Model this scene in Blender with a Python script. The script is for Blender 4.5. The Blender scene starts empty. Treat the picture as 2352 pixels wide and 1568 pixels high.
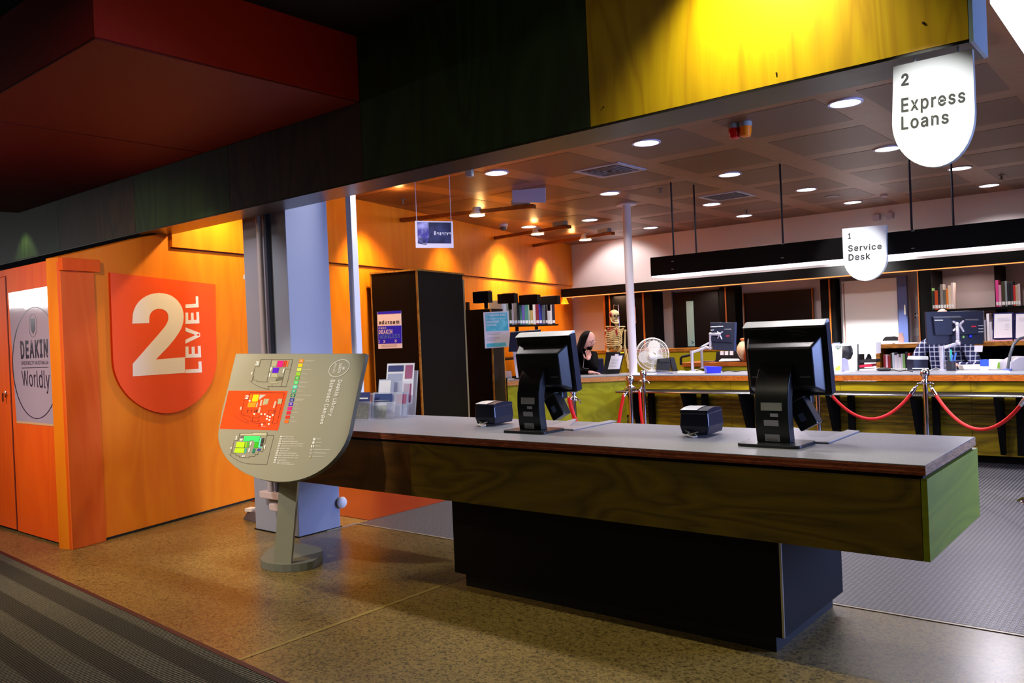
import bpy, bmesh, math, random
from mathutils import Vector as V, Matrix
random.seed(7)
S = bpy.context.scene
COL = S.collection
# ---------------------------------------------------------------- camera
F_ = 1918.0; YAW = .69141; TH = .00666; RHO = .04308; EYE = 1.55
_c, _s = math.cos(YAW), math.sin(YAW)
_R = V((_c, _s, 0)); _f0 = V((-_s, _c, 0)); _z = V((0, 0, 1))
FW = _f0*math.cos(TH) - _z*math.sin(TH); _U = _z*math.cos(TH) + _f0*math.sin(TH)
XC = _R*math.cos(RHO) - _U*math.sin(RHO); YC = _R*math.sin(RHO) + _U*math.cos(RHO)
ORG = V((0, 0, EYE))
cam = bpy.data.cameras.new('camera'); camo = bpy.data.objects.new('camera', cam); COL.objects.link(camo)
cam.sensor_width = 36; cam.lens = 36*F_/2352; cam.clip_start = .05; cam.clip_end = 100
camo.matrix_world = Matrix(((XC.x, YC.x, -FW.x, 0), (XC.y, YC.y, -FW.y, 0), (XC.z, YC.z, -FW.z, EYE), (0, 0, 0, 1)))
S.camera = camo
# ---------------------------------------------------------------- world, lights, exposure
w = bpy.data.worlds.new('world'); S.world = w; w.use_nodes = True
w.node_tree.nodes['Background'].inputs[0].default_value = (.6, .62, .8, 1)
w.node_tree.nodes['Background'].inputs[1].default_value = .012
S.view_settings.view_transform = 'Standard'; S.view_settings.look = 'None'
S.view_settings.exposure = 0; S.view_settings.gamma = 1; S.view_settings.use_curve_mapping = False
def light(name, kind, loc, power, col=(1, 1, 1), size=.2, target=None, spot=60, blend=.4, sy=None, spread=None):
    l = bpy.data.lights.new(name, kind); l.energy = power; l.color = col
    if kind == 'AREA':
        l.size = size
        if sy: l.shape = 'RECTANGLE'; l.size_y = sy
        else: l.shape = 'DISK'
        if spread: l.spread = math.radians(spread)
    if kind == 'SPOT':
        l.spot_size = math.radians(spot); l.spot_blend = blend; l.shadow_soft_size = size
    if kind == 'POINT': l.shadow_soft_size = size
    o = bpy.data.objects.new(name, l); COL.objects.link(o); o.location = loc
    d = (V(target) - V(loc)) if target else V((0, 0, -1))
    o.rotation_euler = d.to_track_quat('-Z', 'Y').to_euler()
    return o
ZC = 3.3          # interior ceiling
ZF = 3.55         # foyer ceiling
DL = [(-2.15, 6.9), (-3.95, 6.86), (-5.76, 6.82), (-4.14, 9.05), (-2.43, 9.08), (-2.15, 11.0), (-5.72, 8.97), (-3.94, 10.92),
      (-2.16, 12.8), (-5.32, 11.0), (-3.91, 12.7), (-5.55, 12.6), (-7.27, 10.8), (-8.32, 10.6), (-7.21, 12.55), (-2.15, 4.78), (-3.95, 4.76), (-5.3, 4.74)]
COOL = (1, .92, .9); WARM = (1, .72, .38)
for i, (x, y) in enumerate(DL):
    light('downlight_lamp', 'AREA', (x, y, ZC-.035), 24, COOL, .18, spread=140)
# wall washers on the orange wall (their lamp heads are built with the lamp arms)
WASH = [((-8.40, 10.5, 3.1), (-8.98, 10.6, 1.7)), ((-8.82, 12.1, 3.1), (-9.4, 12.2, 1.7)), ((-7.93, 8.7, 3.1), (-8.5, 8.75, 1.7)), ((-7.45, 6.75, 3.1), (-8.0, 6.85, 1.7))]
for i, (a, b) in enumerate(WASH):
    light('wall_washer_lamp', 'SPOT', a, (200, 200, 75, 150)[i], WARM, .06, b, 96, 1)
    light('arm_uplight', 'POINT', (a[0]+.35, a[1]-.1, 3.2), 5, (1, .5, .15), .05)
light('wall_washer_lamp', 'SPOT', (-6.85, 4.5, 3.15), 120, WARM, .05, (-7.4, 4.45, 1.7), 120, .8)
light('washer_far_back', 'SPOT', (-8.5, 12.75, 3.2), 60, (1, .9, .85), .1, (-8.45, 13.6, 2.2), 110, .35)
# cool daylight arriving from windows on the right of the hall
light('right_window', 'AREA', (2.85, 6.6, 1.7), 300, (.34, .46, 1), 3.4, (-3, 5.0, .7), sy=2.0, spread=110)
# foyer lamps above the frame, plus unseen lights added to brighten single things
light('foyer_beam_spot', 'SPOT', (-1.47, 3.44, 3.42), 190, (1, .93, .6), .04, (-1.47, 3.60, 2.7), 112, 1)
light('column_fill_spot', 'SPOT', (-6.3, 2.3, 3.06), 85, (1, .95, .9), .05, (-6.05, 4.04, 1.75), 42, .7)  # added spot, only to light the column's front face
light('foyer_beam_spot', 'SPOT', (-9.75, 3.35, 3.05), 18, (1, .95, .7), .04, (-9.75, 3.6, 2.3), 80, .5)
light('red_bulkhead_fill', 'POINT', (-2.4, 2.0, 3.4), 4, (1, .8, .6), .1)  # added point light lifting the bulkhead's end face, no fitting
light('express_sign_fill', 'SPOT', (-1.1, 1.2, 3.1), 260, (1, 1, 1), .04, (-.82, 3.7, 2.33), 11, .15)  # added narrow spot that whitens the Express Loans sign
light('map_stand_fill', 'SPOT', (-4.9, .9, 3.4), 330, (1, .97, .9), .08, (-5.15, 3.5, .95), 34, .35)  # added spot aimed at the map stand alone
light('level_sign_fill', 'SPOT', (-4.6, .9, 3.0), 230, (1, .72, .42), .1, (-7.25, 3.85, 1.35), 50, .9)  # added warm spot brightening the Level sign and its wall
light('foyer_kiosk_lamp', 'AREA', (-7.4, -.6, 3.2), 22, (1, .85, .75), .5, (-7.6, 2.85, .9), spread=70)
light('foyer_floor_lamp', 'AREA', (-3.0, .3, 3.4), 17, (1, .9, .7), .6)
light('foyer_floor_lamp', 'SPOT', (-5.9, 2.2, 3.1), 280, (1, .72, .38), .12, (-5.2, 2.9, 0), 80, .9)
light('desk_sign_fill', 'SPOT', (-2.3, 6.2, 3.25), 300, (1, 1, 1), .05, (-2.75, 8.8, 2.2), 16, .4)  # added spot that whitens the Service Desk sign
light('poster_glint_strip', 'AREA', (-16, -.3, 2.62), 32, (1, 1, 1), 2.2, (-8, 2.8, 2.0), sy=.35)  # unseen strip added so the glossy kiosk poster shows a reflection

# ---------------------------------------------------------------- pixel helpers (all give points on real planes)
def ray(x, y): return FW + XC*((x-1176)/F_) + YC*((784-y)/F_)
def az(x, y, Z): d = ray(x, y); return ORG + d*((Z-EYE)/d.z)
def ay(x, y, Y): d = ray(x, y); return ORG + d*(Y/d.y)
def ax(x, y, X): d = ray(x, y); return ORG + d*(X/d.x)
def ad(x, y, D): return ORG + ray(x, y)*D
def depth(p): return (V(p)-ORG).dot(FW)
class PL:
    def __init__(s, p, n): s.p = V(p); s.n = V(n).normalized()
    def px(s, x, y, off=0.0):
        d = ray(x, y); q = s.p + s.n*off; return ORG + d*((q-ORG).dot(s.n)/d.dot(s.n))
# ---------------------------------------------------------------- materials
def lin(c):
    if isinstance(c, str): c = tuple(int(c[i:i+2], 16)/255 for i in (0, 2, 4))
    return tuple((v/12.92 if v <= .04045 else ((v+.055)/1.055)**2.4) for v in c) + (1,)
MATS = {}
def mat(name, col, rough=.5, metal=0, emit=0, noise=None, bump=None, coat=0, trans=0, alpha=1, ior=1.45, spec=None):
    if name in MATS: return MATS[name]
    m = bpy.data.materials.new(name); m.use_nodes = True; nt = m.node_tree; b = nt.nodes['Principled BSDF']
    b.inputs['Base Color'].default_value = lin(col); b.inputs['Roughness'].default_value = rough; b.inputs['Metallic'].default_value = metal
    b.inputs['IOR'].default_value = ior
    if spec is not None: b.inputs['Specular IOR Level'].default_value = spec
    if emit: b.inputs['Emission Color'].default_value = lin(col); b.inputs['Emission Strength'].default_value = emit
    if coat: b.inputs['Coat Weight'].default_value = coat; b.inputs['Coat Roughness'].default_value = .1
    if trans: b.inputs['Transmission Weight'].default_value = trans
    if alpha < 1: b.inputs['Alpha'].default_value = alpha
    tc = nt.nodes.new('ShaderNodeTexCoord')
    if noise:       # (scale, colour2, (sx,sy,sz), detail, lo, hi)
        sc, c2, st, det, lo, hi = noise
        mp = nt.nodes.new('ShaderNodeMapping'); mp.inputs['Scale'].default_value = st
        n = nt.nodes.new('ShaderNodeTexNoise'); n.inputs['Scale'].default_value = sc; n.inputs['Detail'].default_value = det
        r = nt.nodes.new('ShaderNodeValToRGB'); r.color_ramp.elements[0].position = lo; r.color_ramp.elements[1].position = hi
        r.color_ramp.elements[0].color = lin(col); r.color_ramp.elements[1].color = lin(c2)
        L = nt.links.new; L(tc.outputs['Object'], mp.inputs[0]); L(mp.outputs[0], n.inputs[0]); L(n.outputs[0], r.inputs[0]); L(r.outputs[0], b.inputs['Base Color'])
    if bump:
        n2 = nt.nodes.new('ShaderNodeTexNoise'); n2.inputs['Scale'].default_value = bump[0]; n2.inputs['Detail'].default_value = 4
        bp = nt.nodes.new('ShaderNodeBump'); bp.inputs['Strength'].default_value = bump[1]; bp.inputs['Distance'].default_value = .01
        L = nt.links.new; L(tc.outputs['Object'], n2.inputs[0]); L(n2.outputs[0], bp.inputs['Height']); L(bp.outputs[0], b.inputs['Normal'])
    MATS[name] = m
    return m
def ply(name, c1, c2, rough=.45, axis='X', scale=1.0, c3=None, spec=.35):
    """stained plywood: cathedral grain from a distorted wave plus fine streaks"""
    if name in MATS: return MATS[name]
    m = bpy.data.materials.new(name); m.use_nodes = True; nt = m.node_tree; b = nt.nodes['Principled BSDF']; L = nt.links.new; N = nt.nodes.new
    b.inputs['Roughness'].default_value = rough; b.inputs['Specular IOR Level'].default_value = spec
    tc = N('ShaderNodeTexCoord'); mp = N('ShaderNodeMapping'); L(tc.outputs['Object'], mp.inputs[0])
    mp.inputs['Scale'].default_value = {'X': (.55, 2.2, 2.2), 'Z': (2.2, 2.2, .45), 'Y': (2.2, .5, 2.2)}[axis]
    n1 = N('ShaderNodeTexNoise'); n1.inputs['Scale'].default_value = 1.3*scale; n1.inputs['Detail'].default_value = 2; n1.inputs['Distortion'].default_value = .6; L(mp.outputs[0], n1.inputs[0])
    mul = N('ShaderNodeMath'); mul.operation = 'MULTIPLY'; mul.inputs[1].default_value = 9; L(n1.outputs[0], mul.inputs[0])
    fr = N('ShaderNodeMath'); fr.operation = 'PINGPONG'; fr.inputs[1].default_value = .5; L(mul.outputs[0], fr.inputs[0])
    mp2 = N('ShaderNodeMapping'); L(tc.outputs['Object'], mp2.inputs[0]); mp2.inputs['Scale'].default_value = {'X': (2, 60, 60), 'Z': (60, 60, 2), 'Y': (60, 2, 60)}[axis]
    n2 = N('ShaderNodeTexNoise'); n2.inputs['Scale'].default_value = 1.5; n2.inputs['Detail'].default_value = 3; L(mp2.outputs[0], n2.inputs[0])
    mx = N('ShaderNodeMath'); mx.operation = 'MULTIPLY_ADD'; mx.inputs[1].default_value = 1.3; L(fr.outputs[0], mx.inputs[0]); 
    sc = N('ShaderNodeMath'); sc.operation = 'MULTIPLY_ADD'; sc.inputs[1].default_value = .5; sc.inputs[2].default_value = -.1; L(n2.outputs[0], sc.inputs[0]); L(sc.outputs[0], mx.inputs[2])
    r = N('ShaderNodeValToRGB'); r.color_ramp.elements[0].color = lin(c1); r.color_ramp.elements[1].color = lin(c2); r.color_ramp.elements[0].position = .1; r.color_ramp.elements[1].position = .85
    if c3: e = r.color_ramp.elements.new(.55); e.color = lin(c3)
    L(mx.outputs[0], r.inputs[0]); L(r.outputs[0], b.inputs['Base Color'])
    MATS[name] = m
    return m
# ---------------------------------------------------------------- object building
WORLD = {}
def tag(o, label=None, cat=None, group=None, kind=None):
    if label: o['label'] = label
    if cat: o['category'] = cat
    if group: o['group'] = group
    if kind: o['kind'] = kind
    return o
def thing(name, label, cat, loc, group=None, rz=0):
    o = bpy.data.objects.new(name, None); COL.objects.link(o); o.empty_display_size = .1
    M = Matrix.Translation(V(loc)) @ Matrix.Rotation(rz, 4, 'Z'); o.matrix_local = M; WORLD[o.name] = M
    return tag(o, label, cat, group)
class MB:
    def __init__(s, M=None): s.v = []; s.f = []; s.sm = []; s.M = M or Matrix.Identity(4)
    def add(s, vs, fs, smooth=False):
        k = len(s.v); s.v += [s.M @ V(p) for p in vs]; s.f += [[i+k for i in f] for f in fs]; s.sm += [smooth]*len(fs); return s
    def box(s, lo, hi, M=None):
        x0, y0, z0 = lo; x1, y1, z1 = hi
        vs = [V(p) for p in ((x0, y0, z0), (x1, y0, z0), (x1, y1, z0), (x0, y1, z0), (x0, y0, z1), (x1, y0, z1), (x1, y1, z1), (x0, y1, z1))]
        if M: vs = [M @ p for p in vs]
        return s.add(vs, [(3, 2, 1, 0), (4, 5, 6, 7), (0, 1, 5, 4), (1, 2, 6, 5), (2, 3, 7, 6), (3, 0, 4, 7)])
    def cbox(s, c, sz, rz=0, rx=0, ry=0):
        M = Matrix.Translation(V(c)) @ Matrix.Rotation(rz, 4, 'Z') @ Matrix.Rotation(ry, 4, 'Y') @ Matrix.Rotation(rx, 4, 'X')
        h = V(sz)/2; return s.box(-h, h, M)
    def prism(s, pts, d):       # polygon (3-D points) extruded by vector d
        n = len(pts); a = [V(p) for p in pts]; b = [p+V(d) for p in a]
        return s.add(a+b, [list(range(n)), list(range(2*n-1, n-1, -1))] + [(i, (i+1) % n + 0, (i+1) % n + n, i+n) for i in range(n)])
    def flat(s, pts): return s.add(pts, [list(range(len(pts)))])
    def tube(s, path, r, n=8, cap=True, closed=False):
        path = [V(p) for p in path]; m = len(path); rr = r if isinstance(r, (list, tuple)) else [r]*m
        vs = []; up = None
        for i, p in enumerate(path):
            if closed: t = (path[(i+1) % m]-path[i-1])
            else: t = (path[min(i+1, m-1)]-path[max(i-1, 0)])
            t.normalize()
            if up is None: up = t.orthogonal().normalized()
            up = (up - t*up.dot(t)).normalized(); b = t.cross(up)
            vs += [p + (up*math.cos(2*math.pi*k/n)+b*math.sin(2*math.pi*k/n))*rr[i] for k in range(n)]
        fs = []
        for i in range(m if closed else m-1):
            j = (i+1) % m
            fs += [(i*n+k, i*n+(k+1) % n, j*n+(k+1) % n, j*n+k) for k in range(n)]
        if cap and not closed: fs += [list(range(n-1, -1, -1)), [(m-1)*n+k for k in range(n)]]
        return s.add(vs, fs, True)
    def lathe(s, prof, base, n=20, M=None):
        vs = []; B = V(base); T = M or Matrix.Identity(4)
        for r, z in prof: vs += [B + (T @ V((r*math.cos(2*math.pi*k/n), r*math.sin(2*math.pi*k/n), z))) for k in range(n)]
        fs = [(i*n+k, i*n+(k+1) % n, (i+1)*n+(k+1) % n, (i+1)*n+k) for i in range(len(prof)-1) for k in range(n)]
        fs += [list(range(n-1, -1, -1)), [(len(prof)-1)*n+k for k in range(n)]]
        return s.add(vs, fs, True)
    def ball(s, c, r, n=12, sc=(1, 1, 1), M=None):
        T = M or Matrix.Identity(4); c = V(c); h = n//2; vs = [c + (T @ V((0, 0, r*sc[2])))]; 
        for i in range(1, h):
            a = math.pi*i/h; vs += [c + (T @ V((r*sc[0]*math.sin(a)*math.cos(2*math.pi*k/n), r*sc[1]*math.sin(a)*math.sin(2*math.pi*k/n), r*sc[2]*math.cos(a)))) for k in range(n)]
        vs.append(c + (T @ V((0, 0, -r*sc[2]))))
        fs = [(0, 1+k, 1+(k+1) % n) for k in range(n)]
        for i in range(h-2): fs += [(1+i*n+k, 1+(i+1)*n+k, 1+(i+1)*n+(k+1) % n, 1+i*n+(k+1) % n) for k in range(n)]
        e = len(vs)-1; fs += [(e, 1+(h-2)*n+(k+1) % n, 1+(h-2)*n+k) for k in range(n)]
        return s.add(vs, fs, True)
    def build(s, name, m, parent=None, bevel=0, local=False, label=None, cat=None, group=None, kind=None, sharp=40, seg=2):
        me = bpy.data.meshes.new(name)
        O = V((0, 0, 0))
        if parent is None and s.v and not local:
            xs = [p.x for p in s.v]; ys = [p.y for p in s.v]; zs = [p.z for p in s.v]
            O = V(((min(xs)+max(xs))/2, (min(ys)+max(ys))/2, min(zs)))
        if parent is not None and not local: Minv = WORLD[parent.name].inverted()
        else: Minv = Matrix.Identity(4)
        me.from_pydata([tuple((Minv @ p)-O) for p in s.v], [], s.f)
        bm = bmesh.new(); bm.from_mesh(me); bmesh.ops.recalc_face_normals(bm, faces=bm.faces); bm.to_mesh(me); bm.free()
        me.polygons.foreach_set('use_smooth', s.sm)
        if any(s.sm): me.set_sharp_from_angle(angle=math.radians(sharp))
        me.materials.append(m)
        o = bpy.data.objects.new(name, me); COL.objects.link(o)
        if parent is not None: o.parent = parent; WORLD[o.name] = WORLD[parent.name].copy()
        else: o.location = O; WORLD[o.name] = Matrix.Translation(O)
        if bevel:
            b = o.modifiers.new('bevel', 'BEVEL'); b.width = bevel; b.segments = seg; b.limit_method = 'ANGLE'; b.angle_limit = math.radians(35)
        return tag(o, label, cat, group, kind)
def dup(o, parent=None):
    c = o.copy(); COL.objects.link(c)
    if parent is not None: c.parent = parent
    WORLD[c.name] = WORLD[o.name].copy()
    for ch in [q for q in KIDS(o)]: dup(ch, c)
    return c
def KIDS(o): return [q for q in COL.objects if q.parent == o]
def struct(mb, name, m, bevel=0, parent=None, **k):
    return mb.build(name, m, parent, bevel, kind='structure', **k)
# ---- lettering (glyph outlines kept as plain polygons)
FONT = {
'A': '516|16,0 201,509 276,509 463,0 395,0 287,302 264,372 232,478 245,478 213,371 191,302 85,0|110,142 110,199 370,199 370,142',
'B': '492|60,0 60,509 241,509 274,507 304,501 329,491 350,477 367,461 381,442 390,421 396,398 398,374 397,353 393,336 387,320 373,301 356,286 336,275 315,267 331,260 347,254 363,245 378,234 391,220 402,203 411,184 416,161 418,136 416,111 410,88 400,67 386,48 368,31 344,18 317,8 284,2 247,0|125,57 245,57 281,60 309,67 330,80 344,96 353,115 355,137 352,161 342,184 333,197 320,209 306,218 289,225 269,229 248,231 125,231|125,285 238,285 256,287 273,290 288,296 308,309 323,326 333,348 336,372 333,393 326,412 313,429 294,442 270,449 240,452 125,452',
'C': '546|267,-7 225,-3 186,7 150,25 119,49 92,79 70,115 53,157 44,203 40,254 44,305 53,352 70,393 92,429 119,459 150,484 186,501 225,512 267,516 293,514 317,511 340,504 362,496 383,485 402,471 419,456 435,438 448,418 459,397 467,373 473,348 408,348 401,373 389,395 375,413 357,428 337,440 315,449 292,454 267,456 237,453 209,445 184,432 161,414 141,391 125,364 113,332 106,295 103,254 106,213 113,177 125,145 141,117 161,94 184,76 210,63 237,56 267,53 292,55 315,60 337,69 357,81 375,96 389,114 401,136 408,160 473,160 467,135 459,112 448,91 435,71 420,53 402,38 383,24 363,13 341,5 317,-2 293,-6',
'D': '538|219,0 96,0 96,57 215,57 254,60 288,68 318,81 343,99 363,122 379,149 390,181 397,216 399,255 397,294 390,329 379,361 364,388 344,410 320,428 291,441 258,449 221,452 93,452 93,509 225,509 273,505 315,495 353,478 385,455 412,426 433,391 449,351 458,306 462,255 458,205 449,159 433,119 411,83 384,54 351,31 312,14 268,3|125,509 125,0 60,0 60,509',
'E': '455|60,0 60,509 372,509 372,452 125,452 125,286 355,286 355,229 125,229 125,57 375,57 375,0',
'F': '446|60,0 60,509 369,509 369,452 125,452 125,278 346,278 346,221 125,221 125,0',
'G': '556|269,-7 225,-3 185,7 149,25 118,49 91,79 69,116 53,157 43,203 40,254 43,305 53,352 69,393 91,429 117,459 149,484 184,501 223,512 265,516 291,514 316,510 340,504 363,494 384,483 403,469 421,453 436,436 449,416 460,395 468,373 474,349 408,349 399,372 387,393 373,411 356,427 337,439 315,448 300,453 283,455 265,456 236,453 209,445 183,432 160,414 141,392 125,364 113,332 106,295 103,254 106,213 113,177 125,145 141,117 161,95 184,76 210,63 238,56 269,53 296,55 322,61 345,71 365,85 382,102 396,123 407,147 413,173 415,202 434,199 283,199 283,256 478,256 478,200 475,160 466,124 451,91 431,62 406,38 377,19 344,5 308,-4',
'H': '553|60,0 60,509 125,509 125,289 392,289 392,509 457,509 457,0 392,0 392,232 125,232 125,0',
'I': '337|31,0 31,57 118,57 118,452 31,452 31,509 269,509 269,452 183,452 183,57 269,57 269,0',
'J': '432|185,-7 143,-2 106,11 75,33 52,63 38,100 33,145 33,173 98,173 98,145 100,117 108,93 122,74 139,61 160,53 185,50 209,53 230,61 248,74 261,93 269,117 272,145 272,509 336,509 336,145 332,100 318,63 294,33 263,11 227,-2',
'K': '503|104,145 104,216 139,261 174,303 212,344 364,509 448,509 231,276|60,0 60,509 125,509 125,334 124,225 125,193 125,0|372,0 188,259 228,309 449,0',
'L': '429|60,0 60,509 125,509 125,57 361,57 361,0',
'M': '664|60,0 60,509 152,509 277,187 287,159 299,123 311,84 322,49 307,49 318,83 330,121 342,158 352,187 476,509 568,509 568,0 504,0 504,291 504,327 505,369 506,413 507,457 498,409 482,363 467,322 456,291 342,0 286,0 170,291 159,321 145,361 129,408 112,457 119,457 120,416 121,372 122,328 122,291 122,0',
'N': '559|60,0 60,509 136,509 343,183 363,151 388,107 414,55 405,54 401,108 399,157 399,195 399,509 463,509 463,0 387,0 202,290 177,331 148,381 108,452 119,454 122,384 124,328 125,291 125,0',
'O': '569|267,-7 225,-3 186,7 150,25 119,49 92,79 70,115 53,157 44,203 40,254 44,305 53,352 70,393 92,429 119,459 150,484 186,501 225,512 267,516 309,512 348,501 384,484 415,459 442,429 464,393 480,352 490,305 493,254 490,203 480,157 464,115 442,79 415,49 384,25 348,7 309,-3|267,53 296,55 324,63 349,76 372,94 392,116 408,144 420,176 428,213 430,254 428,295 420,332 408,365 392,392 372,415 349,433 324,446 296,453 267,456 237,453 210,445 184,433 161,415 142,392 125,364 113,332 106,295 103,254 106,213 113,176 125,144 142,117 161,94 184,76 210,63 237,55',
'P': '481|60,0 60,509 235,509 272,506 305,499 332,487 356,471 375,452 390,430 400,404 407,377 409,348 407,318 400,291 390,265 375,243 356,223 332,207 305,195 272,188 235,186 109,186 109,242 233,242 257,244 279,248 297,256 312,266 324,279 333,294 339,310 343,328 344,348 343,367 339,385 333,402 324,416 312,428 297,439 279,446 257,451 232,452 125,452 125,0',
'Q': '569|245,159 313,159 369,85 384,65 468,-48 401,-48 346,27 331,46|267,-7 225,-3 186,7 150,25 119,49 92,79 70,115 53,157 44,203 40,254 44,305 53,352 70,393 92,429 119,459 150,484 186,501 225,512 267,516 309,512 348,501 384,484 415,459 442,429 464,393 480,352 490,305 493,254 490,203 480,157 464,115 442,79 415,49 384,25 348,7 309,-3|267,53 296,55 324,63 349,76 372,94 392,116 408,144 420,176 428,213 430,254 428,295 420,332 408,365 392,392 372,415 349,433 324,446 296,453 267,456 237,453 210,445 184,433 161,415 142,392 125,364 113,332 106,295 103,254 106,213 113,176 125,144 142,117 161,94 184,76 210,63 237,55',
'R': '485|60,0 60,509 236,509 273,506 305,500 333,489 356,473 376,455 390,433 401,408 407,381 409,352 407,323 401,296 390,271 376,250 356,232 333,217 305,206 273,200 236,198 96,198 96,255 234,255 258,256 280,260 298,267 319,281 334,300 340,316 344,333 345,352 344,371 340,389 334,405 325,419 313,430 298,440 279,446 258,451 233,452 125,452 125,0|353,0 230,229 303,229 428,0',
'S': '483|224,-9 188,-7 156,-1 128,9 102,23 81,40 64,60 51,83 42,109 38,137 104,137 108,118 114,102 123,88 136,76 150,66 166,59 185,53 204,50 224,49 246,50 267,54 286,60 303,69 317,79 329,92 338,106 344,122 346,139 342,161 332,179 316,193 296,205 245,222 184,239 145,253 112,269 86,289 67,313 56,341 52,372 54,400 62,425 75,448 92,468 113,484 138,498 165,508 195,514 227,516 259,514 289,508 316,498 340,484 360,468 377,449 390,427 398,403 401,378 337,378 332,402 320,421 302,437 280,449 254,456 225,459 204,457 185,454 167,448 145,435 129,418 118,398 115,376 119,352 131,334 148,319 169,308 212,293 264,279 312,264 328,256 344,248 359,238 372,226 384,213 395,198 402,180 407,161 408,139 406,112 399,87 386,64 370,43 349,25 323,11 294,0 261,-7',
'T': '485|32,452 32,509 417,509 417,452 257,452 257,0 193,0 193,452',
'U': '553|259,-8 220,-6 186,2 154,15 126,33 103,55 85,80 71,108 63,140 60,173 60,509 124,509 124,178 126,155 132,133 141,113 153,95 169,80 187,68 208,59 232,53 259,52 285,53 309,59 331,68 349,80 364,95 377,113 385,133 391,155 393,178 393,509 457,509 457,173 454,140 446,108 433,80 414,55 391,33 363,15 332,2 297,-6',
'V': '516|204,0 16,509 84,509 192,206 215,137 248,31 235,31 267,138 290,206 395,509 463,509 278,0',
'W': '722|155,0 16,509 82,509 163,196 175,145 187,94 197,40 189,40 200,94 211,145 224,196 306,509 380,509 462,196 474,145 486,94 497,40 488,40 499,94 510,145 523,196 603,509 670,509 530,0 455,0 368,323 351,391 336,475 350,475 335,395 318,323 230,0',
'X': '510|18,0 217,284 217,236 29,509 104,509 178,400 204,361 223,329 243,292 232,292 252,329 272,361 298,400 374,509 446,509 259,239 259,287 456,0 382,0 292,129 268,165 250,195 230,231 244,231 225,196 206,166 182,129 91,0',
'Y': '508|203,0 203,208 16,509 91,509 192,344 222,292 250,230 224,230 251,293 280,344 381,509 455,509 268,208 268,0',
'Z': '474|42,0 42,46 273,385 306,431 341,476 348,454 285,452 223,452 40,452 40,509 397,509 397,462 169,129 134,81 97,33 90,54 152,57 214,57 399,57 399,0',
'a': '425|160,-9 137,-7 115,-3 94,5 76,15 60,29 48,45 38,63 32,84 30,108 32,128 36,146 43,161 58,179 78,193 92,200 108,206 125,211 178,220 234,227 265,235 276,255 273,279 267,297 256,311 240,322 220,329 196,331 171,329 149,322 118,301 100,274 41,291 51,313 64,331 79,346 95,358 114,368 133,375 153,380 173,383 194,384 239,379 255,375 271,369 286,360 300,350 312,336 322,320 330,301 335,278 337,251 337,0 277,0 277,52 252,25 236,12 215,1 199,-4 181,-7|170,45 192,47 211,51 228,59 248,74 263,93 272,115 276,138 276,190 259,182 231,176 200,171 175,168 134,159 117,150 103,139 95,124 92,105 94,87 102,72 114,61 130,52 149,47',
'b': '460|229,-8 208,-7 189,-3 172,4 153,17 138,31 118,59 112,59 112,0 53,0 53,509 114,509 114,319 137,346 152,360 171,373 188,379 207,383 229,384 259,382 287,374 313,361 335,342 354,320 370,293 381,261 388,227 390,189 388,151 381,116 370,84 355,57 336,34 313,16 288,3 260,-6|220,47 242,49 262,55 279,66 294,80 306,97 316,117 323,139 327,163 328,189 327,215 323,239 316,261 307,281 295,298 280,311 262,322 243,328 220,330 198,328 178,322 161,312 147,299 134,282 125,263 118,241 114,216 113,189 114,162 118,138 125,115 135,95 147,78 162,65 179,55 198,49',
'c': '432|207,-8 174,-5 144,3 117,16 93,35 72,58 56,85 44,116 37,150 34,187 37,225 44,260 56,291 72,318 93,341 117,360 144,374 174,382 207,384 226,384 243,381 260,377 284,368 305,356 324,341 340,322 349,308 356,293 362,277 303,262 290,289 270,311 242,325 207,330 184,328 163,321 145,310 130,296 118,278 108,258 102,236 98,212 96,187 98,163 102,139 108,117 118,97 130,80 145,66 163,55 184,49 207,46 243,52 271,66 292,89 304,117 363,102 357,86 350,70 341,56 325,37 306,21 292,12 277,5 261,-1 244,-5 226,-7',
'd': '460|195,-8 165,-6 137,3 111,16 89,34 70,57 55,84 43,116 36,151 34,189 36,227 43,261 55,293 70,320 89,342 112,361 137,374 165,382 196,384 218,383 237,379 253,373 272,360 287,346 306,319 311,509 372,509 372,0 313,0 313,59 307,59 287,31 272,17 252,4 236,-3 217,-7|205,47 226,49 246,55 263,65 278,78 290,95 299,115 306,138 310,162 312,189 310,216 306,241 300,263 290,282 278,299 263,312 246,322 227,328 205,330 182,328 162,322 145,311 130,298 118,281 108,261 102,239 98,215 96,189 98,163 102,139 109,117 118,97 130,80 145,66 162,55 182,49',
'e': '440|212,-8 177,-5 145,3 117,16 92,35 72,58 56,85 44,116 37,150 34,187 36,224 44,258 55,290 71,317 91,340 115,359 142,373 172,382 205,384 226,383 246,380 266,374 285,366 303,355 319,341 334,324 347,305 357,282 365,256 370,227 371,194 371,169 75,169 75,221 338,221 310,202 308,226 304,248 298,269 288,286 277,301 263,314 246,323 227,328 205,330 183,328 164,323 146,313 131,301 119,286 109,270 102,251 97,231 96,211 96,178 98,151 102,127 110,106 121,88 135,73 151,61 169,53 190,48 212,46 234,48 254,53 271,61 285,73 297,88 306,105 365,91 358,72 348,55 335,39 320,26 302,14 283,4 261,-3 237,-7',
'f': '290|228,379 228,327 6,327 6,379|81,0 81,432 82,452 87,470 96,486 107,499 120,510 135,519 152,525 169,529 187,530 222,527 243,521 227,468 215,472 195,474 171,470 154,460 145,443 142,419 142,0',
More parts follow.
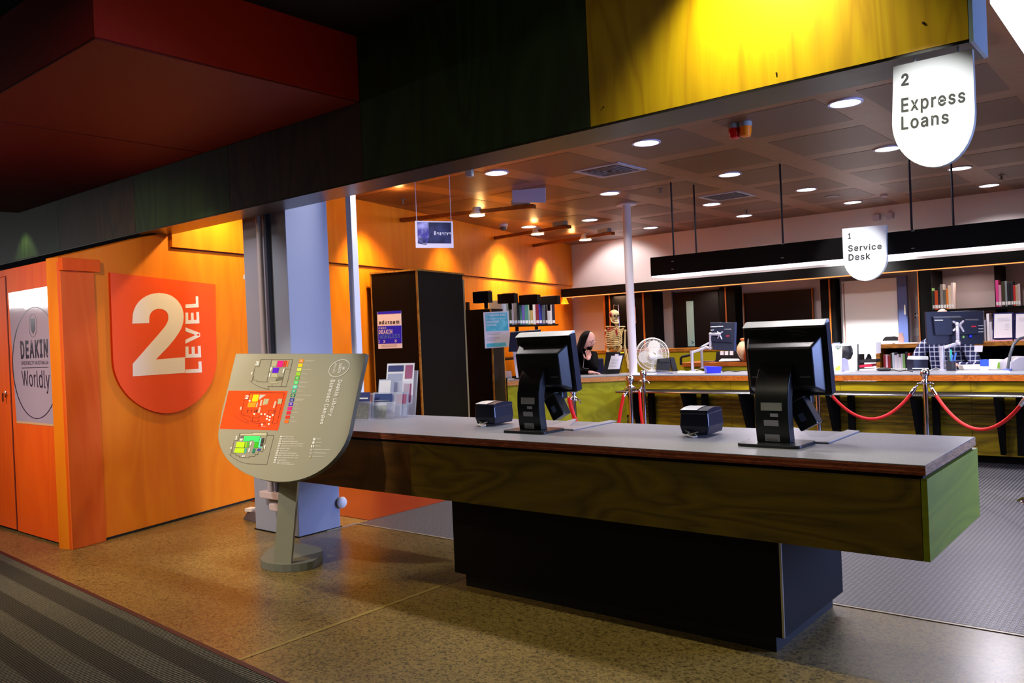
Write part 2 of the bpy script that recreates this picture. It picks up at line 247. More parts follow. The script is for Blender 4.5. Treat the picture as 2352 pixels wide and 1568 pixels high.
'g': '461|207,-151 180,-149 156,-146 134,-140 114,-132 97,-122 82,-110 70,-97 59,-84 51,-69 101,-41 122,-66 136,-78 154,-88 169,-93 187,-96 207,-97 236,-95 261,-87 282,-75 298,-58 308,-34 311,-6 311,68 287,41 272,28 252,16 236,10 217,6 195,5 165,7 138,14 113,27 90,43 71,65 55,90 43,120 36,154 34,191 36,229 43,263 55,293 71,320 90,342 112,361 138,374 166,382 196,384 218,383 237,379 253,373 273,360 288,346 308,319 313,379 372,379 372,-9 370,-40 363,-67 350,-90 334,-109 314,-124 291,-136 265,-144 237,-149|205,59 227,61 246,66 264,75 278,87 290,103 300,121 307,142 311,166 312,193 311,219 307,242 300,264 291,283 279,299 264,312 247,322 227,328 205,330 182,328 163,322 145,312 130,298 118,282 109,262 102,241 98,218 96,193 98,167 102,144 109,123 118,104 131,88 145,76 163,66 183,61',
'h': '446|114,227 114,0 53,0 53,509 114,509 114,287 102,287 116,319 132,344 152,362 175,374 200,382 227,384 252,383 275,377 295,369 313,356 328,340 341,321 350,298 355,271 357,240 357,0 296,0 296,235 293,263 286,286 273,304 256,318 235,326 210,329 192,328 176,324 161,317 141,303 126,283 119,266 115,248',
'i': '203|53,0 53,379 114,379 114,0|84,443 67,446 54,455 44,468 41,483 44,499 54,512 67,521 84,524 100,521 114,512 123,499 126,483 123,468 114,455 100,446',
'j': '203|53,379 114,379 114,-30 112,-52 108,-72 102,-90 92,-106 80,-119 65,-129 47,-137 27,-141 4,-143 -10,-143 -10,-87 2,-87 25,-83 40,-72 50,-54 53,-29|83,443 67,446 53,455 44,468 41,483 44,499 53,512 67,521 83,524 100,521 114,512 123,499 126,483 123,468 114,455 100,446',
'k': '417|110,137 110,212 121,212 284,379 360,379 184,199 177,199|53,0 53,509 114,509 114,0|294,0 148,186 191,229 372,0',
'l': '225|139,-2 112,0 91,8 74,20 62,37 55,59 53,84 53,509 114,509 114,99 115,77 120,62 130,54 146,52 160,53 170,54 181,3 162,-1',
'm': '646|53,0 53,379 112,379 112,295 114,314 122,331 132,346 151,363 172,376 195,384 219,386 245,383 268,375 287,361 303,342 314,320 321,295 312,295 318,312 326,329 337,343 350,356 364,366 381,375 398,381 417,385 437,386 458,385 478,380 497,372 514,361 529,346 541,328 550,307 555,283 557,255 557,0 496,0 496,254 493,279 485,298 473,313 456,323 438,329 419,330 395,328 374,320 358,307 345,290 338,270 335,247 335,0 274,0 274,260 272,280 265,297 253,311 238,322 220,328 199,330 178,328 158,320 140,307 126,289 119,274 115,257 114,238 114,0',
'n': '446|114,227 114,0 53,0 53,379 112,379 112,287 102,287 116,319 132,344 152,362 175,374 200,382 227,384 252,383 275,377 295,369 313,356 328,340 341,321 350,298 355,271 357,240 357,0 296,0 296,235 293,263 286,286 273,304 256,318 235,326 210,329 192,328 176,324 161,317 141,303 126,283 119,266 115,248',
'o': '451|207,-8 174,-5 144,3 117,16 93,35 72,58 56,85 44,116 37,150 34,187 37,225 44,260 56,291 72,318 93,341 117,360 144,374 174,382 207,384 241,382 271,374 299,360 323,341 343,318 359,291 371,260 379,225 381,187 379,150 371,116 359,85 343,58 323,35 299,16 271,3 241,-5|207,46 231,49 252,55 270,66 285,80 298,97 307,117 314,139 318,163 319,187 318,212 314,236 307,258 298,278 285,296 270,310 252,321 231,328 207,330 184,328 163,321 145,310 130,296 118,278 108,258 102,236 98,212 96,187 98,163 102,139 108,117 118,97 130,80 145,66 163,55 184,49',
'p': '460|53,-143 53,379 112,379 112,319 118,319 137,346 152,360 171,373 188,379 207,383 229,384 259,382 287,374 313,361 335,342 354,320 370,293 381,261 388,227 390,189 388,151 381,116 370,84 355,57 336,34 313,16 288,3 260,-6 229,-8 208,-7 189,-3 173,4 153,17 138,31 118,59 114,-143|220,47 242,49 262,55 279,66 294,80 306,97 316,117 323,139 327,163 328,189 327,215 323,239 316,261 307,281 295,298 280,311 262,322 243,328 220,330 198,328 178,322 161,312 147,299 134,282 125,263 118,241 114,216 113,189 114,162 118,138 125,115 135,95 147,78 162,65 179,55 198,49',
'q': '460|372,-143 311,-143 311,59 287,31 272,17 252,4 236,-3 217,-7 195,-8 165,-6 137,3 111,16 89,34 70,57 55,84 43,116 36,151 34,189 36,227 43,261 55,293 70,320 89,342 112,361 137,374 165,382 196,384 218,383 237,379 253,373 272,360 287,346 307,319 313,319 313,379 372,379|205,47 226,49 246,55 263,65 278,78 290,95 299,115 306,138 310,162 312,189 310,216 306,241 300,263 290,282 278,299 263,312 246,322 227,328 205,330 182,328 162,322 145,311 130,298 118,281 108,261 102,239 98,215 96,189 98,163 102,139 109,117 118,97 130,80 145,66 162,55 182,49',
'r': '295|53,0 53,379 112,379 112,321 124,339 137,354 152,367 171,377 191,383 213,385 229,384 243,384 243,322 230,324 207,326 182,323 159,315 140,301 126,284 117,262 114,237 114,0',
's': '401|182,-8 157,-7 133,-3 112,3 93,12 76,24 62,38 50,54 41,73 36,94 94,107 101,87 111,72 124,60 141,52 160,47 181,45 206,47 227,53 244,62 262,81 268,103 265,121 254,136 237,147 212,155 149,170 118,180 92,192 72,208 58,227 50,249 47,274 49,295 55,314 65,332 79,347 95,360 115,370 137,378 161,383 187,384 212,383 234,379 254,372 271,363 286,352 299,339 309,324 318,308 324,290 268,277 258,298 243,316 228,325 210,331 187,333 166,331 147,326 131,317 114,299 109,277 112,258 124,243 136,235 152,229 172,223 229,209 261,200 287,187 306,171 320,153 328,131 331,107 329,85 323,65 312,47 298,31 281,18 260,6 236,-2 210,-7',
't': '263|204,379 204,327 6,327 6,379|65,471 126,471 126,98 128,76 136,61 150,53 170,50 185,51 202,54 213,2 192,-3 168,-4 138,-1 113,7 92,21 77,41 68,64 65,93',
'u': '446|182,-5 158,-3 135,2 115,11 97,23 82,39 69,59 60,82 54,109 53,139 53,379 114,379 114,144 116,117 124,94 137,75 154,61 175,53 200,50 218,51 234,55 249,62 268,77 283,97 290,113 295,132 296,153 296,379 357,379 357,0 298,0 298,92 307,92 294,60 277,35 257,17 234,5 209,-3',
'v': '425|163,0 17,379 84,379 165,155 187,87 206,21 184,21 203,87 224,155 305,379 371,379 226,0',
'w': '603|138,0 23,379 87,379 133,214 154,137 175,41 165,41 186,135 206,214 252,379 316,379 362,214 382,136 402,41 391,41 413,135 434,214 480,379 545,379 429,0 368,0 319,172 305,225 291,280 277,338 291,338 277,280 263,225 248,172 199,0',
'x': '415|21,0 171,218 171,171 29,379 100,379 147,306 179,253 207,206 175,206 202,253 233,306 282,379 352,379 209,169 209,214 358,0 287,0 231,85 200,136 173,182 205,182 178,136 148,85 91,0',
'y': '425|47,-139 61,-86 71,-87 104,-89 118,-84 130,-74 141,-58 151,-36 163,-1 17,379 84,379 165,155 187,87 206,21 184,21 202,87 224,155 305,379 371,379 204,-58 196,-77 187,-93 177,-107 159,-124 139,-136 117,-143 91,-145 65,-143',
'z': '416|42,0 42,46 254,320 48,323 48,379 333,379 333,331 126,60 339,56 339,0',
'0': '489|227,-7 191,-3 158,7 130,24 105,48 85,77 69,113 57,155 50,202 48,254 50,306 57,353 69,395 85,431 106,461 130,484 159,502 191,512 227,516 262,512 295,502 323,484 348,461 368,431 384,395 396,353 403,306 405,254 403,202 396,155 384,113 368,77 348,48 323,24 295,7 263,-3|227,50 250,52 271,60 290,74 306,92 320,116 330,144 338,176 342,213 344,254 342,295 338,332 330,365 320,393 306,416 290,435 271,449 250,457 227,460 203,457 182,449 163,435 147,416 134,393 123,365 115,332 111,295 109,254 111,213 115,176 123,144 134,116 147,92 163,74 182,60 203,52',
'1': '489|76,0 76,55 391,55 391,0|276,509 276,0 212,0 212,448 86,358 86,427 198,509',
'2': '489|64,0 64,47 234,229 282,282 294,298 303,312 311,327 318,348 320,371 317,397 308,419 293,436 273,449 258,455 241,458 224,460 205,458 188,454 172,447 153,433 139,413 132,398 128,381 127,362 66,362 68,391 75,418 86,442 102,464 121,482 143,496 168,507 196,513 225,516 254,513 281,507 306,497 328,482 346,465 361,445 372,423 379,398 381,372 380,354 377,336 371,318 363,299 351,280 336,259 317,235 294,209 267,180 153,60 389,57 389,0',
'3': '489|218,-7 188,-5 159,1 133,10 108,22 88,38 70,57 57,79 48,104 44,132 109,132 115,107 126,87 144,71 165,59 182,54 200,51 219,50 239,51 258,55 275,61 291,69 304,80 315,93 323,108 328,125 329,145 328,163 323,180 316,196 306,211 292,223 275,234 254,241 229,246 201,248 157,248 157,299 288,448 70,452 70,509 372,509 372,461 211,278 211,289 247,290 279,286 308,276 333,262 354,244 371,222 383,198 391,173 393,145 390,116 383,90 370,66 354,45 333,27 309,12 281,2 251,-5',
'4': '489|40,105 40,158 247,509 311,509 109,166 413,163 413,105|282,0 282,121 282,146 282,318 343,318 343,0',
'5': '489|221,-7 192,-5 165,1 140,11 118,25 99,41 83,60 71,82 63,105 60,130 122,130 127,108 138,89 154,73 173,60 196,52 221,50 241,51 259,56 276,64 291,75 304,89 314,104 322,122 326,141 328,162 326,183 321,203 314,221 303,237 290,251 275,262 257,270 238,275 218,277 201,276 184,273 167,268 145,258 128,246 67,253 96,509 366,509 366,452 151,452 134,301 155,315 178,325 194,330 212,333 229,334 252,332 274,328 294,321 313,311 330,299 345,285 358,269 370,251 379,231 386,210 390,187 391,163 388,132 381,102 369,76 352,52 332,32 309,15 282,3 253,-4',
'6': '489|226,-7 196,-4 168,3 142,15 119,31 100,51 84,74 73,101 66,130 64,162 65,187 71,212 80,239 93,268 112,302 137,340 252,509 322,509 151,261 165,288 196,307 214,312 235,314 265,312 291,305 316,295 337,280 355,262 370,240 380,215 387,187 389,157 387,127 379,98 368,73 352,50 333,30 310,14 284,3 257,-4|226,48 245,50 263,55 279,63 293,73 304,86 314,101 322,119 326,137 327,157 326,178 322,196 314,213 304,228 293,241 279,251 263,259 245,264 226,265 207,264 190,259 174,252 160,241 148,229 138,214 131,197 126,179 125,158 126,138 131,119 138,102 148,86 160,73 174,63 190,55 207,50',
'7': '489|97,0 323,448 62,452 62,509 391,509 391,449 165,0',
'8': '489|226,-7 193,-5 163,1 136,11 111,25 91,42 74,62 62,84 54,109 52,135 53,156 58,176 65,195 75,212 87,228 101,241 117,252 134,260 153,265 129,276 109,289 93,308 80,330 73,354 70,380 73,405 79,429 90,450 106,469 124,485 146,498 170,508 197,514 226,516 255,514 282,508 306,498 328,485 346,469 361,450 373,429 379,405 382,380 379,354 372,330 359,308 343,289 323,276 300,267 319,260 335,252 351,241 365,228 377,212 387,195 395,176 399,156 401,135 398,109 391,84 378,62 362,42 341,25 317,11 289,1 259,-5|226,49 248,50 267,54 285,60 307,74 323,91 333,113 337,139 335,157 330,173 322,189 312,202 298,213 283,223 265,230 247,234 226,235 206,234 187,230 169,223 154,213 140,202 130,189 122,173 117,157 115,139 119,113 129,91 145,74 167,60 185,54 205,50|226,290 252,292 274,300 293,313 307,330 316,351 319,376 316,399 308,420 294,437 275,449 252,457 226,460 208,459 192,455 177,449 159,437 145,420 136,399 133,376 136,351 145,330 159,313 178,300 201,292',
'9': '489|226,516 256,513 285,506 310,494 333,478 352,458 368,434 380,408 387,378 389,347 387,322 382,296 373,270 359,240 340,207 315,168 200,0 130,0 301,248 287,221 257,202 238,196 218,195 188,197 161,203 137,214 116,229 98,247 83,269 72,294 66,321 64,352 66,382 73,411 85,436 101,459 120,479 143,494 168,506 196,513|226,460 207,459 190,454 174,446 160,435 148,423 138,407 131,390 127,372 125,352 127,331 131,313 138,295 148,280 160,268 174,257 190,250 207,245 226,243 245,245 263,249 279,257 293,267 305,280 314,295 322,312 326,330 327,350 326,371 322,390 314,407 305,422 293,435 279,446 263,454 245,459',
'/': '285|235,533 71,-76 14,-76 178,533',
'-': '489|337,244 337,188 114,188 114,244',
'.': '224|95,-4 78,-1 63,9 53,24 50,41 53,59 63,73 78,83 95,87 113,83 128,73 138,59 141,41 138,24 128,9 113,-1',
}
_T = {}
def fatten(P, b):
    if not b: return P
    n = len(P); out = []
    for i in range(n):
        a, p, c = P[i-1], P[i], P[(i+1) % n]; l1 = math.hypot(p[0]-a[0], p[1]-a[1]) or 1; l2 = math.hypot(c[0]-p[0], c[1]-p[1]) or 1
        n1 = (-(p[1]-a[1])/l1, (p[0]-a[0])/l1); n2 = (-(c[1]-p[1])/l2, (c[0]-p[0])/l2); k = b/max(.45, 1+n1[0]*n2[0]+n1[1]*n2[1])
        out.append((p[0]+(n1[0]+n2[0])*k, p[1]+(n1[1]+n2[1])*k))
    return out
def area2(P): return sum(P[i-1][0]*P[i][1]-P[i][0]*P[i-1][1] for i in range(len(P)))
def inside(q, P):
    c = False
    for i in range(len(P)):
        (x0, y0), (x1, y1) = P[i-1], P[i]
        if (y0 > q[1]) != (y1 > q[1]) and q[0] < (x1-x0)*(q[1]-y0)/(y1-y0)+x0: c = not c
    return c
def glyphs(txt, bold=0, space=1):
    key = (txt, bold)
    if key not in _T:
        b_ = min(bold*.55, .05 if txt in '123' else .03); lay = {}; y0 = 0
        for line in txt.split('\n'):
            x = 0
            for ch in line:
                if ch not in FONT: x += .2; continue
                g = FONT[ch].split('|'); cs = [[tuple(int(q)/1000 for q in p.split(',')) for p in c.split(' ')] for c in g[1:]]
                outs = [c for c in cs if area2(c) < 0]; holes = [c for c in cs if area2(c) > 0]
                for k, o_ in enumerate(outs):
                    for c in [o_]+[h for h in holes if inside(h[0], o_)]: lay.setdefault(k, []).append([(px+x, py+y0) for px, py in fatten(c, b_)])
                x += int(g[0])/1000 + bold*1.2
            y0 -= .86
        vs = []; fs = []; L = []
        for k, cs in lay.items():
            cu = bpy.data.curves.new('t', 'CURVE'); cu.dimensions = '2D'; cu.fill_mode = 'BOTH'
            for pts in cs:
                sp = cu.splines.new('POLY'); sp.points.add(len(pts)-1); sp.use_cyclic_u = True
                sp.points.foreach_set('co', [v for p in pts for v in (p[0], p[1], 0, 1)])
            ob = bpy.data.objects.new('t', cu); COL.objects.link(ob); bpy.context.view_layer.update()
            me = bpy.data.meshes.new_from_object(ob.evaluated_get(bpy.context.evaluated_depsgraph_get()))
            n = len(vs); vs += [(v.co.x, v.co.y) for v in me.vertices]; fs += [[i+n for i in p.vertices] for p in me.polygons]; L += [k]*len(me.vertices)
            bpy.data.objects.remove(ob); bpy.data.meshes.remove(me); bpy.data.curves.remove(cu)
        xs = [a for a, b in vs]; ys = [b for a, b in vs]; x0, x1, y0, y1 = min(xs), max(xs), min(ys), max(ys)
        _T[key] = ([((a-x0)/(x1-x0), (b-y0)/(y1-y0)) for a, b in vs], fs, L)
    return _T[key]
def text(mb, txt, quad, pl, bold=.02, off=.002, space=1):
    """quad = pixels of the first line's top-left, top-right, bottom-right, bottom-left on plane pl (or 3-D points when pl is None)"""
    q = [pl.px(x, y, off) if pl else V((x)) for x, y in quad] if pl else [V(p) for p in quad]
    vs, fs, n1 = glyphs(txt, bold, space)
    TL, TR, BR, BL = q
    nn = (TR-TL).cross(BL-TL).normalized()
    if nn.dot(ORG-TL) < 0: nn = -nn
    mb.add([(BL*(1-u)+BR*u)*(1-t)+(TL*(1-u)+TR*u)*t+nn*(.0003*n1[i]) for i, (u, t) in enumerate(vs)], fs)
def pq(mb, pts, pl, off=.001): mb.flat([pl.px(x, y, off) for x, y in pts])
def rect(x0, y0, x1, y1): return [(x0, y0), (x1, y0), (x1, y1), (x0, y1)]
def stroke(mb, pts, pl, w=.8, off=.0012):
    for a, b in zip(pts, pts[1:]):
        d = V((b[0]-a[0], b[1]-a[1])); 
        if d.length < 1e-6: continue
        n = V((-d.y, d.x)).normalized()*w/2
        pq(mb, [(a[0]+n.x, a[1]+n.y), (b[0]+n.x, b[1]+n.y), (b[0]-n.x, b[1]-n.y), (a[0]-n.x, a[1]-n.y)], pl, off)
# ================================================================ SETTING
W0 = V((-6.991, 2.838, 0)); DW = V((-.24, .971, 0)).normalized(); NW = V((DW.y, -DW.x, 0))   # slanted orange wall: direction and room-side normal
def WP(t, off=0, z=0): p = W0 + DW*t + NW*off; return V((p.x, p.y, z))
def wbox(mb, t0, t1, o0, o1, z0, z1):
    return mb.prism([WP(t0, o0, z0), WP(t1, o0, z0), WP(t1, o1, z0), WP(t0, o1, z0)], (0, 0, z1-z0))
YB = 13.6
WALLPL = PL(W0, NW)
M_black = mat('black_laminate', '080707', .6, spec=.12)
M_timber = ply('timber_edge', 'b8761e', '7a4a10', .5, 'X', 3)
M_orange = ply('orange_stained_board', 'f28a10', 'ea7c0a', .42, 'Z', .6, spec=.3)
M_orange2 = ply('orange_kiosk_paint', 'ee5e08', 'e65404', .5, 'Z', .6, spec=.2)
M_white_wall = mat('white_wall_paint', 'dcd2d6', .6)
M_dark = mat('dark_ceiling_paint', '141310', .7)
# ---- floors
def floor_mat():
    m = bpy.data.materials.new('polished_concrete'); m.use_nodes = True; nt = m.node_tree; b = nt.nodes['Principled BSDF']; L = nt.links.new; N = nt.nodes.new
    tc = N('ShaderNodeTexCoord')
    vo = N('ShaderNodeTexVoronoi'); vo.inputs['Scale'].default_value = 100; L(tc.outputs['Object'], vo.inputs[0])
    n1 = N('ShaderNodeTexNoise'); n1.inputs['Scale'].default_value = 30; n1.inputs['Detail'].default_value = 5; L(tc.outputs['Object'], n1.inputs[0])
    n3 = N('ShaderNodeTexNoise'); n3.inputs['Scale'].default_value = 1.2; n3.inputs['Detail'].default_value = 3; L(tc.outputs['Object'], n3.inputs[0])
    sp = N('ShaderNodeSeparateColor'); L(vo.outputs['Color'], sp.inputs[0])
    r = N('ShaderNodeValToRGB'); r.color_ramp.elements[0].color = lin('382e16'); r.color_ramp.elements[1].color = lin('8c7642'); r.color_ramp.elements[0].position = .18; r.color_ramp.elements[1].position = .55
    mx = N('ShaderNodeMath'); mx.operation = 'MULTIPLY_ADD'; mx.inputs[1].default_value = .42; L(sp.outputs[0], mx.inputs[0])
    m2 = N('ShaderNodeMath'); m2.operation = 'MULTIPLY'; m2.inputs[1].default_value = .5; L(n1.outputs[0], m2.inputs[0]); L(m2.outputs[0], mx.inputs[2]); L(mx.outputs[0], r.inputs[0])
    mix = N('ShaderNodeMix'); mix.data_type = 'RGBA'; mix.blend_type = 'MULTIPLY'; mix.inputs[0].default_value = .5
    r2 = N('ShaderNodeValToRGB'); r2.color_ramp.elements[0].position = .35; r2.color_ramp.elements[1].position = .65; r2.color_ramp.elements[0].color = (.55, .55, .55, 1); L(n3.outputs[0], r2.inputs[0])
    L(r.outputs[0], mix.inputs[6]); L(r2.outputs[0], mix.inputs[7]); L(mix.outputs[2], b.inputs['Base Color'])
    r3 = N('ShaderNodeMapRange'); r3.inputs[3].default_value = .22; r3.inputs[4].default_value = .38; L(n3.outputs[0], r3.inputs[0]); L(r3.outputs[0], b.inputs['Roughness'])
    b.inputs['Specular IOR Level'].default_value = .6
    return m
M_conc = floor_mat()
struct(MB().box((-14, -6, -.2), (6, 14, -.012)), 'floor', mat('floor_bed', '14120e', .9))
# concrete bays either side of the saw cut, bounded by carpet and rubber mat
cA = V((-7.501, 2.496, 0)); cB = V((-3.291, 2.25, 0)); cd = (cB-cA).normalized()
def cline(x): return cA.y + (x-cA.x)*cd.y/cd.x
fl = bpy.data.objects['floor']
def bay(x0, x1, y1): 
    return MB().prism([(x0, cline(x0), -.01), (x1, cline(x1), -.01), (x1, y1, -.01), (x0, y1, -.01)], (0, 0, .01)).build('concrete_bay', M_conc, fl)
bay(-10, -5.63, 4.75); bay(-5.63, -3.724, 4.61); bay(-3.718, 3.0, 4.61)
M_cut = mat('pale_saw_cut', '8a7a44', .5)
MB().box((-3.752, cline(-3.76), -.004), (-3.73, 3.7, .0006)).build('joint_band', mat('pale_joint_band', '9c8a50', .25), fl)
MB().box((-5.63, 4.61, -.004), (3, 4.635, .004)).box((-5.66, 4.3, -.004), (-5.63, 4.635, .004)).build('mat_edge_strip', mat('mat_edge_metal', '9b927c', .35, .3), fl)
def rubber():
    m = bpy.data.materials.new('studded_rubber'); m.use_nodes = True; nt = m.node_tree; b = nt.nodes['Principled BSDF']; L = nt.links.new; N = nt.nodes.new
    tc = N('ShaderNodeTexCoord'); vo = N('ShaderNodeTexVoronoi'); vo.inputs['Scale'].default_value = 34; vo.inputs['Randomness'].default_value = 0; L(tc.outputs['Object'], vo.inputs[0])
    r = N('ShaderNodeValToRGB'); r.color_ramp.elements[0].position = .34; r.color_ramp.elements[1].position = .42; r.color_ramp.elements[0].color = (1, 1, 1, 1); r.color_ramp.elements[1].color = (0, 0, 0, 1); L(vo.outputs['Distance'], r.inputs[0])
    bp = N('ShaderNodeBump'); bp.inputs['Strength'].default_value = .6; bp.inputs['Distance'].default_value = .003; L(r.outputs[0], bp.inputs['Height']); L(bp.outputs[0], b.inputs['Normal'])
    mx = N('ShaderNodeMix'); mx.data_type = 'RGBA'; mx.inputs[6].default_value = lin('2b2b2c'); mx.inputs[7].default_value = lin('55555a'); L(r.outputs[0], mx.inputs[0]); L(mx.outputs[2], b.inputs['Base Color'])
    b.inputs['Roughness'].default_value = .38
    return m
MB().box((-5.62, 4.63, -.01), (3, YB, .004)).build('rubber_matting', rubber(), fl)
MB().box((-10, 4.76, -.01), (-5.64, YB, .002)).build('red_brown_flooring', mat('red_brown_vinyl', '7c2f16', .3), fl)
def carpet_mat():
    m = bpy.data.materials.new('ribbed_carpet'); m.use_nodes = True; nt = m.node_tree; b = nt.nodes['Principled BSDF']; L = nt.links.new; N = nt.nodes.new
    tc = N('ShaderNodeTexCoord'); mp = N('ShaderNodeMapping'); mp.inputs['Rotation'].default_value = (0, 0, math.atan2(-cd.y, cd.x)); L(tc.outputs['Object'], mp.inputs[0])
    sx = N('ShaderNodeSeparateXYZ'); L(mp.outputs[0], sx.inputs[0])
    def band(src, freq, lo, hi, ph=0):
        a = N('ShaderNodeMath'); a.operation = 'MULTIPLY_ADD'; a.inputs[1].default_value = freq; a.inputs[2].default_value = ph; L(src, a.inputs[0])
        p = N('ShaderNodeMath'); p.operation = 'PINGPONG'; p.inputs[1].default_value = 1; L(a.outputs[0], p.inputs[0])
        r = N('ShaderNodeMapRange'); r.inputs[1].default_value = lo; r.inputs[2].default_value = hi; L(p.outputs[0], r.inputs[0]); return r.outputs[0]
    big = band(sx.outputs[1], 7.5, .45, .55)          # broad stripes
    ribs = band(sx.outputs[0], 90, .35, .65)          # ribs across
    fine = band(sx.outputs[1], 160, .3, .7)
    no = N('ShaderNodeTexNoise'); no.inputs['Scale'].default_value = 120; no.inputs['Detail'].default_value = 3; L(tc.outputs['Object'], no.inputs[0])
    mx = N('ShaderNodeMix'); L(big, mx.inputs[0]); 
    f2 = N('ShaderNodeMath'); f2.operation = 'MULTIPLY'; f2.inputs[1].default_value = .35; L(fine, f2.inputs[0]); L(f2.outputs[0], mx.inputs[2]); L(ribs, mx.inputs[3])
    ad = N('ShaderNodeMath'); ad.operation = 'MULTIPLY'; L(mx.outputs[0], ad.inputs[0]); L(no.outputs[0], ad.inputs[1])
    r = N('ShaderNodeValToRGB'); r.color_ramp.elements[0].color = lin('262523'); r.color_ramp.elements[1].color = lin('767468'); r.color_ramp.elements[1].position = .6; L(ad.outputs[0], r.inputs[0]); L(r.outputs[0], b.inputs['Base Color'])
    bp = N('ShaderNodeBump'); bp.inputs['Strength'].default_value = .6; bp.inputs['Distance'].default_value = .004; L(ad.outputs[0], bp.inputs['Height']); L(bp.outputs[0], b.inputs['Normal'])
    b.inputs['Roughness'].default_value = .95; b.inputs['Specular IOR Level'].default_value = .1
    return m
tag(MB().prism([(-14, -6, -.01), (3, -6, -.01), (3, cline(3)-.03, -.01), (-14, cline(-14)-.03, -.01)], (0, 0, .014)).build('carpet', carpet_mat(), fl), kind='stuff')
MB().prism([(-14, cline(-14)-.03, -.01), (3, cline(3)-.03, -.01), (3, cline(3), -.01), (-14, cline(-14), -.01)], (0, 0, .016)).build('carpet_trim', mat('maroon_trim', '3a1418', .5), fl)
# ---- slanted orange wall
TB = (YB-W0.y)/DW.y
mb = MB(); mb.prism([WP(t, 0, z) for t, z in ((0, 0), (.98, 0), (.98, 2.6), (.8, 2.555), (.5, 2.47), (.2, 2.385), (0, 2.33))], -NW*.15); wbox(mb, .98, TB, -.15, 0, 0, ZC+.1)
wl = struct(mb, 'wall_left', M_orange)
mb = MB(); wbox(mb, 1.12, TB, 0, .028, 2.497, ZC); mb.build('upper_board', M_orange, wl)
mb = MB(); wbox(mb, 1.12, TB-.7, -.001, .004, 2.484, 2.497); mb.build('shadow_gap', mat('shadow_gap_paint', '5a1c04', .8), wl)
mb = MB(); wbox(mb, 0, TB, 0, .006, .002, .02); struct(mb, 'baseboard_left', mat('black_gap', '0a0908', .8))
mb = MB(); wbox(mb, -.005, .3, .001, .022, 0, 2.22); mb.build('corner_pilaster', ply('pinkish_orange_board', 'ea6c24', 'e26018', .5, 'Z', .6, spec=.2), wl, .004)
mb = MB(); wbox(mb, -.005, .34, .001, .05, 2.225, 2.325); mb.build('pilaster_head', M_orange2, wl, .003)
# ---- kiosk front with door (left edge of the frame)
kf = struct(MB().box((-8.11, 2.85, .02), (-7.01, 2.99, 2.31)), 'wall_front', M_orange2)
MB().box((-10.5, 2.87, 0), (-7.03, 2.99, .03)).build('plinth', M_black, kf)
MB().box((-10.5, 2.86, 2.27), (-7.04, 3.1, 2.33)).build('head_rail', M_orange2, kf, .004)
MB().box((-7.1, 2.832, .0), (-6.985, 2.85, 2.3)).build('corner_post', M_orange2, kf, .006)
MB().box((-8.14, 2.848, .03), (-8.118, 2.97, 2.27)).build('door_jamb', mat('dark_orange_gap', '7a2002', .6), kf)
d1 = struct(MB().box((-9.1, 2.85, .025), (-8.145, 2.95, 2.265)), 'door_1', M_orange2)
p = ay(15, 910, 2.85)
mb = MB(); mb.lathe([(.0, 0), (.028, 0), (.028, .008), (.014, .012), (.014, .03), (.0, .03)], (p.x, 2.85, p.z+.02), 14, Matrix.Rotation(math.pi/2, 4, 'X'))
mb.cbox((p.x, 2.822, p.z-.01), (.014, .012, .07)); mb.build('door_lock', mat('chrome', 'd8d8dc', .12, 1), d1)
# ---- columns and beam
cl = struct(MB().box((-6.262, 4.04, 0), (-5.655, 4.46, 2.9)), 'trim_1', mat('blue_grey_column_paint', '8d94a8', .45), .004)
MB().box((-6.27, 4.03, 0), (-5.65, 4.47, .008)).build('column_foot', M_black, cl)
YF, YK, ZU = 3.63, 3.91, 2.615
bmx = struct(MB().box((-11, YF+.02, ZU+.004), (-.66, YK, 3.7)), 'trim_2', M_dark)
M_bd = ply('dark_green_ply', '2c4414', '1e300e', .5, 'Z', .7)
M_bb = ply('dark_brown_ply', '422c16', '2a1e10', .5, 'Z', .7)
M_by = ply('yellow_ply', 'cca806', 'b48c06', .42, 'Z', 1.2, 'c29a05', spec=.3)
segs = [(-11, -8.9, M_bd), (-8.9, -7.3, M_bb), (-7.3, -5.78, M_bd), (-5.78, -4.21, M_bb), (-4.21, -2.415, M_bd), (-2.415, -.66, M_by)]
for a, b, m in segs:
    MB().box((a+.002, YF, ZU), (b-.002, YF+.02, 3.7)).build('facing_panel', m, bmx)
M_sof = mat('soffit_metal', '3c3a2c', .32, .2, bump=(8, .1))
for a, b in ((-11, -6.0), (-6.0, -4.0), (-4.0, -.66)):
    MB().box((a+.002, YF+.004, ZU-.012), (b-.002, YK, ZU+.003)).build('soffit_panel', M_sof, bmx)
MB().box((-.66, YF, ZU-.012), (-.645, YK, 3.7)).build('end_panel', mat('pale_blue_end_panel', '9fb8c4', .3), bmx)
mb = MB()
for x, y in ((-2.52, 2.68), (-2.33, 2.7), (-1.42, 2.66), (-.82, 2.72)): mb.cbox((x, YF-.001, y), (.007, .005, .007))
mb.build('fixing_screw', mat('dark_screw', '3a1c08', .5), bmx)
# ---- red bulkhead under the foyer ceiling
rb = struct(MB().box((-9.9, 1.93, 3.13), (-4.21, YF-.004, ZF+.05)), 'trim_3', mat('deep_red_paint', 'b51e08', .55))
mr = mat('red_soffit_shade_tone', '74140a', .6)  # darker than the box: the underside's shade is put into the colour
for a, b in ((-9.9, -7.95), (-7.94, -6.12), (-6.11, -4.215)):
    MB().box((a+.004, 1.934, 3.118), (b-.004, YF-.008, 3.131)).build('soffit_panel', mr, rb, .002)
